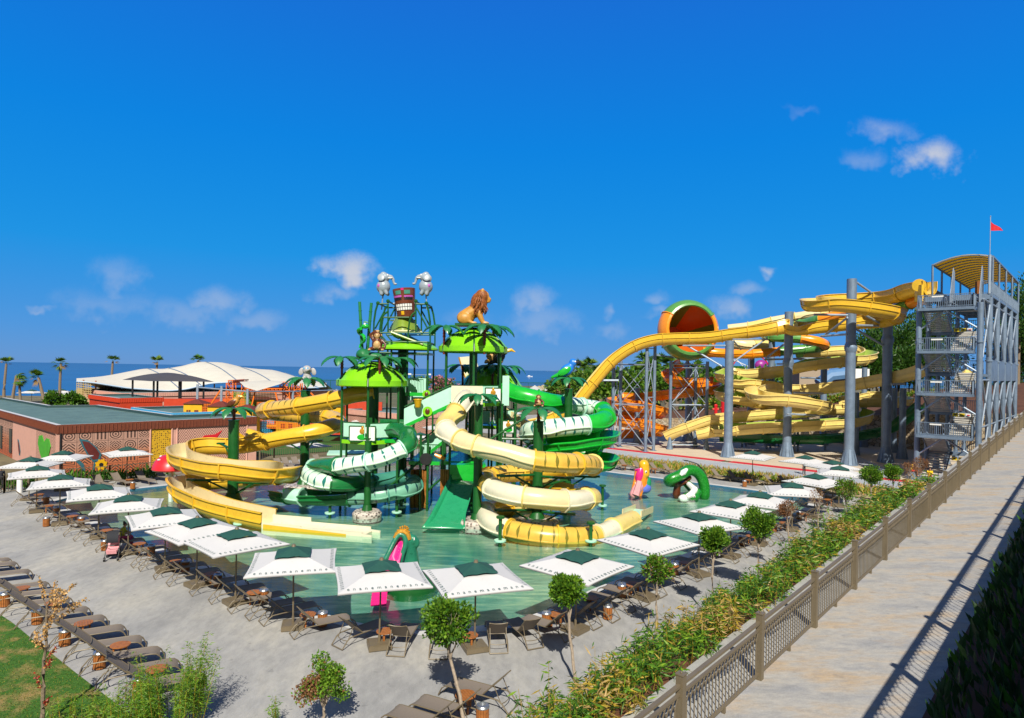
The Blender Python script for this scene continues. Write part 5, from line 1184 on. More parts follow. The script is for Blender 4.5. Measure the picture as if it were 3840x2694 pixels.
# bowed bucket frame
for y in (BY0 + .3, BY1 - .3):
    for pts in ([(652, 740), (655, 640), (668, 550), (692, 470)], [(1165, 740), (1163, 640), (1150, 550), (1128, 470)]) + (() if y > 50 else ([(700, 900), (705, 740), (718, 640), (745, 580), (785, 552)], [(965, 900), (966, 740), (978, 640), (1000, 585), (1035, 555)])):
        q = [bp(a, b, 50) for a, b in pts]; mb = MB(); mb.tube([V((v.x, y, v.z)) for v in q], .075, 8); tpart(mb, 'arch', 'dark_green')
    for (a, b) in (((782, 460), (782, 745)), ((1035, 460), (1035, 745)), ((690, 485), (790, 485)), ((1035, 487), (1130, 487)), ((700, 748), (1165, 748)), ((735, 608), (975, 608)), ((665, 710), (775, 500)), ((1040, 520), (1140, 705)), ((652, 740), (652, 900)), ((1165, 740), (1165, 900)), ((695, 740), (820, 895)), ((900, 748), (900, 850))):
        p, q = bp(*a, 50), bp(*b, 50); mb = MB(); mb.cyl((p.x, y, p.z), (q.x, y, q.z), .06, n=8); tpart(mb, 'brace', 'dark_green')
for (a) in ((690, 478), (1130, 480), (782, 460), (1035, 460)):
    p = bp(*a, 50); mb = MB(); mb.cyl((p.x, BY0 + .2, p.z), (p.x, BY1 - .2, p.z), .07); mb.ell((p.x, BY0 + .3, p.z), .15, 8); tpart(mb, 'brace', 'dark_green')
mb = MB(); p, q = bp(795, 462, 50), bp(1025, 462, 50); mb.cyl((p.x, 50.4, p.z), (q.x, 50.4, q.z), .05); tpart(mb, 'axle', 'galv_light')
# splash hood: lime roof disc and the olive chute below the bucket
mb = MB(); c = bp(940, 900, 50.4); mb.lathe([(2.35, -.1), (2.35, .02), (2.1, .22), (1.4, .5), (.5, .68), (0.02, .7)], V((c.x, 50.4, c.z + .1)), 26); tpart(mb, 'splash_roof', 'lime')
mb = MB(); rows = []
for k in range(9):
    u = k / 8; hw = .42 + .85 * u; zc = bp(900, 562 + 165 * u, 50).z; xc = bp(893 + 15 * u, 0, 50).x
    rows.append([V((xc + hw * s, 50.9 - (.5 + .9 * u) * cos(s * pi / 2), zc)) for s in (-1, -.75, -.5, -.25, 0, .25, .5, .75, 1)])
for a, b in zip(rows, rows[1:]):
    for k in range(8): mb.quad(a[k], a[k + 1], b[k + 1], b[k])
pm('hood_olive', (.20, .30, .03), .35, var=.1); pm('hood_cream', (.68, .66, .38), .4, var=.08)
o = tpart(mb, 'splash_hood', 'hood_olive', 50); sol = o.modifiers.new('s', 'SOLIDIFY'); sol.thickness = .07
mb = MB(); mb.tube(rows[-1], .10, 8); mb.tube(rows[0], .10, 8); mb.tube([r_[0] for r_ in rows], .08, 8); mb.tube([r_[-1] for r_ in rows], .08, 8); tpart(mb, 'hood_lip', 'hood_cream')
mb = MB(); rows = []
for k in range(7):
    u = k / 6; p = bp(850 + 250 * u, 745 + 110 * u, 50); rows.append([V((p.x + .3 * s * (1 - u), 48.7 + 3 * (s + 1) / 2, p.z - .35 * (1 - s * s))) for s in (-1, -.5, 0, .5, 1)])
for a, b in zip(rows, rows[1:]):
    for k in range(4): mb.quad(a[k], a[k + 1], b[k + 1], b[k])
o = tpart(mb, 'splash_tray', 'hood_olive', 50); sol = o.modifiers.new('s', 'SOLIDIFY'); sol.thickness = .08
mb = MB(); mb.tube([r_[0] for r_ in rows], .09, 8); mb.tube(rows[0], .09, 8); tpart(mb, 'tray_lip', 'hood_olive')

# bridges, stairs and lower decks
def stair(a, b, w, name='stair'):
    """flight from a up to b (points on the near stringer), w metres deep, with mint side panels"""
    a, b = V(a), V(b); d = b - a; dp = V((0, 1, 0)); n = max(4, int(abs(d.z) / .22)); mb = MB()
    for i in range(n):
        p = a + d * ((i + .5) / n); mb.box(p + dp * w / 2, (abs(d.x) / n * 1.15, w, .05))
    tpart(mb, 'stair_treads', 'mid_green', 0)
    for k in (0, 1):
        o_ = dp * w * k; mb = MB(); v = []
        for q in (a, b):
            for z in (.12, 1.25): v += [q + o_ + V((0, 0, z)) + V((0, -.03, 0)), q + o_ + V((0, 0, z)) + V((0, .03, 0))]
        mb.add(v, [(0, 4, 6, 2), (1, 3, 7, 5), (2, 6, 7, 3), (0, 1, 5, 4), (0, 2, 3, 1), (4, 5, 7, 6)]); tpart(mb, 'stair_panel', 'mint', 0)
        mb = MB(); mb.cyl(a + o_ + V((0, 0, 1.38)), b + o_ + V((0, 0, 1.38)), .045); tpart(mb, 'handrail', 'dark_green'); mb = MB(); mb.bar(a + o_, b + o_, .08, .22); tpart(mb, 'stringer', 'bright_green', 0)
stair(P(*A1(60, 1010), 45.2), P(*A1(750, 690), 45.2), 1.5)
stair(P(*A1(330, 1500), 47.2), P(*A1(640, 1250), 47.2), 1.3)
mb = MB()
def slab(px0, px1, Y0, Y1, dz=.16):
    p, q = P(*px0, Y0), P(*px1, Y0); mb = MB(); z = (p.z + q.z) / 2; mb.box(((p.x + q.x) / 2, (Y0 + Y1) / 2, z), (abs(q.x - p.x), Y1 - Y0, dz)); tpart(mb, 'deck', 'slide_green', 0)
    m2 = MB(); m2.box(((p.x + q.x) / 2, Y0 - .03, z), (abs(q.x - p.x), .06, dz * 1.6)); tpart(m2, 'deck_edge', 'bright_green', 0); return p, q, z
def balus(p, q, z, Y, h=1.1, n=18):
    mb = MB(); mb.bar((p.x, Y, z + h), (q.x, Y, z + h), .06); mb.bar((p.x, Y, z + .1), (q.x, Y, z + .1), .05)
    for i in range(n + 1): x = p.x + (q.x - p.x) * i / n; mb.bar((x, Y, z), (x, Y, z + h), .025)
    tpart(mb, 'rail', 'dark_green', 0)
p, q, z = slab(B1(700, 420), B1(1080, 420), 45.5, 50); balus(p, q, z, 50)
mb = MB(); p_, q_ = P(*B1(705, 90), 46.2), P(*B1(1070, 300), 46.2); mb.box(((p_.x + q_.x) / 2, 46.2, (p_.z + q_.z) / 2), (q_.x - p_.x, .08, p_.z - q_.z)); tpart(mb, 'wall_panel', 'slide_green', 0)
p, q, z = slab(A1(130, 1560), A1(600, 1560), 46, 51); balus(p, q, z, 46, 1.3, 20); balus(p, q, z, 51, 1.2, 20)
p, q, z = slab(A1(620, 1560), A1(1240, 1560), 45, 51); balus(p, q, z, 51, 1.2, 20)
p, q, z = slab(A1(80, 520), A1(350, 520), 48.5, 51.5); balus(p, q, z, 48.5, 1.1, 12)
mb = MB(); p_ = P(*C1(828, 1230), 49.8); mb.box((p_.x, 49.8, p_.z), (4.6, .06, 1.15)); tpart(mb, 'panel', 'mint', 0)
mb = MB(); p_ = P(*A1(200, 470), 52); mb.box((p_.x, 52, p_.z), (2.0, .06, 1.5)); tpart(mb, 'panel', 'mint', 0)
# cream start box of the front slide
mb = MB(); p_, q_ = P(*A1(778, 390), 45.6), P(*A1(1248, 690), 45.6); mb.box(((p_.x + q_.x) / 2, 45.6, (p_.z + q_.z) / 2), (q_.x - p_.x, .08, p_.z - q_.z)); tpart(mb, 'slide_entry', 'white_cream', 0)
mb = MB(); p_ = P(*A1(1600, 420), 49.2); mb.box((p_.x, 49.2, p_.z - .2), (.5, 1.7, 2.2)); tpart(mb, 'slide_entry', 'mint', 0)
# small round signs and spray toys on the stair
def disc(px, Y, r, m, name, m2=None):
    p = P(*px, Y); mb = MB(); mb.cyl(p, p + V((0, .08, 0)), r, n=20); o = tpart(mb, name, m); 
    if m2: mb = MB(); mb.ell(p - V((0, .02, 0)), (r * .5, .08, r * .6), 10); tpart(mb, name + '_face', m2)
disc(A1(415, 780), 44.9, .34, 'lime', 'round_sign', 'ape_brown'); disc(A1(400, 520), 47.9, .3, 'lime', 'round_sign', 'ape_brown'); disc(A1(390, 1500), 45.8, .42, 'black', 'tunnel_mouth')
mb = MB(); p_ = P(*A1(270, 660), 44.6); mb.lathe([(.16, -.28), (.22, -.2), (.27, .2), (.33, .28), (.30, .3), (.2, .1)], p_, 16); tpart(mb, 'spill_cup', 'beak_yellow')
mb = MB(); p_ = P(*A1(600, 1465), 44.6); mb.tube([p_ + V((-.35, 0, .15)), p_, p_ + V((.35, 0, -.15))], [.10, .15, .12], 8); tpart(mb, 'water_cannon', 'orange')
# panel with a painted squash-shaped face
def face_panel(px0, px1, Y, name='picture_panel', sc_=1):
    p, q = P(*px0, Y), P(*px1, Y); c = (p + q) / 2; hgt = p.z - q.z; mb = MB(); mb.box(c, (q.x - p.x, .06, hgt)); o = tpart(mb, name, 'white', 0)
    def el(dx, dz, rx, rz2, m, nm): mb = MB(); mb.ell(c + V((dx * hgt, -.035, dz * hgt)), (rx * hgt, .03, rz2 * hgt), 14); x = tpart(mb, nm, m)
    el(0, .16, .20, .20, 'gold', 'painted_head'); el(0, .40, .09, .12, 'gold', 'painted_tuft'); el(0, -.24, .36, .20, 'bright_green', 'painted_leaf'); el(.17, -.12, .15, .18, 'dark_green', 'painted_leaf')
    mb = MB(); 
    for a, b in (((-1, -1), (1, -1)), ((1, -1), (1, 1)), ((1, 1), (-1, 1)), ((-1, 1), (-1, -1))):
        hw = (q.x - p.x) / 2; mb.bar(c + V((a[0] * hw, 0, a[1] * hgt / 2)), c + V((b[0] * hw, 0, b[1] * hgt / 2)), .08)
    tpart(mb, 'panel_frame', 'dark_green', 0)
face_panel(B1(245, 195), B1(635, 425), 44.9); face_panel(A1(1290, 425), A1(1525, 630), 45.7); face_panel(A1(1550, 920), A1(1720, 1105), 46.5)
# log-look base walls
for c, x0, y0, x1, y1, Y in ((T3, 300, 560, 440, 750, 46.5), (T3, 540, 560, 605, 830, 43.2), (T3, 820, 720, 850, 960, 42.6)):
    p_, q_ = P(*c(x0, y0), Y), P(*c(x1, y1), Y); q_.z = min(q_.z, -.3); mb = MB(); n = 4
    for i in range(n): x = p_.x + (q_.x - p_.x) * (i + .5) / n; mb.cyl((x, Y, q_.z), (x, Y, p_.z), abs(q_.x - p_.x) / n / 2 * 1.05, n=8)
    tpart(mb, 'log_wall', 'wood_log')
for x, y, Y in ((320, 900, 46), (430, 900, 46), (655, 900, 45), (760, 900, 45), (1540, 900, 46), (1740, 900, 46.5), (1480, 900, 50), (1590, 900, 50)):
    p_ = P(*A1(x, y), Y); post(p_.x, Y, -.4, 5.0 if x < 800 else rdz, .09)
for x in (-7.5, -5.2, -3.2, -1.0, .8): post(x, 49.5, -.4, 4.6, .1)
mb = MB()
for (x0, z0, x1, z1, Y) in ((-8.8, 1.0, -6.0, 3.4, 46), (-6, .8, -3.6, 3.0, 46.5), (-4.6, 3.2, -2.2, .8, 47), (-1.5, 4.8, 1.0, 6.4, 44.5), (0, 3.5, 2.0, 5.2, 44.5), (-.6, 4.9, 2.2, 4.9, 44.6)): mb.cyl((x0, Y, z0), (x1, Y, z1), .08)
tpart(mb, 'brace', 'dark_green')
mb = MB(); p_ = P(*B1(100, 580), 48); mb.box((p_.x + .5, 49, p_.z - .2), (3.2, 2, .12), .2); tpart(mb, 'toddler_ramp', 'mint', 0)
# tall cream sail panel behind
t = thing('cream_sail_panel', 'tall pale cream leaf shaped panel rising behind the right pavilion', 'panel', P(*A1(1080, 300), 55)); mb = MB()
pl = [P(*A1(x, y), 55) for x, y in ((890, -40), (1140, -60), (1190, 130), (1230, 330), (1010, 330), (940, 150))]; nn = len(pl)
mb.add(pl + [p + V((0, .15, 0)) for p in pl], [tuple(range(nn))[::-1], tuple(range(nn, 2 * nn))] + [(i, (i + 1) % nn, (i + 1) % nn + nn, i + nn) for i in range(nn)]); mb.build('panel', 'white_cream', t, 0, world=True)
mb = MB(); mb.tube([p - V((0, .03, 0)) for p in (pl[0], pl[5], pl[4])], .07, 6); mb.build('edge', 'gold', t, world=True)
# more palms on the pavilions
for (c, x, y, Y, s, rz, lab) in ((C1, 330, 968, 46, 1.05, .1, 'artificial palm left of the left lime dome'), (C1, 680, 970, 45.2, 1.1, .5, 'artificial palm in front of the left lime dome'), (C1, 838, 978, 48, 1.1, 1.1, 'artificial palm right of the left lime dome, below the bucket frame'),
                            (C1, 1280, 680, 46.6, 1.05, .3, 'artificial palm left of the right lime dome'), (C1, 1655, 675, 45.8, 1.1, .8, 'artificial palm in front of the right lime dome'), (C1, 1738, 690, 48.8, 1.15, .2, 'artificial palm right of the right lime dome under the lion'),
                            (A1, 950, 85, 52, 1.05, .4, 'artificial palm left of the rear lime dome'), (A1, 1400, 95, 51.5, 1.1, .9, 'artificial palm in front of the rear lime dome'), (A1, 1612, 100, 53, 1.05, .6, 'artificial palm right of the rear lime dome')):
    p_ = P(*c(x, y), Y); palm(p_, lab, s, rz)
    mb = MB(); mb.cyl((p_.x, p_.y, p_.z - 2.0), (p_.x, p_.y, p_.z - .5), .085, n=8); tpart(mb, 'palm_stalk', 'trunk_brown')

# ------------------------------------------------------------------ tipping bucket and figures
pm('bucket_brown', (.17, .045, .02), .28, var=.2, coat=.3); pm('bam_pole', (.02, .19, .06), .35, var=.12)
t = thing('tipping_bucket', 'brown tipping bucket painted with a grinning carved mask', 'tipping bucket', bp(915, 470, 50.4)); tilt = Matrix.Rotation(-.10, 3, 'Y'); c = bp(915, 470, 50.4)
mb = MB(); mb.lathe([(.66, -1.05), (.68, -1.0), (.88, 1.12), (.84, 1.14), (.64, -.9), (.02, -.92)], c, 28, rot=tilt); mb.build('body', 'bucket_brown', t, world=True)
def bk(a, z, e=.0): r = .68 + .2 * (z + 1) / 2.12 + e; return c + tilt @ V((r * sin(a), -r * cos(a), z))
def patch(a0, a1, z0, z1, m, nm, e=.018):
    mb = MB(); n = 6
    for i in range(n): b0, b1 = a0 + (a1 - a0) * i / n, a0 + (a1 - a0) * (i + 1) / n; mb.quad(bk(b0, z0, e), bk(b1, z0, e), bk(b1, z1, e), bk(b0, z1, e))
    mb.build(nm, m, t, 0, world=True)
patch(-.95, .85, -.58, -.05, 'black', 'mouth'); patch(-1.1, -.15, .22, .44, 'black', 'eye_band'); patch(.12, .95, .22, .44, 'black', 'eye_band'); patch(-1.15, -.12, .44, .58, 'magenta', 'brow'); patch(.1, 1.0, .40, .54, 'magenta', 'brow'); patch(-.12, .12, .95, 1.1, 'pink', 'crest'); patch(-.7, -.15, .66, .95, 'teal', 'crest'); patch(.15, .7, .66, .95, 'teal', 'crest'); patch(-.35, -.02, -.9, -.62, 'beak_yellow', 'tongue')
for k in range(7):
    a = -.86 + k * .25; patch(a, a + .2, -.28, -.08, 'white', 'tooth', .03); patch(a, a + .2, -.54, -.33, 'white', 'tooth', .03)
def elephant(c, face, label):
    """rounded elephant in a sitting pose, trunk held forward; face +1 looks right"""
    f = face; t = thing('elephant_figure', label, 'elephant figure', c); c0_ = V(c); c = V((0, 0, 0)); n0 = len(bpy.data.objects)
    parts = [('e', c + V((0, 0, 0)), (.74, .66, .76), 0), ('e', c + V((.12 * f, 0, .95)), (.52, .50, .52), 0), ('e', c + V((.0, 0, 1.28)), (.35, .38, .28), 0)]
    tr = [V((.5, 0, 1.05)), V((.78, 0, 1.02)), V((1.0, 0, .80)), V((1.08, 0, .48)), V((1.16, 0, .28)), V((1.32, 0, .30))]
    for a, b, r0, r1 in zip(tr, tr[1:], (.28, .22, .16, .13, .11), (.22, .16, .13, .11, .12)): parts.append(('c', c + V((a.x * f, a.y, a.z)), c + V((b.x * f, b.y, b.z)), r0, r1, 0))
    for s in (-1, 1):
        parts.append(('c', c + V((.22 * f, s * .30, -.40)), c + V((.42 * f, s * .32, -.74)), .22, .20, 0)); parts.append(('c', c + V((-.2 * f, s * .3, -.45)), c + V((-.12 * f, s * .32, -.78)), .22, .2, 0))
    hull(parts, .05, 'body', ['grey_skin'], t, world=False)
    for s in (-1, 1):
        mb = MB(); R = Matrix.Rotation(-.25 * f, 3, 'Y') @ Matrix.Rotation(s * .35, 3, 'X'); mb.ell(c + V((-.14 * f, s * .50, .92)), (.40, .09, .44), 14, 0, R); o = mb.build('ear', 'grey_skin', t, world=False)
        mb = MB(); mb.ell(c + V((-.16 * f, s * .555, .70)), (.26, .05, .17), 12, 0, R); mb.build('ear_patch', 'magenta', o)
        mb = MB(); mb.ell(c + V((.48 * f, s * .30, 1.18)), (.08, .09, .12), 8); mb.build('eye', 'white', t, world=False)
        mb = MB(); mb.tube([c + V((.55 * f, s * .22, .90)), c + V((.85 * f, s * .26, .88)), c + V((1.02 * f, s * .26, .98))], [.07, .05, .01], 7); mb.build('tusk', 'white', t, world=False)
    mb = MB(); mb.ell(c + V((-.35 * f, -.48, .05)), (.18, .14, .20), 8); mb.build('hide_patch', 'magenta', t, world=False)
    mb = MB(); mb.cyl(c + V((-.15 * f, 0, -2.4)), c + V((0, 0, -.5)), .07); mb.build('pole', 'galv_light', t); t.scale = (.74, .74, .74)
elephant(bp(713, 312, 50.4), 1, 'grey elephant figure on a pole left of the bucket, trunk to the right')
elephant(bp(1108, 312, 50.4), -1, 'grey elephant figure on a pole right of the bucket, trunk to the left')
def lion():
    c = bp(1548, 655, 47.6); t = thing('lion_statue', 'sitting golden lion statue with a brown mane on the right dome', 'lion statue', c); k = 1.0
    def q(x, z, y=0): p = bp(x, z, 47.6); return V((p.x, 47.6 + y, p.z))
    parts = [('c', q(1475, 590), q(1580, 520), .52, .48, 0), ('e', q(1478, 600), (.66, .55, .56), 0), ('c', q(1590, 500), q(1625, 440), .5, .42, 1), ('e', q(1600, 470), (.62, .58, .85), 1), ('e', q(1628, 405), (.50, .48, .55), 1), ('e', q(1570, 520), (.48, .5, .65), 1),
             ('e', q(1655, 400), (.34, .32, .38), 0), ('c', q(1665, 415), q(1695, 432), .24, .17, 0), ('e', q(1690, 450), (.16, .16, .10), 0)]
    for s in (-1, 1):
        parts += [('c', q(1600, 560, s * .3), q(1640, 648, s * .32), .24, .17, 0), ('e', q(1660, 652, s * .32), (.30, .18, .12), 2), ('e', q(1470, 612, s * .42), (.52, .24, .42), 0), ('c', q(1500, 630, s * .46), q(1540, 652, s * .46), .16, .14, 0), ('e', q(1555, 652, s * .46), (.26, .16, .11), 2), ('e', q(1638, 352, s * .28), (.13, .10, .17), 0)]
    parts += [('c', q(1440, 600), q(1430, 650), .1, .08, 0)]
    hull(parts, .05, 'body', ['lion_tan', 'lion_mane', 'ape_tan'], t, 3, world=True)
    mb = MB(); rng = random.Random(3)
    for _ in range(190):
        a = rng.uniform(0, 2 * pi); u = rng.random()
        if cos(a) > .05 and u < .62: continue
        cx_, cz_ = 1640 - 45 * u, 365 + 190 * u; r_ = .36 + .26 * sin(u * pi); p = q(cx_, cz_, 0) + V((cos(a) * r_ * .95, sin(a) * r_, .05)); d = V((cos(a) * .12 - .05, sin(a) * .12, -.34)); mb.tube([p, p + d * .5 + V((cos(a), sin(a), 0)) * .06, p + d], [.05, .045, .008], 5)
    mb.build('mane_locks', 'lion_mane', t, world=True)
    mb = MB(); mb.ell(q(1704, 428), (.07, .10, .07), 8); mb.build('nose', 'black', t, world=True)
    for s in (-1, 1): mb = MB(); mb.ell(q(1672, 388, s * .24), .05, 6); mb.build('eye', 'black', t, world=True)
    mb = MB(); a, b = q(1388, 672), q(1690, 668); mb.box((a + b) / 2, ((b - a).length, 2.0, .16)); mb.build('plinth', 'dark_green', t, 0, world=True)
lion()
def monkey(c, s, label, tan='ape_tan', arm_up=True, cat='monkey figure'):
    t = thing('monkey_figure', label, cat, c); c = V(c)
    def q(x, y, z): return c + V((x, y, z)) * s
    parts = [('e', q(0, 0, .55), (.42 * s, .36 * s, .52 * s), 0), ('e', q(.02, -.22, .50), (.28 * s, .2 * s, .34 * s), 1), ('e', q(0, 0, 1.22), (.30 * s, .28 * s, .30 * s), 0), ('e', q(.02, -.2, 1.18), (.22 * s, .14 * s, .20 * s), 1),
             ('c', q(.36, 0, .85), q(.66, -.1, .55), .12 * s, .10 * s, 0), ('c', q(.66, -.1, .55), q(.60, -.3, .15), .10 * s, .09 * s, 0)]
    if arm_up: parts += [('c', q(-.34, 0, .9), q(-.58, 0, 1.25), .12 * s, .1 * s, 0), ('c', q(-.58, 0, 1.25), q(-.10, -.08, 1.58), .1 * s, .09 * s, 0), ('e', q(.06, -.1, 1.56), (.14 * s, .1 * s, .08 * s), 1)]
    else: parts += [('c', q(-.34, 0, .85), q(-.42, -.25, .5), .11 * s, .1 * s, 0), ('c', q(-.42, -.25, .5), q(-.1, -.38, .55), .1 * s, .09 * s, 0)]
    for d in (-1, 1): parts += [('c', q(d * .26, -.1, .2), q(d * .48, -.38, .16), .19 * s, .13 * s, 0), ('e', q(d * .5, -.5, .09), (.13 * s, .2 * s, .09 * s), 1), ('e', q(d * .31, 0, 1.24), (.09 * s, .05 * s, .1 * s), 1)]
    hull(parts, .05 * s, 'body', ['ape_brown', tan], t, 3, world=True)
    for d in (-1, 1): mb = MB(); mb.ell(q(d * .1 + .02, -.33, 1.25), .035 * s, 6); mb.build('eye', 'black', t, world=True)
    return t
monkey(bp(655, 912, 46.3), .92, 'brown ape figure scratching its head on the rock beside the bamboo poles')
pR = bp(628, 905, 46.8); mb = MB(); mb.ell(pR - V((.1, 0, .25)), (2.9 * .95, 1.0, .48), 18); t = tag(hull([('e', pR - V((.1, 0, .40)), (1.25, .8, .30), 0), ('e', pR + V((-.75, 0, -.28)), (.55, .65, .42), 0)], .09, 'rock', ['frond']), 'dark green painted rock slab on top of the left dome', 'rock')
monkey(P(*A2(478, 705), 41.1), .50, 'small brown monkey figure seated on the right palm', arm_up=False)
for i, (x0, y0, x1, y1, lab) in enumerate(((517, 880, 492, 452, 'left bamboo pole with the green snake coiled round it'), (563, 885, 602, 462, 'right bamboo pole beside the ape figure'))):
    a, b = bp(x0, y0, 47), bp(x1, y1, 47); t = thing('bamboo_pole', lab, 'pole', a); mb = MB(); mb.cyl(a - V((0, 0, .3)), b, .115, .105, 10)
    for k in range(1, 5): q_ = a.lerp(b, k / 5); mb.cyl(q_, q_ + (b - a).normalized() * .05, .13, n=10)
    mb.build('pole', 'bam_pole', t, world=True)
t = thing('snake_figure', 'bright green snake figure coiled round the left bamboo pole', 'snake figure', bp(500, 800, 46.6)); sp = [(490, 880), (500, 850), (535, 815), (530, 770), (490, 745), (480, 715), (505, 700)]
mb = MB(); q_ = [bp(x, y, 46.6 + .35 * sin(i * 1.9)) for i, (x, y) in enumerate(sp)]; q_ = catmull(q_, 5); mb.tube(q_, [.04 + .08 * min(1, i / 12) for i in range(len(q_))], 9); mb.build('body', 'bright_green', t, world=True)
mb = MB(); h_ = bp(545, 680, 46.4); mb.ell(h_, (.27, .17, .18), 12); mb.build('head', 'bright_green', t, world=True); mb = MB(); mb.ell(h_ + V((-.02, -.1, .15)), (.08, .07, .09), 8); mb.build('eye', 'white', t, world=True); mb = MB(); mb.tube([h_ + V((-.12, 0, .28)), h_ + V((.02, 0, .32)), h_ + V((.18, 0, .26))], .05, 6); mb.build('brow', 'mid_green', t, world=True)
mb = MB(); mb.tube([bp(500, 700, 46.8), bp(520, 690, 46.5), h_], .10, 8); mb.build('neck', 'bright_green', t, world=True)
def small_elephant():
    c = P(*R2(1368, 180), 51.7); t = thing('elephant_figure', 'small pale grey baby elephant figure with big ears on a palm', 'elephant figure', c)
    c = V((0, 0, 0)); t.scale = (.78, .78, .78)
    parts = [('e', c + V((0, 0, .35)), (.42, .36, .42), 0), ('e', c + V((0, -.1, .95)), (.46, .42, .46), 0), ('c', c + V((.1, -.45, .88)), c + V((.38, -.62, .98)), .17, .10, 0), ('c', c + V((.38, -.62, .98)), c + V((.46, -.6, 1.15)), .10, .08, 0)]
    for s in (-1, 1): parts += [('c', c + V((s * .22, -.2, .2)), c + V((s * .26, -.42, .08)), .16, .14, 0), ('c', c + V((s * .35, 0, .12)), c + V((s * .42, -.2, .06)), .16, .14, 0)]
    hull(parts, .045, 'body', ['pale_grey'], t, world=False)
    for s in (-1, 1):
        mb = MB(); mb.ell(c + V((s * .62, .05, .78)), (.26, .07, .40), 12, 0, Matrix.Rotation(-s * .35, 3, 'Y')); mb.build('ear', 'pale_grey', t, world=False); mb = MB(); mb.ell(c + V((s * .18, -.46, 1.08)), (.09, .06, .12), 8); mb.build('eye', 'blue', t, world=False)
pm('pale_grey', (.40, .39, .40), .4, var=.12); small_elephant()
def bird(c, s, body, wing, beak, label, cat, face=1, tail=None):
    c = V(c); t = thing('bird_figure', label, cat, c); f = face
    def q(x, y, z): return c + V((x * f, y, z)) * s
    hull([('e', q(0, 0, .35), (.42 * s, .26 * s, .28 * s), 0, Matrix.Rotation(-.7 * f, 3, 'Y')), ('e', q(.30, 0, .72), (.20 * s, .19 * s, .22 * s), 0), ('c', q(-.25, 0, .15), q(-.75, 0, -.02), .16 * s, .06 * s, 1)], .045 * s, 'body', [body, tail or wing], t, 3, world=True)
    for d in (-1, 1): mb = MB(); mb.ell(q(-.12, d * .22, .30), (.36 * s, .06 * s, .18 * s), 10, 0, Matrix.Rotation(-.55 * f, 3, 'Y')); mb.build('wing', wing, t, world=True); mb = MB(); mb.ell(q(.40, d * .15, .78), .05 * s, 6); mb.build('eye', 'white', t, world=True)
    mb = MB(); mb.tube([q(.45, 0, .74), q(.62, 0, .74), q(.72, 0, .62)], [.11 * s, .08 * s, .02 * s], 8); mb.build('beak', beak, t, world=True)
bird(P(*A2(905, 262), 48.8), 1.5, 'parrot_blue', 'bright_green', 'black', 'blue parrot figure with green wings and yellow band on a palm', 'parrot figure', 1, 'bright_green')
bird(P(*R2(690, 440), 45.6), 1.0, 'lion_tan', 'ape_brown', 'gold', 'brown bird figure with spread wings on the left palm', 'bird figure', 1)
t = monkey(P(*C1(1735, 1030), 52), 1.15, 'spotted tan leopard cub figure on the rear dome', 'panther_spot', False, 'leopard figure'); t.children[0].data.materials[0] = M['panther_spot']
def toucan():
    c = P(*C1(1790, 1025), 51.6); t = thing('toucan_figure', 'black toucan figure with a long yellow beak on the rear dome', 'toucan figure', c)
    hull([('e', c + V((0, 0, .45)), (.52, .34, .36), 0, Matrix.Rotation(-.6, 3, 'Y')), ('e', c + V((.42, 0, .95)), (.27, .25, .27), 0), ('c', c + V((-.3, 0, .2)), c + V((-.9, 0, -.1)), .2, .07, 0)], .05, 'body', ['black'], t, world=True)
    mb = MB(); mb.tube([c + V((.6, 0, 1.0)), c + V((.95, 0, 1.08)), c + V((1.25, 0, .92))], [.16, .13, .03], 8); mb.build('beak', 'beak_yellow', t, world=True)
toucan()
# ------------------------------------------------------------------ big slides on the right
Fp = PP(K5, [(1350, 640, 64.5), (1200, 660, 66.5), (1050, 715, 69), (880, 745, 71.5), (650, 755, 73), (420, 765, 73), (310, 775, 71), (360, 790, 68.4), (540, 785, 67), (800, 815, 66.6), (1000, 850, 67.4), (1070, 885, 69.6), (970, 925, 72), (780, 940, 73.4), (500, 970, 74.4), (180, 1000, 75.2)]) + \
     PP(K4, [(1960, 640, 76), (1500, 695, 77), (1250, 728, 77.5), (980, 735, 78), (800, 750, 78.4), (620, 810, 78.8), (450, 925, 79), (310, 1080, 79), (200, 1220, 79), (115, 1330, 79)]) + PP(A2, [(950, 690, 79), (780, 830, 79), (560, 930, 79), (330, 985, 79)])
flume('tall_yellow_slide', 'tall yellow open slide looping from the stair tower and diving down to the left', Fp, .78, [(0, 29, 'open', [('yellow', 'pale_yellow')])], seclen=3.4, h=.62, bank=.6)
Gp = PP(K5, [(1330, 735, 66), (1180, 775, 68), (1050, 830, 70.5), (880, 860, 74.5), (620, 875, 79), (400, 915, 81), (280, 950, 83), (100, 990, 85.5)]) + PP(K4, [(1880, 665, 87), (1760, 690, 86.4), (1800, 712, 84.5)]) + PP(K5, [(20, 1070, 82.5), (240, 1085, 81), (390, 1110, 80.6), (440, 1140, 82), (370, 1165, 83.6), (200, 1178, 84.2), (50, 1195, 84.6)]) + PP(K4, [(1780, 860, 85), (1600, 872, 85), (1380, 862, 84.2), (1230, 850, 84.6)])
flume('orange_green_slide', 'orange and green tube slide running from the stair tower into the big funnel', Gp, .60, [(0, 1, 'tube', ['orange']), (1, 3, 'tube', ['mid_green']), (3, 5, 'tube', ['orange']), (5, 7, 'tube', ['mid_green']), (7, 12, 'tube', ['mid_green']), (12, 14, 'tube', ['orange']), (14, 17, 'tube', ['mid_green']), (17, 22, 'tube', ['orange'])], seclen=3.2)
Ip = PP(K5, [(640, 850, 84), (480, 862, 85), (300, 878, 86), (150, 900, 87)]) + PP(K4, [(2060, 545, 88), (1850, 580, 89), (1650, 625, 90), (1450, 650, 91)])
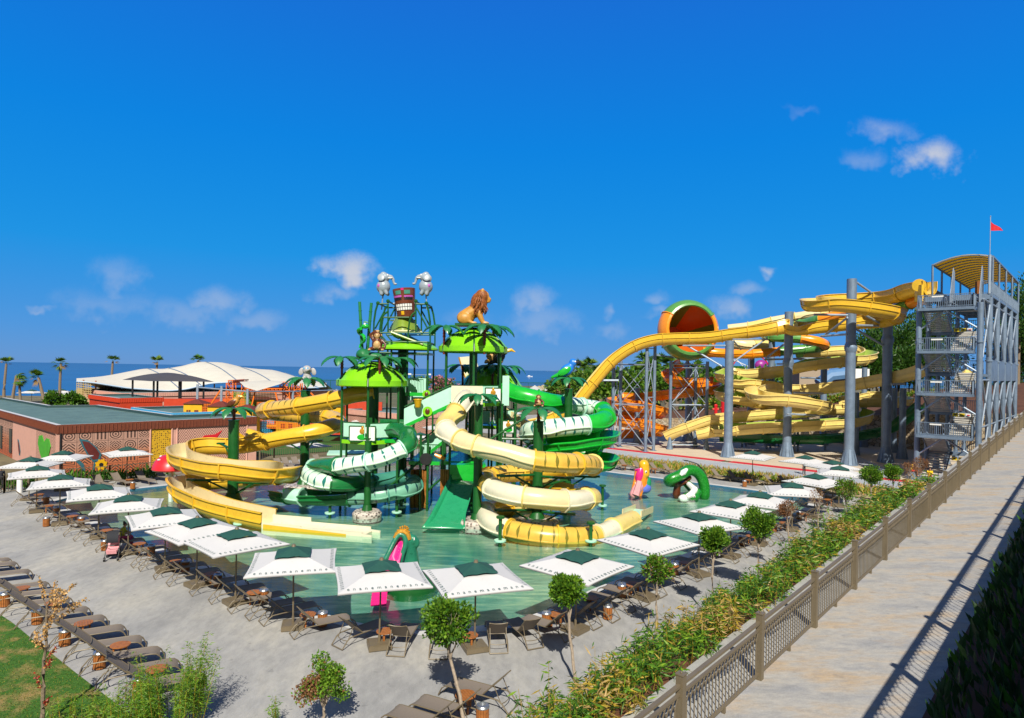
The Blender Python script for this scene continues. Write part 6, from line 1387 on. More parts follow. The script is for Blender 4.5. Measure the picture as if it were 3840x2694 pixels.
flume('cream_tube_slide', 'pale cream tube slide partly hidden behind the tall yellow slide', Ip, .55, [(0, 7, 'tube', ['pale_yellow', 'cream'])], seclen=3)
I2 = PP(K4, [(1480, 775, 90), (1620, 795, 89.5), (1790, 800, 90.5)]); flume('cream_tube_slide', 'short stretch of pale cream tube right of the funnel', I2, .8, [(0, 2, 'tube', ['cream', 'pale_yellow'])], seclen=3)
H1 = PP(X4, [(2230, 385, 70), (2000, 455, 72), (1650, 520, 75), (1300, 570, 77), (900, 610, 79), (600, 605, 79.4), (420, 615, 78.4), (345, 650, 76), (450, 700, 73.6), (760, 725, 72.6), (1030, 765, 73), (1120, 800, 75.6), (980, 835, 78), (700, 860, 79), (300, 890, 79.6), (0, 925, 80)]) + PP(K4, [(1290, 1440, 80.4), (1050, 1520, 81.4), (920, 1580, 82.4)])
flume('pale_yellow_slide', 'pale yellow open slide sweeping from the stair tower in a long low loop', H1, .72, [(0, 18, 'open', [('pale_yellow', 'pale_yellow')])], seclen=3.4, h=.6, bank=.6)
pm('lime_pale', (.42, .55, .10), .35, var=.08)
H2 = PP(X4, [(860, 225, 85), (1200, 195, 86), (1500, 205, 85), (1620, 245, 82.4), (1520, 285, 80.4), (1250, 310, 79.6), (950, 345, 79.4), (720, 395, 81), (480, 435, 84), (150, 450, 85.4)]) + PP(K4, [(1480, 1040, 85), (1390, 1060, 83), (1470, 1095, 80.6)]) + PP(X4, [(180, 525, 79.8), (450, 560, 80.4), (640, 590, 83), (450, 605, 86), (100, 605, 87)]) + PP(K4, [(1450, 1185, 86), (1385, 1215, 83.6), (1470, 1250, 81)]) + PP(X4, [(170, 700, 80), (420, 750, 80.4), (640, 790, 82), (950, 830, 84.6), (1300, 825, 84.6), (1520, 850, 83), (1570, 905, 80.4), (1380, 965, 78.6), (900, 995, 77.8), (400, 1020, 78.2), (0, 1050, 79)]) + PP(K4, [(1400, 1525, 80), (1180, 1560, 81)])
flume('yellow_spiral_slide', 'pale yellow spiral slide with a lime green inside winding between the steel columns', H2, .74, [(0, 33, 'open', [('pale_yellow', 'lime_pale')])], seclen=3.4, h=.62, bank=.6)
H4 = PP(X4, [(2180, 770, 78.5), (2050, 880, 80), (1800, 1030, 82), (1400, 1110, 82.6), (900, 1135, 82), (400, 1125, 82.6), (0, 1110, 83.4)]); flume('dark_green_slide', 'dark green open slide low under the yellow spirals', H4, .72, [(0, 6, 'open', [('slide_green', 'mid_green')])], seclen=3.4, bank=.5)
H5 = PP(X4, [(1330, 720, 87), (1600, 665, 88), (1880, 675, 88), (2010, 715, 86), (1900, 745, 84.2), (1600, 740, 84), (1300, 770, 84.4)]); flume('pale_yellow_slide', 'pale yellow slide loop behind the tallest steel columns, near the brown bank', H5, .7, [(0, 6, 'open', [('pale_yellow', 'pale_yellow')])], seclen=3.2, bank=.5)
O = PP(K4, [(1075, 945, 86), (1000, 1000, 87.4), (935, 1050, 86), (985, 1105, 84.4), (1120, 1115, 86), (1280, 1120, 88.4), (1330, 1140, 88), (1280, 1175, 86), (1000, 1210, 85.6), (700, 1245, 87.6), (520, 1258, 88.6), (455, 1285, 86), (600, 1315, 83.6), (780, 1340, 83.4), (885, 1375, 86), (720, 1395, 89), (520, 1408, 88.8), (455, 1432, 86), (600, 1465, 83.6), (780, 1495, 83.4), (880, 1525, 86), (720, 1550, 89), (520, 1560, 88.8)])
flume('orange_spiral_slide', 'orange open spiral slide dropping in three turns below the funnel', O, .70, [(0, 22, 'open', [('orange', 'orange')])], seclen=3.2, h=.6, bank=.6)
# funnel
def funnel():
    c = P(*K4(1138, 655), 83); t = thing('funnel_slide', 'huge orange and green funnel bowl open towards the pool', 'funnel slide', c)
    ax = V((.10, -1, .06)).normalized(); R = frame(-ax); Rz = Matrix((R.col[0], R.col[2] * -1, R.col[1])).transposed()
    ri, ro = 2.95, 3.95
    prof_o = [(ri, 0), (ri + .12, -.14), (3.35, -.05), (3.75, .45), (ro, 1.1), (ro, 1.7), (3.7, 2.5), (2.9, 4.1), (1.9, 5.6), (1.1, 6.8)]
    prof_i = [(1.0, 6.7), (1.8, 5.5), (2.8, 4.0), (3.55, 2.4), (3.8, 1.6), (3.75, 1.1), (3.45, .55), (ri, 0)]
    cols = ['mid_green', 'orange', 'mid_green', 'orange']; cuts = [35, 145, 215, 325, 395]
    for k in range(4):
        a0, a1 = radians(cuts[k]), radians(cuts[k + 1]); mb = MB(); mb.lathe(prof_o, c, 14, rot=Rz, a0=-a1, a1=-a0); mb.build('outer_shell', cols[k], t, world=True)
        i0, i1 = radians((-25, 15, 75, 120)[k]), radians((15, 75, 120, 335)[k]); mb = MB(); mb.lathe(prof_i, c, 14, rot=Rz, a0=-i1, a1=-i0); mb.build('inner_shell', ('bowl_green', 'bowl_orange')[k % 2], t, world=True)
    for k in range(4):
        a = -radians(cuts[k]); mb = MB(); mb.tube([c + Rz @ V((r * 1.015 * cos(a), r * 1.015 * sin(a), z)) for r, z in prof_o], .09, 6); mb.build('joint_flange', cols[k], t, world=True)
    mb = MB(); mb.cyl(c + Rz @ V((0, 0, 6.6)), c + Rz @ V((0, 0, 6.8)), 1.1, n=20); mb.build('back_plate', 'bowl_orange', t, world=True)
    for x in (-1.8, 1.8):
        mb = MB(); p = c + V((x, 2, -3.0)); mb.bar((p.x - 2.2 if x < 0 else p.x + 2.2, p.y, p.z - .3), (p.x, p.y, p.z - .6), .2); mb.build('support_frame', 'galv', t, 0, world=True)
pm('bowl_orange', (.55, .11, .008), .4, var=.08); pm('bowl_green', (.10, .22, .03), .4, var=.1); funnel()

# galvanised columns
def galv_col(px_top, px_base, r, label, joints=(), flare=True, baseY=None, group=None):
    b = G(*px_base) if baseY is None else V((P(*px_base, baseY).x, baseY, 0)); tp = P(*px_top, b.y); tp.x = b.x; b.z = 0
    t = thing('steel_column', label, 'steel column', b, group=group); mb = MB(); mb.cyl(b, tp, r, n=18); mb.cyl(tp, tp + V((0, 0, .05)), r * .98, n=18); mb.build('shaft', 'galv', t, world=True)
    for z in joints: mb = MB(); mb.lathe([(r, z - .55), (r * 1.3, z - .12), (r * 1.3, z + .12), (r, z + .55)], V((b.x, b.y, 0)), 18); mb.build('joint_collar', 'galv', t, world=True)
    if flare:
        mb = MB()
        for k in range(12): a = k * pi / 6; mb.add([V((b.x + cos(a) * r, b.y + sin(a) * r, 1.7)), V((b.x + cos(a) * r * 1.75, b.y + sin(a) * r * 1.75, .1)), V((b.x + cos(a) * r, b.y + sin(a) * r, .1))], [(0, 1, 2)])
        mb.cyl(b, b + V((0, 0, .1)), r * 1.8, n=18); mb.lathe([(r * 1.55, .1), (r * 1.25, .9), (r, 1.7)], b, 18); mb.build('base_flange', 'galv', t, 20, world=True)
    return t, b, tp
galv_col(K5(677, 572), (3183, 1745), .50, 'tallest steel column, standing in front of the big yellow loop', (12.6,))
galv_col(K5(980, 950), (3321, 1735), .50, 'steel column right of the tallest one under the yellow loop', (13.6,))
galv_col(K5(135, 855), (2950, 1713), .48, 'steel column piercing the yellow strands left of the tallest one', (11.0,))
galv_col(K4(1465, 760), (2729, 1715), .48, 'steel column right of the funnel, nearest the lone parasol')
galv_col(K4(1635, 905), (2812, 1668), .42, 'steel column behind the yellow spiral, left of the ferris wheel', baseY=89)
galv_col(K5(438, 1120), (3085, 1668), .42, 'steel column far behind the right end of the yellow spiral', baseY=90)
galv_col(K4(1810, 740), (2888, 1672), .42, 'steel column with an upper collar in the middle of the spirals', (12.5,), baseY=88)
galv_col(K4(1110, 985), (2580, 1655), .48, 'thick steel column directly under the funnel', baseY=92)
galv_col(K4(665, 1165), (2387, 1668), .32, 'short steel column at the centre of the orange spiral')
galv_col(K6(1055, 360), (3350, 1697), .34, 'left of two short steel columns by the stair tower'); galv_col(K6(1108, 365), (3382, 1722), .36, 'right of two short steel columns by the stair tower')
galv_col(K5(780, 1335), (3238, 1640), .34, 'short steel column behind the yellow chute near the hillside', baseY=88)
galv_col(K6(725, 400), (3210, 1708), .26, 'slim steel column just behind the tallest steel column')
for i, (x, y0, y1) in enumerate(((155, 1070, 1180), (235, 990, 1225), (278, 985, 1222), (500, 900, 1250), (540, 900, 1240), (630, 1080, 1222), (800, 880, 1275), (835, 880, 1265), (1130, 1050, 1262))): galv_col(X4(x, y0), X4(x, y1), .13, f'thin steel prop under the spiral slides, {nth(i)} from the left', flare=False, group='thin props under the spirals')
def lattice(pxs, Yd, label, rows, flare=False):
    """braced tower of four tubes; pxs (top, base) of left-front, left-back, right-front, right-back"""
    t = thing('lattice_tower', label, 'lattice tower', G(*pxs[0][1])); L = []
    for tp, bs in pxs:
        b = G(*bs); e = P(*tp, b.y); e.x = b.x; L.append((b, e)); mb = MB(); mb.cyl(b, e, .20, n=12); mb.cyl(b, b + V((0, 0, .06)), .4, n=10)
        if flare: mb.lathe([(.42, .06), (.2, 1.2)], b, 10)
        mb.build('leg', 'galv', t, world=True)
    for i in range(len(L)):
        j = (i + 1) % len(L)
        if len(L) == 3 and i == 2: pass
        (b0, e0), (b1, e1) = L[i], L[j]; zt = min(e0.z, e1.z) - .4
        zs = [.6 + (zt - .6) * k / rows for k in range(rows + 1)]
        for k, z in enumerate(zs):
            mb = MB(); mb.cyl(V((b0.x, b0.y, z)), V((b1.x, b1.y, z)), .06); mb.build('crossbar', 'galv_light', t, world=True)
            if k < rows:
                for (p, q) in ((b0, b1), (b1, b0)): mb = MB(); mb.cyl(V((p.x, p.y, z)), V((q.x, q.y, zs[k + 1])), .048); mb.build('diagonal', 'galv_light', t, world=True)
    return t
lattice([(K4(455, 935), (2296, 1681)), (K4(755, 792), (2420, 1695)), (K4(822, 792), (2450, 1691)), (K4(525, 930), (2324, 1677))], 80, 'braced galvanised lattice tower under the diving yellow slide', 2)
lattice([(K4(957, 930), (2511, 1686)), (K4(1275, 935), (2648, 1688)), (K4(1168, 965), (2605, 1677))], 82, 'braced galvanised lattice tower under the funnel', 2, True)
def strut(pts, r, label):
    t = thing('steel_strut', label, 'strut', pts[0][0]); 
    for a, b in pts: mb = MB(); mb.cyl(a, b, r, n=8); mb.build('tube', 'galv_light', t, world=True)
strut([(P(*K5(722, 600), 70), P(*K5(935, 750), 72)), (P(*K5(640, 900), 69.8), P(*K5(450, 1050), 73.5)), (P(*K5(640, 1045), 69.8), P(*K5(410, 1062), 73.5)), (P(*K5(350, 875), 69.4), P(*K5(640, 880), 69.6)), (P(*K5(790, 880), 69.8), P(*K5(940, 960), 72.4)), (P(*K5(712, 1000), 70.2), P(*K5(945, 1140), 72.6)), (P(*K5(725, 968), 70.2), P(*K5(945, 972), 72.6))], .12, 'galvanised struts tying the tallest steel column to the yellow loop')
strut([(P(*K4(1060, 798), 77.5), P(*K4(1440, 798), 75)), (P(*K4(1100, 800), 78), P(*K4(1420, 990), 76)), (P(*K4(1490, 745), 75), P(*K4(1790, 745), 77)), (P(*K4(1500, 935), 75.4), P(*K4(1770, 745), 77)), (P(*K4(1500, 760), 75.4), P(*K4(1560, 832), 80))], .10, 'galvanised struts beside the funnel under the yellow slide')
strut([(P(*X4(480, 285), 80), P(*X4(1050, 270), 82)), (P(*X4(490, 275), 80), P(*X4(700, 110), 79)), (P(*X4(870, 480), 84), P(*X4(1070, 485), 86)), (P(*X4(790, 640), 76), P(*X4(1110, 650), 76)), (P(*X4(1840, 550), 71.6), P(*X4(1990, 545), 71.6)), (P(*X4(720, 870), 76), P(*X4(1090, 885), 77)), (P(*K4(335, 1098), 79), P(*K4(505, 1098), 79))], .12, 'galvanised cross struts among the yellow spirals')

# ------------------------------------------------------------------ stair tower
pm('tread', (.52, .50, .46), .7, var=.12); M['canopy_yellow'] = leafmat('canopy_yellow', (.60, .44, .07), .5); pm('sign_yellow', (.75, .55, .01), .5, var=.05)
def stair_tower():
    q0 = V((41.5, 58, 0)); t = thing('stair_tower', 'tall galvanised stair tower with landings, slatted stairs and a yellow barrel canopy', 'stair tower', q0)
    W = 4.7
    def sp(a, b, z): p = q0 + AX * a + BX * b; return V((p.x, p.y, z))
    def part(mb, n, m, s=30): return mb.build(n, m, t, smooth=s, world=True)
    def c(a, b, z0, z1, r=.22, js=()):
        mb = MB(); mb.cyl(sp(a, b, z0), sp(a, b, z1), r, n=12)
        for z in js: mb.cyl(sp(a, b, z - .08), sp(a, b, z + .08), r * 1.35, n=12)
        if z0 == 0: mb.lathe([(r * 2, .05), (r, 1.2)], sp(a, b, 0), 10)
        part(mb, 'column', 'galv')
    for b in (0, W): c(0, b, 0, 16.3, .24, (12.8,))
    Ls = [4.2, 9.4, 15.0, 20.6, 26.4]
    for a in Ls:
        c(a, -.2, 0, 17.4, .24, (11.2,)); c(a, W, 0, 17.4, .2, (11.2,))
    FZ = 17.45
    lev = [4.3, 8.15, 12.0, 15.9]
    def rail(a0, b0, a1, b1, z, h=1.15, n=None, mesh=False):
        p, q = sp(a0, b0, z), sp(a1, b1, z); L = (q - p).length; n = n or int(L / .16); mb = MB(); u = V((0, 0, 1))
        mb.bar(p + u * h, q + u * h, .06); mb.bar(p + u * .1, q + u * .1, .05)
        for i in range(n + 1): x = p.lerp(q, i / n); w_ = .05 if i % 8 == 0 else .028; mb.bar(x, x + u * h, w_)
        if mesh: mb.bar(p + u * .62, q + u * .62, .012, .95)
        part(mb, 'guard_rail', 'galv', 0)
    def plate(a0, a1, b0, b1, z, edge=True):
        mb = MB(); v = [sp(a0, b0, z), sp(a1, b0, z), sp(a1, b1, z), sp(a0, b1, z)]; d = V((0, 0, -.08)); mb.add([x + d for x in v] + v, [(0, 1, 2, 3), (7, 6, 5, 4), (4, 5, 1, 0), (5, 6, 2, 1), (6, 7, 3, 2), (7, 4, 0, 3)]); part(mb, 'landing', 'galv', 0)
        mb = MB()
        for k in range(4): mb.bar(v[k] + V((0, 0, -.16)), v[(k + 1) % 4] + V((0, 0, -.16)), .1, .2)
        part(mb, 'edge_beam', 'galv', 0)
    D = 4.2
    for i, z in enumerate(lev):
        plate(-1.2, .5, .4, 4.6, z); rail(-1.2, .4, -1.2, 4.6, z); rail(-1.2, .4, .5, .4, z); rail(-1.2, 4.6, .5, 4.6, z)
        mb = MB(); mb.bar(sp(-1.22, 2.6, z + 1.0), sp(-1.22, 3.5, z + 1.0), .03, .13); part(mb, 'notice', 'white', 0)
        for (b0, b1, z0, z1) in ((2.5, W, z - .2, z - 2.0), (2.5, 0, z - .2, z - 2.0)): mb = MB(); mb.cyl(sp(-.6, b0, z0), sp(0, b1, z1), .08); part(mb, 'brace', 'galv_light')
        zm = z - 1.93        # half landing at the back
        plate(D, D + 1.3, .4, 4.6, zm); rail(D + 1.3, .4, D + 1.3, 4.6, zm)
        if i: zprev = lev[i - 1]
        else: zprev = .0
        def flight(b0, b1, za, zb, a0, a1):
            mb = MB(); n = 11
            for k in range(n):
                u = (k + .5) / n; p = sp(a0 + (a1 - a0) * u, (b0 + b1) / 2, za + (zb - za) * u); mb.box(p, (.30, b1 - b0 - .1, .11), rot=Matrix((AX, BX, V((0, 0, 1)))).transposed())
            part(mb, 'treads', 'tread', 0)
            for b in (b0, b1):
                mb = MB(); mb.bar(sp(a0, b, za), sp(a1, b, zb), .06, .28); part(mb, 'stringer', 'galv', 0); mb = MB(); mb.bar(sp(a0, b, za + 1.05), sp(a1, b, zb + 1.05), .06); mb.bar(sp(a0, b, za + .6), sp(a1, b, zb + .6), .04); part(mb, 'handrail', 'galv_light', 0)
        flight(2.7, 4.5, zm, z, D, .5)        # up to the front on the left
        flight(.5, 2.3, z, (lev[i + 1] if i < 3 else FZ + .4) - 1.93, .5, D)
        flight(2.7, 4.5, zprev, zm, .5, D) if i == 0 else None
    # top deck
    plate(3.6, 27, -.3, W + .2, FZ); 
    mb = MB()
    for a in (3.6, 9.4, 15, 20.6, 26.4): mb.bar(sp(a, -.3, FZ - .35), sp(a, W + .2, FZ - .35), .2, .4)
    part(mb, 'deck_beam', 'galv', 0)
    rail(3.6, -.3, 27, -.3, FZ, mesh=True); rail(27, -.3, 27, W, FZ, mesh=True); rail(3.6, -.3, 3.6, .4, FZ); rail(6, W + .2, 27, W + .2, FZ)
    mid = 9.95; plate(4, 27, -.3, W, mid); rail(4, -.3, 27, -.3, mid, mesh=True, h=1.3); mb = MB(); mb.bar(sp(4, -.34, mid + .3), sp(27, -.34, mid + .3), .03, 1.9); part(mb, 'mesh_panel', 'galv', 0)
    # bracing on the long side
    prev = 0
    for a in Ls:
        for z0, z1 in ((1.0, 5.2), (5.2, 9.4), (11.4, 16.6)):
            for (aa, bb) in ((prev, a), (a, prev)):
                if (z0 < 2) and aa > bb: continue
                mb = MB(); mb.cyl(sp(aa, -.2, z0), sp(bb, -.2, z1), .075); part(mb, 'brace', 'galv_light')
            mb = MB(); mb.cyl(sp(prev, -.2, z1), sp(a, -.2, z1), .075); part(mb, 'brace', 'galv_light')
        prev = a
    # yellow barrel canopy
    mb = MB(); A0, A1, n, m_ = 4.6, 27.4, 14, 10; EZ = 21.0
    def cp(a, k, e=0): u = k / m_; return sp(a, -.3 + (W + .1) * u, EZ - .35 * u + (.5 + e) * sin(u * pi) ** .9 + e)
    for i in range(n):
        for k in range(m_):
            a, b = A0 + (A1 - A0) * i / n, A0 + (A1 - A0) * (i + 1) / n; mb.quad(cp(a, k), cp(b, k), cp(b, k + 1), cp(a, k + 1)); mb.quad(*[v + V((0, 0, .03)) for v in (cp(a, k + 1), cp(b, k + 1), cp(b, k), cp(a, k))])
    part(mb, 'canopy', 'canopy_yellow', 40)
    for i in range(n + 1):
        a = A0 + (A1 - A0) * i / n; mb = MB(); mb.tube([cp(a, k) + V((0, 0, -.07)) for k in range(m_ + 1)], .06, 6); part(mb, 'canopy_rib', 'galv')
    for k in (0, m_): mb = MB(); mb.bar(cp(A0, k), cp(A1, k), .14); part(mb, 'canopy_edge', 'galv', 0)
    for a in (A0 + .05, 9.4, 15, 20.6, A1 - .1):
        for k in (0, m_): p = cp(a, k); mb = MB(); mb.bar(V((p.x, p.y, FZ)), p, .14); part(mb, 'canopy_post', 'galv', 0)
    # slide entries, ladder screens, wooden box, notices
    mb = MB(); p = sp(5.5, W + .4, FZ); 
    for k in range(9): mb.bar(p + BX * (.1 + k * .0) + AX * (k * .33 - 1.2) + V((0, 0, .1)), p + AX * (k * .33 - 1.2) + V((0, 0, 1.25)), .24, .10)
    part(mb, 'slide_entry', 'yellow', 0)
    for s in (-1.5, -.1): mb = MB(); e = p + AX * s + BX * .4; mb.lathe([(.02, -.12), (.62, -.1), (.62, .1), (.02, .12)], e + V((0, 0, 1.2)), 16, rot=frame(AX) @ Matrix.Rotation(pi / 2, 3, 'X')); mb.bar(e + V((0, 0, -.4)), e + V((0, 0, 1.2)), .2, 1.1); part(mb, 'entry_arch', 'yellow')
    mb = MB(); p = sp(5.2, .8, FZ + .7); mb.box(p, (.5, .5, 1.3), .7); part(mb, 'wooden_box', 'teak', 0)
    for (bb) in (2.6, .35):
        mb = MB(); v = [sp(2.2, bb, FZ - 1.2), sp(4.4, bb, FZ - .1), sp(4.4, bb, FZ + 2.3), sp(3.6, bb, FZ + 2.6), sp(2.2, bb, FZ - .1)]; v2 = [x + BX * .05 for x in v]; mb.add(v + v2, [(0, 1, 2, 3, 4), (9, 8, 7, 6, 5)] + [(i, (i + 1) % 5, (i + 1) % 5 + 5, i + 5) for i in range(5)]); part(mb, 'stair_screen', 'galv_light', 0)
    for z in (13.9, 6.2, 2.2):
        for k in range(3):
            mb = MB(); a_, b_ = sp(.3, 2.0 - k * .5, z), sp(.3, 1.58 - k * .5, z); mb.bar(a_, b_, .04, .30); part(mb, 'warning_sign', 'sign_yellow' if k < 2 else 'white', 0)
            mb = MB(); c_ = (a_ + b_) / 2 - AX * .03; mb.bar(c_ - BX * .1, c_ + BX * .1, .02, .1) ; part(mb, 'pictogram', 'black' if k < 2 else 'red', 0)
    mb = MB(); e0 = sp(5.4, 1.2, 8.9)
    for k in range(3): mb.tube([sp(4.6 + k * .9, 2.2, 9.2), sp(4.6 + k * .9, 1.6, 9.9), sp(4.6 + k * .9, .9, 9.3), sp(4.6 + k * .9, .2, 8.7)], [.5, .5, .5, .4], 10)
    part(mb, 'slide_entry', 'pale_yellow')
    mb = MB(); p = sp(3.6, -.2, 20.8); mb.cyl(p - V((0, 0, 3.4)), p + V((0, 0, .2)), .13, n=8); part(mb, 'corner_post', 'galv_light')
    return sp
sp = stair_tower()
p = sp(3.6, -.2, 20.95); t = thing('flag', 'red triangular flag on a thin pole above the stair tower canopy', 'flag', p); mb = MB(); mb.cyl(p, p + V((0, 0, 3.6)), .035, n=8); mb.ell(p + V((0, 0, 3.62)), .06, 6); mb.build('pole', 'galv_light', t, world=True)
mb = MB(); pa = p + V((.05, 0, 3.15)); rows = []
for k in range(9): u = k / 8; hh = .80 * (1 - u) + .04; zc = 2.28 + .0; rows.append([V((p.x + .05 + 1.15 * u, p.y + .08 * sin(u * 7), p.z + 2.3 + hh * .98)), V((p.x + .05 + 1.15 * u, p.y + .08 * sin(u * 7), p.z + 2.3))])
for a, b in zip(rows, rows[1:]): mb.quad(a[0], b[0], b[1], a[1]); mb.quad(*[v + V((0, .012, 0)) for v in (a[1], b[1], b[0], a[0])])
mb.build('cloth', 'red', t, 60, world=True)
# ------------------------------------------------------------------ animal slides and mushroom in the pool
def frog():
    c = G(*F1(1060, 1230), 0); t = thing('frog_slide', 'green frog slide with a gold crown and a pink tongue chute', 'animal slide', c); Y = c.y
    def q(x, z, y=0): return V((P(*F1(x, z), Y).x, Y + y, P(*F1(x, z), Y).z))
    arch = [q(770, 930, -.5), q(850, 760, -.3), q(915, 620, -.1), (q(960, 540)), q(1010, 500, .05), q(1065, 525, .05), q(1095, 600, 0), q(1085, 690, -.05), q(1045, 800, -.1), q(1000, 960, -.2)]
    parts = [('c', a, b, .12, .12, 0) for a, b in zip(arch, arch[1:])] + [('c', q(1120, 600, .3), q(1150, 900, .4), .30, .36, 0), ('c', q(1150, 900, .4), q(1140, 1200, .4), .36, .5, 0), ('e', q(1190, 600, .2), (.22, .2, .24), 0), ('e', q(1235, 650, .25), (.18, .16, .26), 0),
             ('c', q(1000, 560, .35), q(1090, 560, .4), .24, .28, 0), ('c', q(1010, 960, -.1), q(1040, 1250, .2), .16, .3, 0), ('c', q(770, 930, -.5), q(720, 1100, -.8), .12, .12, 0)]
    hull(parts, .05, 'body', ['frog_green'], t, 3, world=True)
    mb = MB(); rows = []
    for u in [k / 10 for k in range(11)]:
        l, r_ = q(930 - 190 * u, 620 + 590 * u, .15 - 1.3 * u), q(1075 - 105 * u, 640 + 570 * u, .15 - 1.3 * u); m_ = (l + r_) / 2 - V((0, -.1, .12)); rows.append([l, m_, r_])
    top = [q(935, 600, .1), q(1000, 525, .25), q(1075, 600, .1)]; rows = [top] + rows
    for a, b in zip(rows, rows[1:]):
        for k in (0, 1): mb.quad(a[k], a[k + 1], b[k + 1], b[k])
    o = mb.build('tongue', 'pink', t, 60, world=True); s = o.modifiers.new('s', 'SOLIDIFY'); s.thickness = .05
    mb = MB()
    for k in range(5): a = G(*F1(700, 1440 + k * 14), .1); mb.box((a.x, a.y - k * .06, .32 - k * .07), (.62, .3, .08), .2)
    mb.build('tongue_steps', 'pink', t, 0, world=True)
    mb = MB(); cr = [q(925, 560, -.05), q(960, 505, .05), q(1010, 470, .1), q(1070, 470, .1), q(1120, 515, .1), q(1150, 590, .05)]; mb.tube(cr, [.09, .12, .14, .14, .13, .10], 8); mb.build('crown', 'gold', t, world=True)
    mb = MB()
    for (x, z) in ((940, 490), (970, 450), (1005, 405), (1040, 392), (1075, 385), (1105, 395), (1125, 420), (1140, 470)):
        b_ = q(x + (1040 - x) * .12, z + 70, .1); e = q(x, z, .08); mb.cyl(b_, e, .05, .02, 7); mb.ell(e, .052, 8)
    mb.build('crown_spikes', 'gold', t, world=True); mb = MB(); mb.ell(q(1215, 590, .08), (.05, .06, .12), 8); mb.build('eye', 'white', t, world=True)
    mb = MB(); mb.cyl(V((c.x + .3, c.y, -.42)), V((c.x + .3, c.y, .06)), 1.25, n=30); mb.build('island', 'dark_green', t, world=True)
frog()
pm('duck_orange', (.80, .24, .02), .3, coat=.3); pm('duck_yellow', (.80, .42, .02), .3, coat=.3); pm('deep_sky', (.10, .16, .60), .3, coat=.3)
def duck():
    c = G(*D7(240, 470), 0); t = thing('duck_slide', 'yellow and pink duck slide with an open beak and rainbow body', 'animal slide', c); Y = c.y
    def q(x, z, y=0): return V((P(*D7(x, z), Y).x, Y + y, P(*D7(x, z), Y).z))
    mats = ['duck_orange', 'duck_yellow', 'light_pink', 'deep_sky', 'sea_green']
    parts = [('c', q(262, 215), q(270, 290), .42, .40, 1), ('c', q(255, 300, .1), q(235, 380, .1), .40, .50, 0), ('e', q(265, 420, .2), (.62, .55, .45), 3), ('e', q(295, 370, .3), (.36, .45, .5), 4), ('c', q(210, 400, -.3), q(165, 460, -.5), .36, .34, 2), ('c', q(200, 265), q(185, 340, -.15), .16, .12, 0), ('c', q(185, 340, -.15), q(150, 460, -.4), .14, .14, 0), ('c', q(250, 330, -.2), q(225, 470, -.3), .14, .16, 0)]
    hull(parts, .06, 'body', mats, t, 4, world=True)
    mb = MB(); mb.ell(q(218, 300, -.30), (.30, .22, .62), 12, 0, Matrix.Rotation(.25, 3, 'Y')); mb.build('mouth', 'pink', t, world=True)
    mb = MB(); mb.tube([q(215, 345, -.5), q(195, 410, -.62), q(175, 462, -.75)], [.22, .26, .3], 8); mb.build('chute', 'light_pink', t, world=True)
    mb = MB(); mb.ell(q(272, 270, -.38), (.09, .06, .12), 8); o = mb.build('eye', 'white', t, world=True); mb = MB(); mb.ell(q(274, 272, -.43), (.045, .04, .06), 8); mb.build('pupil', 'black', o, world=True)
    mb = MB(); mb.tube([q(190, 262, -.05), q(215, 250, -.25), q(240, 275, -.35)], .10, 7); mb.build('beak_rim', 'pink', t, world=True)
duck()
def snake():
    c = G(*D7(650, 480), 0); t = thing('snake_slide', 'glossy green snake slide arching over a brown tree stump, white mouth at the water', 'animal slide', c); Y = c.y + .6
    def q(x, z, y=0): return V((P(*D7(x, z), Y).x, Y + y, P(*D7(x, z), Y).z))
    pts = [q(790, 480, .2), q(788, 400, .2), q(760, 320, .2), (q(705, 270, .1)), q(640, 262, -.1), q(570, 295, -.4), q(490, 325, -.6), q(470, 350, -.2), q(510, 370, .4)]
    pts = catmull(pts, 5); parts = [('c', a, b, .44, .44, 0) for a, b in zip(pts, pts[1:])]
    parts += [('e', q(640, 470, -.9), (.72, .55, .36), 0), ('e', q(690, 440, -.6), (.5, .45, .36), 0), ('c', q(690, 440, -.5), q(640, 380, .3), .36, .34, 0)]
    hull(parts, .07, 'body', ['snake_green'], t, 4, world=True)
    mb = MB(); mb.ell(q(572, 478, -1.2), (.42, .34, .30), 10); mb.build('mouth', 'white', t, world=True); mb = MB(); mb.tube([q(640, 375, -.2), q(672, 410, -.9), q(640, 440, -1.25), q(590, 462, -1.4)], [.2, .26, .26, .2], 8); mb.build('chute', 'white', t, world=True)
    mb = MB(); mb.tube([q(618, 248, -.45), q(580, 268, -.75), q(552, 290, -.9)], [.14, .24, .1], 8); mb.build('slide_bed', 'white', t, world=True)
    mb = MB(); mb.ell(q(652, 458, -1.42), (.11, .05, .12), 8); o = mb.build('eye', 'white', t, world=True); mb = MB(); mb.ell(q(652, 460, -1.47), .055, 8); mb.build('pupil', 'black', o, world=True)
    hull([('c', q(550, 480, .3), q(560, 380, .2), .32, .26, 0), ('c', q(560, 390, .2), q(510, 350, 0), .22, .2, 0), ('c', q(570, 390, .2), q(660, 330, .2), .22, .2, 0), ('c', q(565, 400, .2), q(620, 360, -.2), .16, .14, 0)], .06, 'tree_stump', ['ape_brown'], t, 2, world=True)
    mb = MB()
    for dy in (-.25, .25): mb.tube([q(830, 360, dy + .6), q(800, 280, dy + .6), q(740, 215, dy + .6), q(660, 190, dy + .6), q(620, 186, dy + .6)], .03, 6)
    mb.build('handrail', 'black', t, world=True)
snake()
c = G(*D3(1840, 462), -.4); c.y = 47.7; c.x = P(*D3(1840, 462), 47.7).x; t = thing('mushroom_shower', 'red mushroom shower with white spots beside the yellow spiral', 'mushroom', c); mb = MB(); mb.cyl(c, c + V((0, 0, 2.8)), .17, n=12); mb.build('stem', 'white', t, world=True)
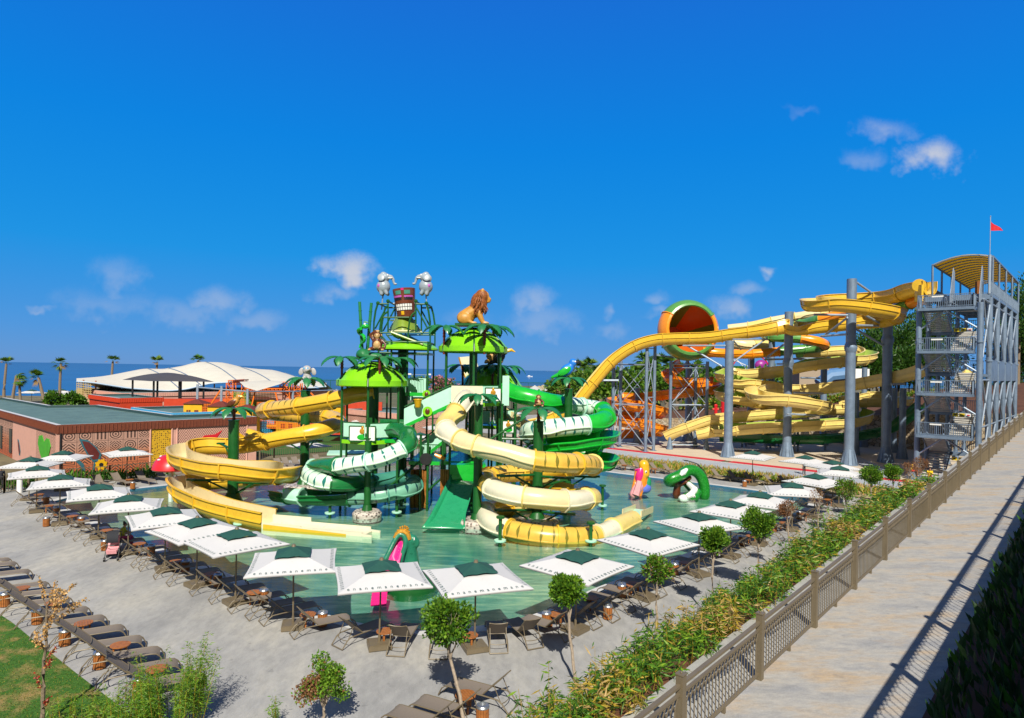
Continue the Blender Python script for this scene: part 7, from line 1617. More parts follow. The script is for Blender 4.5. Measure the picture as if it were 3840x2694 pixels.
mb = MB(); mb.lathe([(.05, 2.35), (1.2, 2.3), (1.3, 2.4), (1.24, 2.7), (1.0, 3.1), (.6, 3.38), (.02, 3.5)], c, 28); mb.build('cap', 'red', t, 50, world=True)
for k in range(9): a, r_ = k * 2.4, .35 + .09 * k; z = 3.5 - .5 * (r_ / 1.2) ** 2.0 - .02; mb = MB(); mb.ell(c + V((cos(a) * r_, sin(a) * r_, z)), (.12, .12, .06), 10); mb.build('spot', 'white', t, world=True)

# ------------------------------------------------------------------ people
def person(name_label, root, J, mats, hair=True, hand_scale=1.0):
    """J: joint positions relative to root; one skin from head to foot, fingers rooted in the palms"""
    t = thing('person', name_label, 'person', root); c = V(root); q = {k: c + V(v) for k, v in J.items()}
    parts = [('c', q['pelvis'], q['chest'], .135, .15, 1), ('e', q['pelvis'], (.165, .14, .14), 2), ('c', q['chest'], q['neck'], .12, .06, 1), ('c', q['neck'], q['head'] - V((0, 0, .06)), .055, .055, 0), ('e', q['head'], (.078, .095, .115), 0)]
    for s in 'lr':
        parts += [('c', q['chest'] + (q['sh' + s] - q['chest']) * .4 + V((0, 0, .03)), q['sh' + s], .085, .07, 1), ('c', q['sh' + s], q['el' + s], .058, .045, 1 if mats[3] else 0), ('c', q['el' + s], q['wr' + s], .043, .03, 0),
                  ('c', q['hip' + s], q['kn' + s], .092, .06, 2), ('c', q['kn' + s], q['an' + s], .058, .04, 2 if mats[4] else 0), ('c', q['an' + s], q['toe' + s], .045, .035, 0)]
        d = (q['wr' + s] - q['el' + s]).normalized(); parts.append(('e', q['wr' + s] + d * .05, (.035, .035, .035), 0))
    f = V((q['toel'] + q['toer'] - q['anl'] - q['anr'])); f.z = 0; f = f.normalized() if f.length > .01 else V((0, -1, 0)); f = V(J.get('face', f)).normalized() if 'face' in J else f
    parts.append(('e', q['head'] + f * .095 - V((0, 0, .01)), (.02, .02, .025), 0))
    o = hull(parts, .022, 'body', ['skin', mats[0], mats[1]], t, 3, world=True)
    mb = MB()
    for s in 'lr':      # five fingers
        d = (q['wr' + s] - q['el' + s]).normalized(); sd = d.cross(V((0, 0, 1))).normalized()
        for k in range(4):
            b = q['wr' + s] + d * .075 + sd * (.026 - .0175 * k); L = (.07, .08, .075, .06)[k]; mb.tube([b, b + d * L * .55 - V((0, 0, .008)), b + d * L - V((0, 0, .03))], [.009, .008, .006], 6)
        b = q['wr' + s] + d * .03 + sd * .03; mb.tube([b, b + d * .03 + sd * .025, b + d * .06 + sd * .022], [.011, .009, .007], 6)
    fg = mb.build('hands', 'skin', t, world=True)
    mb = MB(); mb.ell(q['head'] - f * .02 + V((0, 0, .035)), (.092, .102, .10), 12); 
    if hair == 'bun': mb.ell(q['head'] - f * .06 + V((0, 0, .13)), .06, 8)
    mb.build('hair', 'hair', t, world=True)
    mb = MB(); sd = f.cross(V((0, 0, 1)))
    for s in (-1, 1): mb.ell(q['head'] + f * .085 + sd * .032 * s + V((0, 0, .02)), (.012, .012, .009), 6)
    mb.build('eyes', 'black', t, world=True)
    return t
def rot(J, a): 
    R = Matrix.Rotation(a, 3, 'Z'); return {k: tuple(R @ V(v)) for k, v in J.items()}
STAND = dict(pelvis=(0, 0, .95), chest=(0, 0, 1.28), neck=(0, 0, 1.48), head=(0, -.02, 1.62), shl=(-.19, 0, 1.40), elr=(.26, .02, 1.12), shr=(.19, 0, 1.40), ell=(-.26, .02, 1.12), wrl=(-.25, -.10, .88), wrr=(.25, -.10, .88), hipl=(-.09, 0, .92), hipr=(.09, 0, .92), knl=(-.10, -.02, .50), knr=(.11, .0, .50), anl=(-.10, .03, .07), anr=(.13, .04, .07), toel=(-.12, -.14, .035), toer=(.15, -.13, .035))
SIT = dict(pelvis=(0, 0, .50), chest=(0, -.05, .82), neck=(0, -.09, 1.02), head=(0, -.16, 1.15), shl=(-.18, -.06, .95), shr=(.18, -.06, .95), ell=(-.22, -.18, .70), elr=(.22, -.18, .70), wrl=(-.10, -.40, .74), wrr=(.08, -.40, .76), hipl=(-.10, -.03, .48), hipr=(.10, -.03, .48), knl=(-.12, -.46, .50), knr=(.12, -.46, .50), anl=(-.12, -.48, .08), anr=(.13, -.46, .08), toel=(-.13, -.65, .035), toer=(.14, -.63, .035))
r0 = G(*D3(1310, 1000), .0); r0.z = -.02
person('person in an olive top sitting on a poolside lounger beside the stroller', r0, rot(SIT, 1.75), ('shirt_olive', 'cloth_pink', 0, True, True), 'bun')
mb = MB(); hp = r0 + Matrix.Rotation(1.75, 3, 'Z') @ V((0, -.50, .78)); mb.box(hp, (.16, .02, .09), 1.75); tag(mb.build('phone', 'black', smooth=0), 'small black phone held by the person in the olive top', 'phone')
b0 = G(*K6(1190, 1080), 0); b0 = V((P(*K6(1190, 1080), 61).x, 61.0, 0)); zs = P(*K6(1190, 1000), 61).z - .75
person('person in a yellow sleeveless top sitting beside the stair tower', V((b0.x, 61, 0)), rot({k: (v[0], v[1], v[2] + .35) for k, v in SIT.items()}, 1.2), ('shirt_yellow', 'shorts_red', 0, False, False))
mb = MB(); mb.box((b0.x, 61.05, .35), (.5, .5, .70)); tag(mb.build('stool', 'galv', smooth=0), 'grey stool under the person in the yellow top', 'stool')
b1 = V((P(*K6(1350, 1080), 60).x, 60.0, 0)); person('person in red shorts sitting in the shade under the stair tower', b1, rot(SIT, -.5), ('shirt_yellow', 'shorts_red', 0, True, False))
mb = MB(); mb.box((b1.x, 60.05, .2), (1.2, .4, .40)); tag(mb.build('bench', 'galv', smooth=0), 'low grey bench under the person in red shorts', 'bench')
b2 = G(*D7(1640, 300)); person('person in dark clothes standing below the parasol across the pool', b2, rot(STAND, .3), ('cloth_dark', 'cloth_dark', 0, True, True))
b3 = G(*A2(1655, 1225)); person('person in a light blue shirt standing in the lattice tower shade', b3, rot(STAND, .6), ('shirt_blue', 'cloth_dark', 0, True, True))
b4 = G(*A2(1545, 1160)); person('person in a dark blue shirt left of the lattice tower', b4, rot(STAND, -.5), ('shirt_blue', 'cloth_dark', 0, True, True))
b5 = G(*D3(8, 400)); person('person in dark clothes at the left edge behind the small fence', b5, rot(STAND, 1.0), ('cloth_dark', 'cloth_dark', 0, True, True))
def stroller():
    c = G(*D3(1215, 1140)); t = thing('stroller', 'pink patterned baby stroller with a dark hood on the deck', 'stroller', c, .35); t.scale = (1.2, 1.2, 1.2)
    def b(name, m, fn, s=30): mb = MB(); fn(mb); mb.build(name, m, t, smooth=s)
    for i, (x, y, r) in enumerate(((-.24, -.32, .085), (.24, -.32, .085), (-.26, .30, .10), (.26, .30, .10))): b('wheel', 'black', lambda mb: (mb.cyl((x - .03, y, r), (x + .03, y, r), r, n=14), mb.cyl((x - .035, y, r), (x + .035, y, r), r * .45, n=8)))
    def fr(mb):
        for s in (-1, 1): mb.tube([(s * .24, -.32, .1), (s * .24, .02, .5), (s * .24, .34, .98), (s * .24, .40, 1.02)], .016); mb.tube([(s * .25, .30, .1), (s * .24, .0, .5)], .016)
        mb.tube([(-.24, .40, 1.02), (.24, .40, 1.02)], .02); mb.tube([(-.22, -.2, .62), (-.12, -.34, .64), (.12, -.34, .64), (.22, -.2, .62)], .018)
    b('frame', 'black', fr)
    b('seat', 'light_pink', lambda mb: (mb.box((0, -.06, .42), (.40, .40, .06), rot=Matrix.Rotation(.2, 3, 'X')), mb.box((0, .16, .66), (.40, .06, .55), rot=Matrix.Rotation(-.35, 3, 'X')), mb.box((0, -.26, .36), (.36, .05, .16), rot=Matrix.Rotation(.25, 3, 'X'))))
    b('hood', 'cloth_dark', lambda mb: mb.lathe([(.30, -.21), (.31, 0), (.30, .21)], (0, .14, .82), 12, rot=frame((1, 0, 0)) @ Matrix.Rotation(pi / 2, 3, 'X'), a0=-.4, a1=1.9), 50)
    b('basket', 'cloth_dark', lambda mb: mb.box((0, .05, .22), (.36, .40, .14)), 0)
stroller()
# ------------------------------------------------------------------ buildings on the left (site grid a, b)
def at_b(px, b): tx = ray(px, 1388)[0]; return b * (.736 + .677 * tx) / (.677 - .736 * tx)     # where a sight line meets the wall b = const
def at_a(px, a): tx = ray(px, 1388)[0]; return a * (.677 - .736 * tx) / (.736 + .677 * tx)
def flat_roof(t, poly, z, m_roof='roof_teal', m_edge='fascia', ph=.28, fh=.75):
    pts = [ab(a, b, 0) for a, b in poly]; ar = sum(pts[i - 1].x * pts[i].y - pts[i].x * pts[i - 1].y for i in range(len(pts))); sgn = 1 if ar > 0 else -1
    inn = offset(pts, -.22 * sgn); out = offset(pts, .18 * sgn); n = len(pts)
    mb = MB(); tri = tessellate_polygon([[V((p.x, p.y, 0)) for p in inn]]); mb.add([V((p.x, p.y, z - ph)) for p in inn], [f if (inn[f[1]] - inn[f[0]]).cross(inn[f[2]] - inn[f[0]]).z > 0 else f[::-1] for f in map(tuple, tri)]); mb.build('roof', m_roof, t, 0, world=True)
    mb = MB()
    for i in range(n):
        j = (i + 1) % n; u, d = V((0, 0, z)), V((0, 0, z - ph - .02)); mb.quad(inn[i] + d, inn[j] + d, inn[j] + u, inn[i] + u, 0); mb.quad(inn[i] + u, inn[j] + u, out[j] + u, out[i] + u, 1)
    mb.build('parapet', ['parapet_dark', 'coping'], t, 0, world=True)
    mb = MB()
    for i in range(n):
        j = (i + 1) % n; u, d = V((0, 0, z)), V((0, 0, z - fh)); mb.quad(out[i] + u, out[j] + u, out[j] + d, out[i] + d); mb.quad(out[i] + d, out[j] + d, pts[j] + d, pts[i] + d)
        L = (out[j] - out[i]).length; k = int(L / .3); e = (out[j] - out[i]).normalized(); nn = V((e.y, -e.x, 0)) * sgn
        for s in range(k): p = out[i] + e * (s + .5) * L / k; mb.bar(p + nn * .02 + V((0, 0, z - .12)), p + nn * .02 + V((0, 0, z - fh + .08)), .06, .05)
    mb.build('fascia', m_edge, t, 0, world=True); return pts
def wall(t, p, q, z0, z1, m, name='wall', eps=0):
    d = (q - p); L = d.length; e = d.normalized(); nn = V((e.y, -e.x, 0)) * eps; mb = MB(); a, b = p + nn, q + nn
    mb.quad(V((a.x, a.y, z0)), V((b.x, b.y, z0)), V((b.x, b.y, z1)), V((a.x, a.y, z1)), 0, [(0, z0), (L, z0), (L, z1), (0, z1)]); return mb.build(name, m, t, 0, world=True)
pm('heart_green', (.06, .36, .02), .7, var=.15); pm('petal_red', (.12, .015, .012), .7, var=.2); pm('outline_blue', (.03, .13, .17), .7)
BA, BB, BZ = 14.3, 63.5, 4.5
bt = thing('patterned_building', 'low brown roofed building with carved pink and orange pattern walls behind the left loungers', 'building', ab(BA, BB))
poly = [(BA, BB), (31, BB), (31, 69.5), (25.4, 69.9), (24.6, 91.5), (20, 93), (19.5, 116), (BA, 116)]
bp_ = flat_roof(bt, poly, BZ)
def fw(px): return ab(at_b(px, BB), BB)          # points on the pool-side wall
def lw(px): return ab(BA, at_a(px, BA))          # points on the left wall
for x0, x1, m in ((213, 232, 'building_pink'), (232, 568, 'mural'), (568, 649, 'dots'), (649, 668, 'building_pink'), (668, 930, 'zigzag'), (930, 966, 'building_pink')): wall(bt, fw(x0), fw(x1), -.05, BZ - .7, m)
for x0, x1, m in ((213, 140, 'zigzag'), (140, 98, 'building_pink'), (98, 52, 'building_pink'), (52, 20, 'mural'), (20, -30, 'mural')): wall(bt, lw(x1), lw(x0), -.05, BZ - .7, m)
wall(bt, lw(140), lw(52), 2.6, BZ - .7, 'mural', 'lintel', .04)
e1 = ab(31, BB); wall(bt, e1, ab(31, 69.5), -.05, BZ - .7, 'building_pink'); wall(bt, ab(20, 93), ab(24.6, 91.5), 0, BZ, 'building_pink')
for x in (232, 568, 649, 668, 930): p = fw(x); mb = MB(); mb.bar(p + BX * -.04, p + BX * -.04 + V((0, 0, BZ - .7)), .12); mb.build('pilaster', 'building_pink' if x != 232 else 'black', bt, 0, world=True)
for px in ((8, 14), (42, 50)):
    a, b = lw(px[1]), lw(px[0]); mb = MB(); c = (a + b) / 2 - AX * .05; mb.bar(V((a.x, a.y, 1.7)) - AX * .05, V((b.x, b.y, 1.7)) - AX * .05, .08, 2.4); mb.build('window', 'glass_dark', bt, 0, world=True)
def wall_shape(c, right, pts, m, name, e=.05):
    nrm = right.cross(V((0, 0, 1))); mb = MB(); v = [c + right * x + V((0, 0, z)) + nrm * e for x, z in pts]; n = len(v); v2 = [p - nrm * (e - .005) for p in v]
    mb.add(v + v2, [tuple(range(n))] + [(i, (i + 1) % n, (i + 1) % n + n, i + n) for i in range(n)]); return mb.build(name, m, bt, 0, world=True)
hc = lw(172) ; hz = 2.1; wall_shape(V((hc.x, hc.y, hz)), -BX, [(2.3 * s_, z) for s_, z in ((0, -1.25), (.7, -.4), (.95, .4), (.7, 1.0), (.3, 1.0), (0, .6), (-.35, 1.15), (-.8, 1.0), (-.95, .3), (-.6, -.5))], 'heart_green', 'painted_heart')
fc = fw(350); 
def petal(c, sc_, r=AX): 
    o = [(-1.0, 1.6), (-.35, 1.45), (.35, .75), (.75, .1), (.6, -.5), (.1, -.55), (-.35, .1), (-.75, .9)]
    wall_shape(c, r, [(x * sc_, z * sc_) for x, z in o], 'outline_blue', 'painted_leaf_outline', .04); wall_shape(c + V((0, 0, .1 * sc_)), r, [(x * sc_ * .78, z * sc_ * .8) for x, z in o], 'petal_red', 'painted_leaf', .055)
petal(V((fc.x, fc.y, 1.75)), .95); wall_shape(V((fc.x, fc.y, 0)), AX, [(.0, .1), (.12, .1), (.3, 1.3), (.16, 1.3)], 'outline_blue', 'painted_stem', .04)
wall_shape(V((fw(315).x, fw(315).y, .9)), AX, [(-.9, .9), (-.4, .8), (.1, .2), (.25, -.6), (.05, -.6), (-.15, .1), (-.6, .6)], 'outline_blue', 'painted_leaf_outline', .04)
mb = MB(); sc0 = fw(385); 
wall_shape(V((sc0.x, sc0.y, .95)), AX, [(cos(k * pi / 8) * (.52 if k % 2 else .38), sin(k * pi / 8) * (.52 if k % 2 else .38)) for k in range(16)], 'beak_yellow', 'painted_sunflower', .05); wall_shape(V((sc0.x, sc0.y, .95)), AX, [(cos(k * pi / 5) * .17, sin(k * pi / 5) * .17) for k in range(10)], 'black', 'sunflower_centre', .065)
petal(V((lw(78).x, lw(78).y, 1.0)), .7, -BX)
wall_shape(V((fw(790).x, fw(790).y, 2.6)), AX, [(-1.3, -.5), (-.5, .3), (.5, .35), (1.2, .7), (.6, -.1), (-.3, -.5)], 'red', 'painted_fish', .04); wall_shape(V((fw(900).x, fw(900).y, 2.5)), AX, [(-1, .8), (.2, 0), (-1, -.9), (-.6, -.9), (.7, 0), (-.6, .9)], 'beak_yellow', 'painted_arrow', .04)
# further blocks
def block(name, label, a0, a1, b0, b1, z, m, edge=None, cat='building', roof='roof_teal', z0=-.1):
    t = thing(name, label, cat, ab(a0, b0)); c4 = [(a0, b0), (a1, b0), (a1, b1), (a0, b1)]; pts = flat_roof(t, c4, z, roof, edge or m, fh=.7)
    for i in range(4): wall(t, pts[i], pts[(i + 1) % 4], z0, z - .6, m)
    return t
block('red_building', 'plain red flat roofed block behind the patterned building', 31.9, 37.8, 108, 123, 4.5, 'building_red')
block('small_building', 'small brown roofed patterned block at the far left edge', 14, 19, 121, 140, 4.6, 'mural', 'fascia')
pk = block('pink_building', 'long pink flat roofed building under the white tent', 37.8, 82, 127, 150, 4.5, 'building_pink', 'building_pink')
bl_ = block('blue_building', 'low block with a bright blue parapet between the red block and the play frames', 28, 40, 77, 90, 4.2, 'blue', 'blue')
for k in range(9): a = 44 + k * 3.4; p, q = ab(a, 126.95), ab(a + 1.9, 126.95); wall(pk, p, q, .4, 1.7 if k else 2.1, 'glass_dark', 'window', .03)
cu = bpy.data.curves.new('t', 'FONT'); cu.body = 'TAL'; cu.size = .85; cu.extrude = .03; o = bpy.data.objects.new('t', cu); COL.objects.link(o); me = bpy.data.meshes.new_from_object(o.evaluated_get(bpy.context.evaluated_depsgraph_get())); bpy.data.objects.remove(o); me.materials.append(M['letter_blue'])
for v in me.vertices: v.co.x *= .95
sg = bpy.data.objects.new('wall_lettering', me); COL.objects.link(sg); p = ab(at_b(604, 126.8), 126.8); sg.parent = pk; sg.matrix_world = Matrix.Translation(V((p.x, p.y, 2.55)) - V(pk.location)) @ Matrix((AX, V((0, 0, 1)), AX.cross(V((0, 0, 1))))).transposed().to_4x4()
block('patterned_hall', 'pink block with zigzag pattern seen behind the left green pavilion', 50, 57, 64, 76, 4.0, 'zigzag', 'building_pink')
# pergola
t = thing('pergola', 'dark red roofed timber pergola in front of the pink building', 'pergola', ab(47, 118)); mb = MB(); v = [ab(47, 118, 3.0), ab(63, 118, 3.0), ab(63, 125, 3.4), ab(47, 125, 3.4)]; mb.add(v + [x + V((0, 0, .12)) for x in v], [(3, 2, 1, 0), (4, 5, 6, 7), (0, 1, 5, 4), (1, 2, 6, 5), (2, 3, 7, 6), (3, 0, 4, 7)]); mb.build('roof', 'pergola', t, 0, world=True)
for k in range(5):
    for b in (118.2, 124.8): mb = MB(); p = ab(47.3 + 3.85 * k, b); mb.bar(p, p + V((0, 0, 3.05)), .22); mb.build('post', 'teak', t, 0, world=True)
# white tent
def tent():
    top = [(287, 1427), (420, 1406), (542, 1382), (613, 1385), (700, 1370), (734, 1357), (836, 1359), (914, 1379), (995, 1387), (1022, 1386), (1085, 1405), (1147, 1421), (1224, 1442)]; bot = [(287, 1431), (349, 1436), (484, 1457), (629, 1467), (700, 1461), (790, 1438), (929, 1432), (1085, 1436), (1147, 1458), (1224, 1450)]
    def itp(pl, x):
        for (x0, y0), (x1, y1) in zip(pl, pl[1:]):
            if x0 <= x <= x1: return y0 + (y1 - y0) * (x - x0) / (x1 - x0)
        return pl[-1][1]
    t = thing('white_tent', 'large white tensile tent roof with humps in front of the sea', 'tent', P(700, 1480, 130)); mb = MB(); n, m_ = 60, 8; g = []
    for i in range(n + 1):
        x = 287 + (1224 - 287) * i / n; yt, yb = itp(top, x), itp(bot, x); sm_ = lambda pl: (itp(pl, max(287, x - 22)) + itp(pl, x) * 2 + itp(pl, min(1224, x + 22))) / 4; a, b = P(x, sm_(bot), 122 + 14 * (x - 287) / 937), P(x, sm_(top), 138 + 16 * (x - 287) / 937)
        a.z += 0; g.append([a.lerp(b, j / m_) + V((0, 0, .5 * sin(pi * j / m_))) for j in range(m_ + 1)] + [b + V((0, 10, -2.5))])
    for i in range(n):
        for j in range(m_ + 1): mb.quad(g[i][j], g[i + 1][j], g[i + 1][j + 1], g[i][j + 1])
    o = mb.build('canopy', 'tent', t, 60, world=True)
    for x in (560, 640, 780, 905, 1070): i = int((x - 287) / 937 * n); mb = MB(); mb.tube([g[min(n, i + j)][m_ - j] + V((0, -.06, .06)) for j in range(m_ + 1)], .10, 6); mb.build('seam', 'galv', t, world=True)
    mb = MB(); mb.tube([g[i][0] for i in range(n + 1)], .16, 6); mb.build('edge_beam', 'galv', t, world=True)
    for x in (300, 345, 480, 600, 800, 950, 1100): 
        i = int((x - 287) / 937 * n); p = g[i][0]; mb = MB(); mb.cyl(V((p.x, p.y + 2, 0)), V((p.x, p.y + 2, p.z + .3)), .14); mb.build('mast', 'teak', t, world=True)
    a, b = P(287, 1431, 122), P(345, 1440, 122); mb = MB(); mb.quad(V((a.x, a.y, 0)), V((b.x, b.y, 0)), b, a, 0, [(0, 0), (3, 0), (3, 5), (0, 5)]); mb.build('rope_screen', 'rope_net', t, 0, world=True)
    mb = MB(); p = P(640, 1500, 146); mb.box((p.x - 6, 146, 2.0), (26, 6, 4.0)); mb.build('shaded_bar', 'tan_net', t, 0, world=True)
tent()
def grey_canopy():
    c4 = [P(458, 1425, 108), P(560, 1430, 100), P(804, 1433, 104), P(700, 1426, 112)]; ap = P(628, 1398, 106); t = thing('shade_canopy', 'dark grey fabric shade canopy on black posts below the white tent', 'shade canopy', ap); mb = MB(); n = 8
    for k in range(4):
        a, b = c4[k], c4[(k + 1) % 4]
        def f(u, v): e = a.lerp(b, u); mid = (a + b) / 2; e = e.lerp(V((ap.x, ap.y, e.z)), .10 * (1 - (2 * u - 1) ** 2)); p = e.lerp(ap, v); p.z += .35 * sin(v * pi) * (1 - abs(2 * u - 1) * .3); return p
        for i in range(n):
            for j in range(n): mb.quad(f(i / n, j / n), f((i + 1) / n, j / n), f((i + 1) / n, (j + 1) / n), f(i / n, (j + 1) / n))
    mb.build('fabric', 'grey_fabric', t, 60, world=True)
    for x, y, Y in ((498, 1424, 107), (577, 1428, 101), (591, 1428, 102), (673, 1430, 103), (679, 1430, 104), (764, 1432, 105)): p = P(x, y, Y); mb = MB(); mb.bar(V((p.x, Y, 0)), V((p.x, Y, p.z)), .22); mb.build('post', 'black', t, 0, world=True)
grey_canopy()
# children's play frames
M['green_net'] = net('green_net', (.08, .28, .02), 5, .3)
def hut(px, apx, half, label, Y, hb):
    a = P(*apx, Y); w_ = half * Y / F; e = P(*px, Y); t = thing('play_hut', label, 'play hut', (a.x, Y, 0), group='yellow play huts'); mb = MB(); z = e.z
    mb.add([(a.x - w_, Y - w_, z), (a.x + w_, Y - w_, z), (a.x + w_, Y + w_, z), (a.x - w_, Y + w_, z), (a.x, Y, a.z)], [(0, 1, 4), (1, 2, 4), (2, 3, 4), (3, 0, 4), (3, 2, 1, 0)]); mb.build('roof', 'shingle', t, 0, world=True)
    mb = MB(); mb.box((a.x, Y, z - hb / 2), (w_ * 1.75, w_ * 1.75, hb)); mb.build('wall', 'hut_yellow', t, 0, world=True)
    for dx in (-.5, .45): mb = MB(); mb.box((a.x + dx, Y - w_ * .88, z - 1.0), (.5, .05, .55)); mb.build('window', 'shingle', t, 0, world=True)
    mb = MB(); mb.box((a.x - .5, Y - w_ * .9, z - 1.0), (.05, .06, .55)); mb.build('window_bar', 'hut_yellow', t, 0, world=True)
    mb = MB(); mb.cyl((a.x, Y, a.z - .2), (a.x, Y, a.z + 1.75), .15); mb.build('mast', 'galv_light', t, world=True)
hut(L2(165, 848), L2(290, 790), 39, 'yellow play hut with brown pyramid roof, leftmost of the three by the nets', 80, 3.6); hut(L2(450, 880), L2(580, 815), 40, 'yellow play hut with brown pyramid roof, middle of the three by the nets', 78, 3.6); hut(L2(770, 915), L2(895, 855), 40, 'yellow play hut with brown pyramid roof, right of the three by the nets', 76, 3.6)
hut(L2(1880, 885), L2(1970, 840), 30, 'yellow play hut seen behind the left pavilion posts', 84, 3.2); hut(L2(1300, 1010), L2(1420, 990), 46, 'low yellow play hut under the yellow tube loop', 82, 3.2)
t = thing('play_frame_rail', 'grey overhead rail running above the yellow play huts', 'overhead rail', P(*L2(890, 705), 76)); mb = MB(); mb.tube([P(*L2(300, 655), 80), P(*L2(590, 680), 78), P(*L2(890, 705), 76), P(*L2(1445, 705), 84), P(*L2(1930, 690), 92)], .10, 6); mb.build('rail', 'galv_light', t, world=True); p = P(*L2(1445, 705), 84); mb = MB(); mb.cyl((p.x, 84, 0), p, .16); mb.build('post', 'galv_light', t, world=True)
t = thing('climbing_frame', 'orange truss climbing frame with safety nets and a white sail', 'climbing frame', P(*L2(1000, 900), 88))
def truss(p, q, s=.45):
    d = (q - p); L = d.length; R = frame(d); mb = MB(); cs = [R @ V((x, 0, z)) for x, z in ((-s, -s), (s, -s), (s, s), (-s, s))]
    for c_ in cs: mb.bar(p + c_, q + c_, .10)
    n = max(2, int(L / (2 * s)))
    for k in range(n):
        a, b = p + d * k / n, p + d * (k + 1) / n
        for i in range(4): mb.bar(a + cs[i], b + cs[(i + 1) % 4], .06); mb.bar(a + cs[i], a + cs[(i + 1) % 4], .06)
    mb.build('truss', 'frame_orange', t, 0, world=True)
def dn(p): return V((p.x, p.y, 0))
for x, y, Y in ((700, 600, 88), (880, 580, 94), (1380, 612, 88), (1510, 605, 94)): p = P(*L2(x, y), Y); truss(dn(p), p)
truss(P(*L2(690, 600), 88), P(*L2(880, 585), 94), .3); truss(P(*L2(1290, 618), 88), P(*L2(1390, 618), 88), .3); truss(P(*L2(880, 690), 90), P(*L2(1360, 690), 90), .25)
for a, b in (((590, 660), (460, 850)), ((860, 690), (790, 800)), ((990, 700), (950, 870)), ((1230, 700), (1270, 850)), ((1660, 720), (1700, 760))): mb = MB(); mb.bar(P(*L2(*a), 84), P(*L2(*b), 84), .16); mb.build('strut', 'frame_orange', t, 0, world=True)
sl = [P(*L2(800, 588), 88), P(*L2(1340, 590), 88), P(*L2(1290, 615), 84), P(*L2(1010, 697), 82), P(*L2(860, 650), 84)]; mb = MB(); c_ = sum(sl, V()) / 5 + V((0, 2, .6))
for i in range(5): mb.add([c_, sl[i], sl[(i + 1) % 5]], [(0, 1, 2)])
mb.build('sail', 'tent', t, 40, world=True)
def netp(x0, y0, x1, y1, Y, m, name='net'):
    a, b = P(*L2(x0, y0), Y), P(*L2(x1, y1), Y); mb = MB(); mb.quad(V((a.x, Y, b.z)), V((b.x, Y, b.z)), V((b.x, Y, a.z)), V((a.x, Y, a.z)), 0, [(0, 0), (b.x - a.x, 0), (b.x - a.x, a.z - b.z), (0, a.z - b.z)]); mb.build(name, m, t, 0, world=True)
netp(1020, 900, 1640, 1160, 79, 'orange_net'); netp(290, 850, 450, 985, 79, 'orange_net'); netp(560, 780, 860, 900, 84, 'orange_net'); netp(730, 710, 1240, 880, 86, 'green_net'); netp(1010, 830, 1560, 1000, 83, 'orange_net')
mb = MB(); p, q = P(*L2(60, 975), 82), P(*L2(210, 850), 82); mb.quad(p, P(*L2(170, 985), 82), q + V((1, 0, 0)), q); mb.build('slope_net', 'orange', t, 0, world=True)
mb = MB(); p = P(*L2(1320, 1120), 81); mb.box((p.x, 81, p.z), (19, .3, .35)); mb.build('deck_beam', 'hut_yellow', t, 0, world=True); mb = MB(); p = P(*L2(1000, 830), 89); mb.box((p.x + 2, 90, 2.6), (30, .3, 4.6)); mb.build('back_wall', 'building_red', t, 0, world=True)
# fences
def bars_fence(name, label, pts, h, m, every=1.5, step=.18, cat='fence', post=.10):
    t = thing(name, label, cat, pts[0])
    for p, q in zip(pts, pts[1:]):
        L = (q - p).length; mb = MB(); n = max(1, int(L / every))
        for k in range(n + 1): x = p.lerp(q, k / n); mb.bar(x, x + V((0, 0, h)), post)
        mb.bar(p + V((0, 0, h - .08)), q + V((0, 0, h - .08)), .05); mb.bar(p + V((0, 0, .12)), q + V((0, 0, .12)), .05); mb.build('posts', m, t, 0, world=True)
        if step:
            mb = MB(); n = int(L / step)
            for k in range(n): x = p.lerp(q, (k + .5) / n); mb.bar(x + V((0, 0, .12)), x + V((0, 0, h - .1)), .03)
            mb.build('balusters', m, t, 0, world=True)
    return t
bars_fence('metal_fence', 'brown metal fence behind the back left loungers', [G(*R2(925, 945)), G(*R2(1060, 930)), G(*R2(1330, 905)), G(*R2(1690, 880))], 1.2, 'bronze', 2.4, .2)
bars_fence('metal_fence', 'brown metal fence at the far left end of the deck', [G(*D3(-40, 452)), G(*D3(45, 430)), G(*D3(310, 405))], 1.3, 'bronze', 2.4, .16)
bars_fence('metal_fence', 'low brown fence along the planted foot of the patterned building', [G(*D3(640, 330)), G(*D3(1180, 285)), G(*D3(1660, 235))], 1.2, 'bronze', 2.4, .25)
bars_fence('metal_fence', 'dark fence behind the play tower by the lounger row', [G(*A1(300, 1420)), G(*A1(900, 1380)), G(*A1(1900, 1290))], 1.2, 'black', 2.4, .22)
def sport_fence(label, pts, h):
    t = thing('sports_fence', label, 'fence', pts[0])
    for p, q in zip(pts, pts[1:]):
        L = (q - p).length; mb = MB(); n = max(1, int(L / 4))
        for k in range(n + 1): x = p.lerp(q, k / n); mb.bar(x, x + V((0, 0, h)), .11)
        for z in (h, h * .5): mb.bar(p + V((0, 0, z)), q + V((0, 0, z)), .10)
        mb.build('posts', 'dark_green', t, 0, world=True)
        mb = MB(); mb.quad(p, q, q + V((0, 0, h)), p + V((0, 0, h)), 0, [(0, 0), (L, 0), (L, h), (0, h)]); mb.build('mesh', 'wire_net', t, 0, world=True)
sport_fence('tall green wire fence in front of the sea behind the play tower', [V((-46, 150, 0)), V((0, 158, 0)), V((16, 160, 0))], 6.6)
sport_fence('green wire fence below the palm grove', [V((16, 160, 0)), V((70, 150, 1.5))], 4.0)
sport_fence('dark wire fence on top of the brown hillside', [ab(128, 30, 6), ab(128, 8, 8.2), ab(128, -30, 9.5)], 2.2)
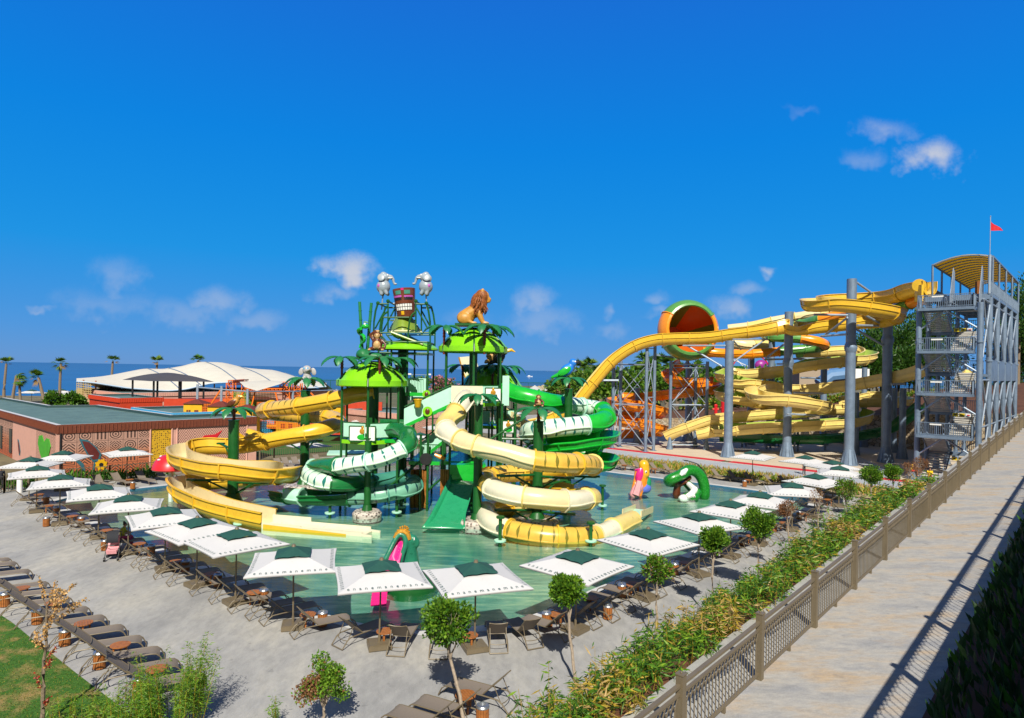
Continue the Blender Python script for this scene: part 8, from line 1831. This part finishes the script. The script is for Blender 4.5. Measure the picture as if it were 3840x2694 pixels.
# ------------------------------------------------------------------ trees and shrubs in the distance
def fan_leaf(mb, c, d, R_, mi):
    d = V(d).normalized(); up = V((0, 0, 1)); s = d.cross(up).normalized(); n = s.cross(d)
    for k in range(-3, 4):
        a = k * .30; e = d * cos(a) + s * sin(a); tip = c + d * R_ * .55 + e * R_ * .6 - V((0, 0, .12 * R_ * abs(k) / 3 + .12 * R_)); b = c + d * R_ * .42; w_ = (s * cos(a) - d * sin(a)) * R_ * .07
        mb.add([b - w_ * .4, b + e * R_ * .3 - w_, tip, b + e * R_ * .3 + w_, b + w_ * .4], [(0, 1, 2, 3, 4)], mi)
    mb.add([c - s * .02, c + d * R_ * .45, c + s * .02], [(0, 1, 2)], mi)
def fan_palm(top, base, R_, label, n=46, dead=14, group=None, blow=None):
    b = V(base); tp = V(top); t = thing('fan_palm', label, 'palm tree', b, group=group); mb = MB(); mid = b.lerp(tp, .5) + V((0.0, 0, 0)); pts = [b, b.lerp(tp, .35) + (tp - b).cross(V((0, 1, 0))) * .02, tp]; r_ = R_ * .16
    cp_ = catmull(pts, 4); mb.tube(cp_, [r_ * (1.25 - .5 * i / (len(cp_) - 1)) for i in range(len(cp_))], 8); mb.build('trunk', 'bark', t, world=True)
    L = MB()
    for k in range(n + dead):
        d = rnd_dir(); d.z = d.z * .8 + .25 if k < n else -abs(d.z) - .6
        if blow: d = (d + V(blow)).normalized()
        fan_leaf(L, tp + d * .05, d, R_ * random.uniform(.75, 1.1) * (1 if k < n else .8), (0 if random.random() < .6 else 1) if k < n else 2)
    L.build('crown', ['palm_a', 'palm_b', 'palm_dry'], t, world=True, smooth=0)
random.seed(21)
for i, (cx_, cy_, bx_, by_, Y, R_, bl, lab) in enumerate(((75, 262, 50, 560, 150, 2.6, (0, 0, .7), 'upright young palm at the far left by the sea'), (190, 400, 145, 590, 140, 2.6, (.8, 0, -.2), 'short palm with yellow wind blown fronds, second from the left'), (225, 455, 255, 600, 138, 2.4, (.5, 0, -.3), 'short bent palm with drooping fronds, third from the left'),
        (448, 425, 570, 740, 122, 2.7, (-.5, 0, .4), 'strongly leaning palm with shaggy trunk behind the patterned building'), (708, 262, 705, 570, 150, 2.7, (.1, 0, .2), 'tall straight palm right of the leaning palm'), (1312, 235, 1300, 420, 165, 2.8, (.1, 0, .5), 'palm sticking up behind the left end of the tent'), (1828, 245, 1815, 340, 170, 2.9, (0, 0, .5), 'palm behind the first hump of the tent'))):
    tp = P(*L1(cx_, cy_), Y); b = P(*L1(bx_, by_), Y); b.z = 0; fan_palm(tp, b, R_ * .72, lab, 16, 3, None, [q * 1.6 for q in bl])
tp = P(*L2(300, 330), 175); fan_palm(tp, (tp.x, 175, 0), 2.0, 'palm crown peeping over the highest hump of the tent', 18, 2, None, (0, 0, .5))
grove = [(2128, 1425, 150), (2172, 1385, 160), (2215, 1375, 165), (2110, 1440, 140), (2255, 1395, 150), (2415, 1352, 150), (2440, 1385, 140), (2475, 1365, 158), (2505, 1372, 150), (2390, 1400, 145), (2330, 1415, 150), (2545, 1392, 150), (2610, 1395, 145), (2640, 1420, 140), (2300, 1440, 138), (2520, 1430, 138), (2225, 1430, 140), (2675, 1405, 150), (2450, 1440, 136)]
for i, (x, y, Y) in enumerate(sorted(grove)): tp = P(x, y, Y); fan_palm(tp, (tp.x, Y, 0), random.uniform(2.6, 3.4), f'fan palm in the grove behind the slides, {nth(i)} from the left', 44, 18, 'fan palms behind the slides')
def bush(c, r, n, mats, label, name='shrub', cat='shrub', L=.5, W=.2, trunk=True, lobes=26, group=None):
    c = V(c); t = thing(name, label, cat, (c.x, c.y, 0), group=group); mb = crown(c, r, n, L, W, 0, [.5, .5] if len(mats) == 2 else [.4, .35, .25], lobes, .35); mb.build('crown', mats, t, world=True, smooth=0)
    if trunk: mb = MB(); limb(mb, (c.x, c.y, c.z - (r[2] if not isinstance(r, (int, float)) else r) * 1.6 - 2), c, .3, .15, .1); mb.build('trunk', 'bark', t, world=True)
for i, (x, y, Y, rx, rz) in enumerate(((2180, 1445, 134, 4.5, 3), (2270, 1440, 130, 4.5, 3.4), (2350, 1445, 132, 5, 3.6), (2440, 1450, 128, 4.5, 3.2), (2560, 1440, 132, 5, 3.4), (2650, 1450, 134, 4.5, 3), (2120, 1462, 140, 4, 2.4), (2750, 1440, 140, 5, 3), (2900, 1440, 140, 6, 3.5), (3020, 1432, 140, 6, 4))): c = P(x, y, Y); bush(c, (rx, rx, rz), 900, ['leaf_a', 'palm_b', 'leaf_c'], f'bushy green undergrowth tree below the palm grove, {nth(i)} in that group', 'broadleaf_tree', 'tree', .9, .32, group='broadleaf trees below the palms')
for i, (x, y, Y, rx, rz) in enumerate(((3262, 1335, 112, 3.2, 4.5), (3310, 1315, 116, 4, 5.2), (3370, 1300, 112, 4.2, 5.6), (3430, 1295, 118, 4.6, 6), (3480, 1290, 112, 4.2, 6.2), (3290, 1375, 108, 4, 3), (3360, 1370, 108, 4.2, 3.2), (3440, 1370, 108, 4.2, 3.2), (3550, 1300, 120, 5, 6), (3820, 1190, 100, 4.2, 5.6), (3860, 1250, 104, 4.5, 6.5), (3800, 1290, 110, 4, 6), (3830, 1380, 106, 4.4, 5), (3890, 1170, 110, 6, 6))):
    c = P(x, y, Y); bush(c, (rx, rx * .8, rz), 2300, ['pine_a', 'pine_b', 'leaf_c'], f'dark green pine on the hillside by the stair tower, {nth(i)} in that group', 'pine_tree', 'tree', .75, .13, lobes=46, group='dark pines on the hillside')
c = P(*A1(600, 362), 118); bush(c, (2.6, 1.5, 1.3), 1100, ['blossom', 'leaf_c'], 'pink flowering oleander shrub in front of the sea fence', L=.4, W=.16, trunk=False)
c = P(*A1(290, 345), 120); bush(c, (2.4, 1.5, 1.1), 700, ['leaf_a', 'leaf_c'], 'green shrub left of the pink oleander by the sea fence', L=.4, W=.15, trunk=False)
for i in range(15):
    b_ = 62 - i * 2.9; c = ab(119, b_, wtop(b_) + 2.0); bush(c, (2.0, 1.4, 1.0), 380, ['leaf_a', 'palm_b', 'leaf_yel'], f'low green shrub along the top of the brown bank, {nth(i)} from the left', L=.5, W=.15, trunk=False, lobes=14, group='shrubs along the brown bank')
for i, (x, y, rr) in enumerate(((625, 680, 1.0), (850, 680, 1.0), (930, 700, .9), (700, 705, .8))): c = P(*L1(x, y), 108 + 3 * i); bush(c, (rr, rr, rr * 1.1), 420, ['leaf_c', 'leaf_a'], f'broad leaved garden plant between the palms and the red building, {nth(i)} of four', 'garden_plant', 'plant', .7, .2, False, 16, 'garden plants by the red building')
for i, (x, y) in enumerate(((370, 560), (655, 568), (722, 556), (748, 590), (860, 600), (1040, 560))): p = P(*L1(x, y), 155 + i * 4); dup(par0, (p.x, p.y, p.z - 3.0 * 1.4), i, f'distant white beach parasol at the left shore, {nth(i)} from the left', 'white beach parasols at the shore', (1.4, 1.4, 1.4))
# thatched beach shades, boat, court lamp
t0 = None
for i in range(9):
    p = P(*A2(420 + i * 72, 418 + (i % 2) * 10), 290); loc = V((p.x, 285 + (i % 3) * 6, 0)); z = p.z; t = thing('beach_shade', f'straw coloured beach shade on the sand, {nth(i)} from the left', 'beach shade', loc, group='thatched beach shades'); mb = MB(); mb.lathe([(3.4, z - 1.0), (2.0, z), (.02, z + 1.1)], (loc.x, loc.y, 0), 10); mb.build('canopy', 'straw' if i % 3 else 'canvas', t, 20, world=True); mb = MB(); mb.cyl(loc, loc + V((0, 0, z)), .12); mb.build('post', 'bark', t, world=True)
p = P(*A1(1957, 262), 1240); p.z = -2.6; t = thing('motor_boat', 'small white motor boat on the sea right of the rear dome', 'boat', p); mb = MB(); sec = [(-5.4, 1.5, .9), (-2, 1.7, 1.0), (2, 1.5, 1.2), (4.5, .7, 1.5), (5.6, .05, 1.7)]; R_ = []
for x, w_, h_ in sec: R_.append([p + V((x, -w_, h_)), p + V((x, -w_ * .6, -.3)), p + V((x, w_ * .6, -.3)), p + V((x, w_, h_))])
for a, b in zip(R_, R_[1:]):
    for k in range(4): mb.quad(a[k], b[k], b[(k + 1) % 4], a[(k + 1) % 4])
mb.add(R_[0], [(0, 1, 2, 3)]); mb.build('hull', 'white', t, 0, world=True); mb = MB(); mb.box(p + V((-1, 0, 1.8)), (4, 2.2, 1.5)); mb.build('cabin', 'white', t, 0, world=True)
p = P(*A1(385, 240), 140); t = thing('floodlight_pole', 'thin floodlight pole with two lamps in front of the sea', 'lamp post', (p.x, 140, 0)); mb = MB(); mb.cyl((p.x, 140, 0), (p.x, 140, p.z), .09); mb.bar((p.x - 3.4, 140, p.z + .2), (p.x + .8, 140, p.z + .2), .09); mb.build('pole', 'galv_light', t, world=True)
for dx in (-5.2, 1.2): mb = MB(); mb.box((p.x + dx * .66, 140, p.z + .3), (.8, .4, .3)); mb.build('lamp', 'white', t, 0, world=True)
# fairground wheel beyond the slides
c = P(*X4(330, 440), 150); t = thing('fairground_wheel', 'red and white fairground wheel frame with a purple cabin beyond the slides', 'fairground wheel', (c.x, 150, 0)); mb = MB(); n = 28
ring = [c + V((cos(2 * pi * k / n) * 4.6, 0, sin(2 * pi * k / n) * 4.6)) for k in range(n + 1)]; mb.tube(ring, .16, 6); mb.build('rim', 'red', t, world=True); mb = MB()
for k in range(8): a = k * pi / 4; mb.bar(c, c + V((cos(a) * 4.6, 0, sin(a) * 4.6)), .10)
mb.bar(c + V((-5, 0, -c.z)), c, .22); mb.bar(c + V((5, 0, -c.z)), c, .22); mb.bar(c + V((-8, 0, 5)), c + V((8, 0, -2)), .12); mb.build('spokes', 'white', t, 0, world=True)
mb = MB(); mb.ell(c + V((2.2, -.4, 2.0)), (1.5, 1.0, 1.3), 12); mb.build('cabin', 'purple', t, world=True); mb = MB(); mb.box(c + V((-3.4, 0, 1.2)), (3.2, 1.5, 1.2)); mb.build('cabin', 'dark_green', t, 0, world=True)
for i, (x, y, Y, h) in enumerate(((2684, 1541, 112, 1.7), (2715, 1538, 111, 2.4))):
    p = P(x, y, Y); t = thing('fire_hydrant', ['small red hydrant on the brown bank', 'larger red hydrant post on the brown bank'][i], 'hydrant', p); z0 = p.z - h / 2; mb = MB(); mb.cyl((p.x, Y, z0), (p.x, Y, z0 + h), .28 + .25 * i, n=10); mb.ell((p.x, Y, z0 + h), .32 + .25 * i, 8); mb.cyl((p.x - .6, Y, z0 + h * .65), (p.x + .6, Y, z0 + h * .65), .14, n=8); mb.build('body', 'hydrant_red', t, world=True)
p = P(*X4(1210, 485), 100); t = thing('water_tank', 'blue pipe and white pump box behind the yellow chute', 'pump', p); mb = MB(); mb.tube([p + V((-2, 0, -1)), p + V((-.4, 0, .3)), p + V((2, 0, .6))], 1.0, 10); mb.build('pipe', 'pipe_blue', t, world=True); mb = MB(); mb.box(p + V((3.6, 0, 0)), (3, 2, 3)); mb.build('box', 'white', t, 0, world=True)
p = P(*X4(970, 480), 112); t = thing('site_hut', 'small weathered timber hut seen between the spirals', 'hut', p); mb = MB(); mb.box(p, (5, 3, 4)); mb.build('wall', 'pale_bark', t, 0, world=True); mb = MB(); mb.box(p + V((-1, 0, 2.3)), (8, 4, .3)); mb.build('roof', 'coping', t, 0, world=True)
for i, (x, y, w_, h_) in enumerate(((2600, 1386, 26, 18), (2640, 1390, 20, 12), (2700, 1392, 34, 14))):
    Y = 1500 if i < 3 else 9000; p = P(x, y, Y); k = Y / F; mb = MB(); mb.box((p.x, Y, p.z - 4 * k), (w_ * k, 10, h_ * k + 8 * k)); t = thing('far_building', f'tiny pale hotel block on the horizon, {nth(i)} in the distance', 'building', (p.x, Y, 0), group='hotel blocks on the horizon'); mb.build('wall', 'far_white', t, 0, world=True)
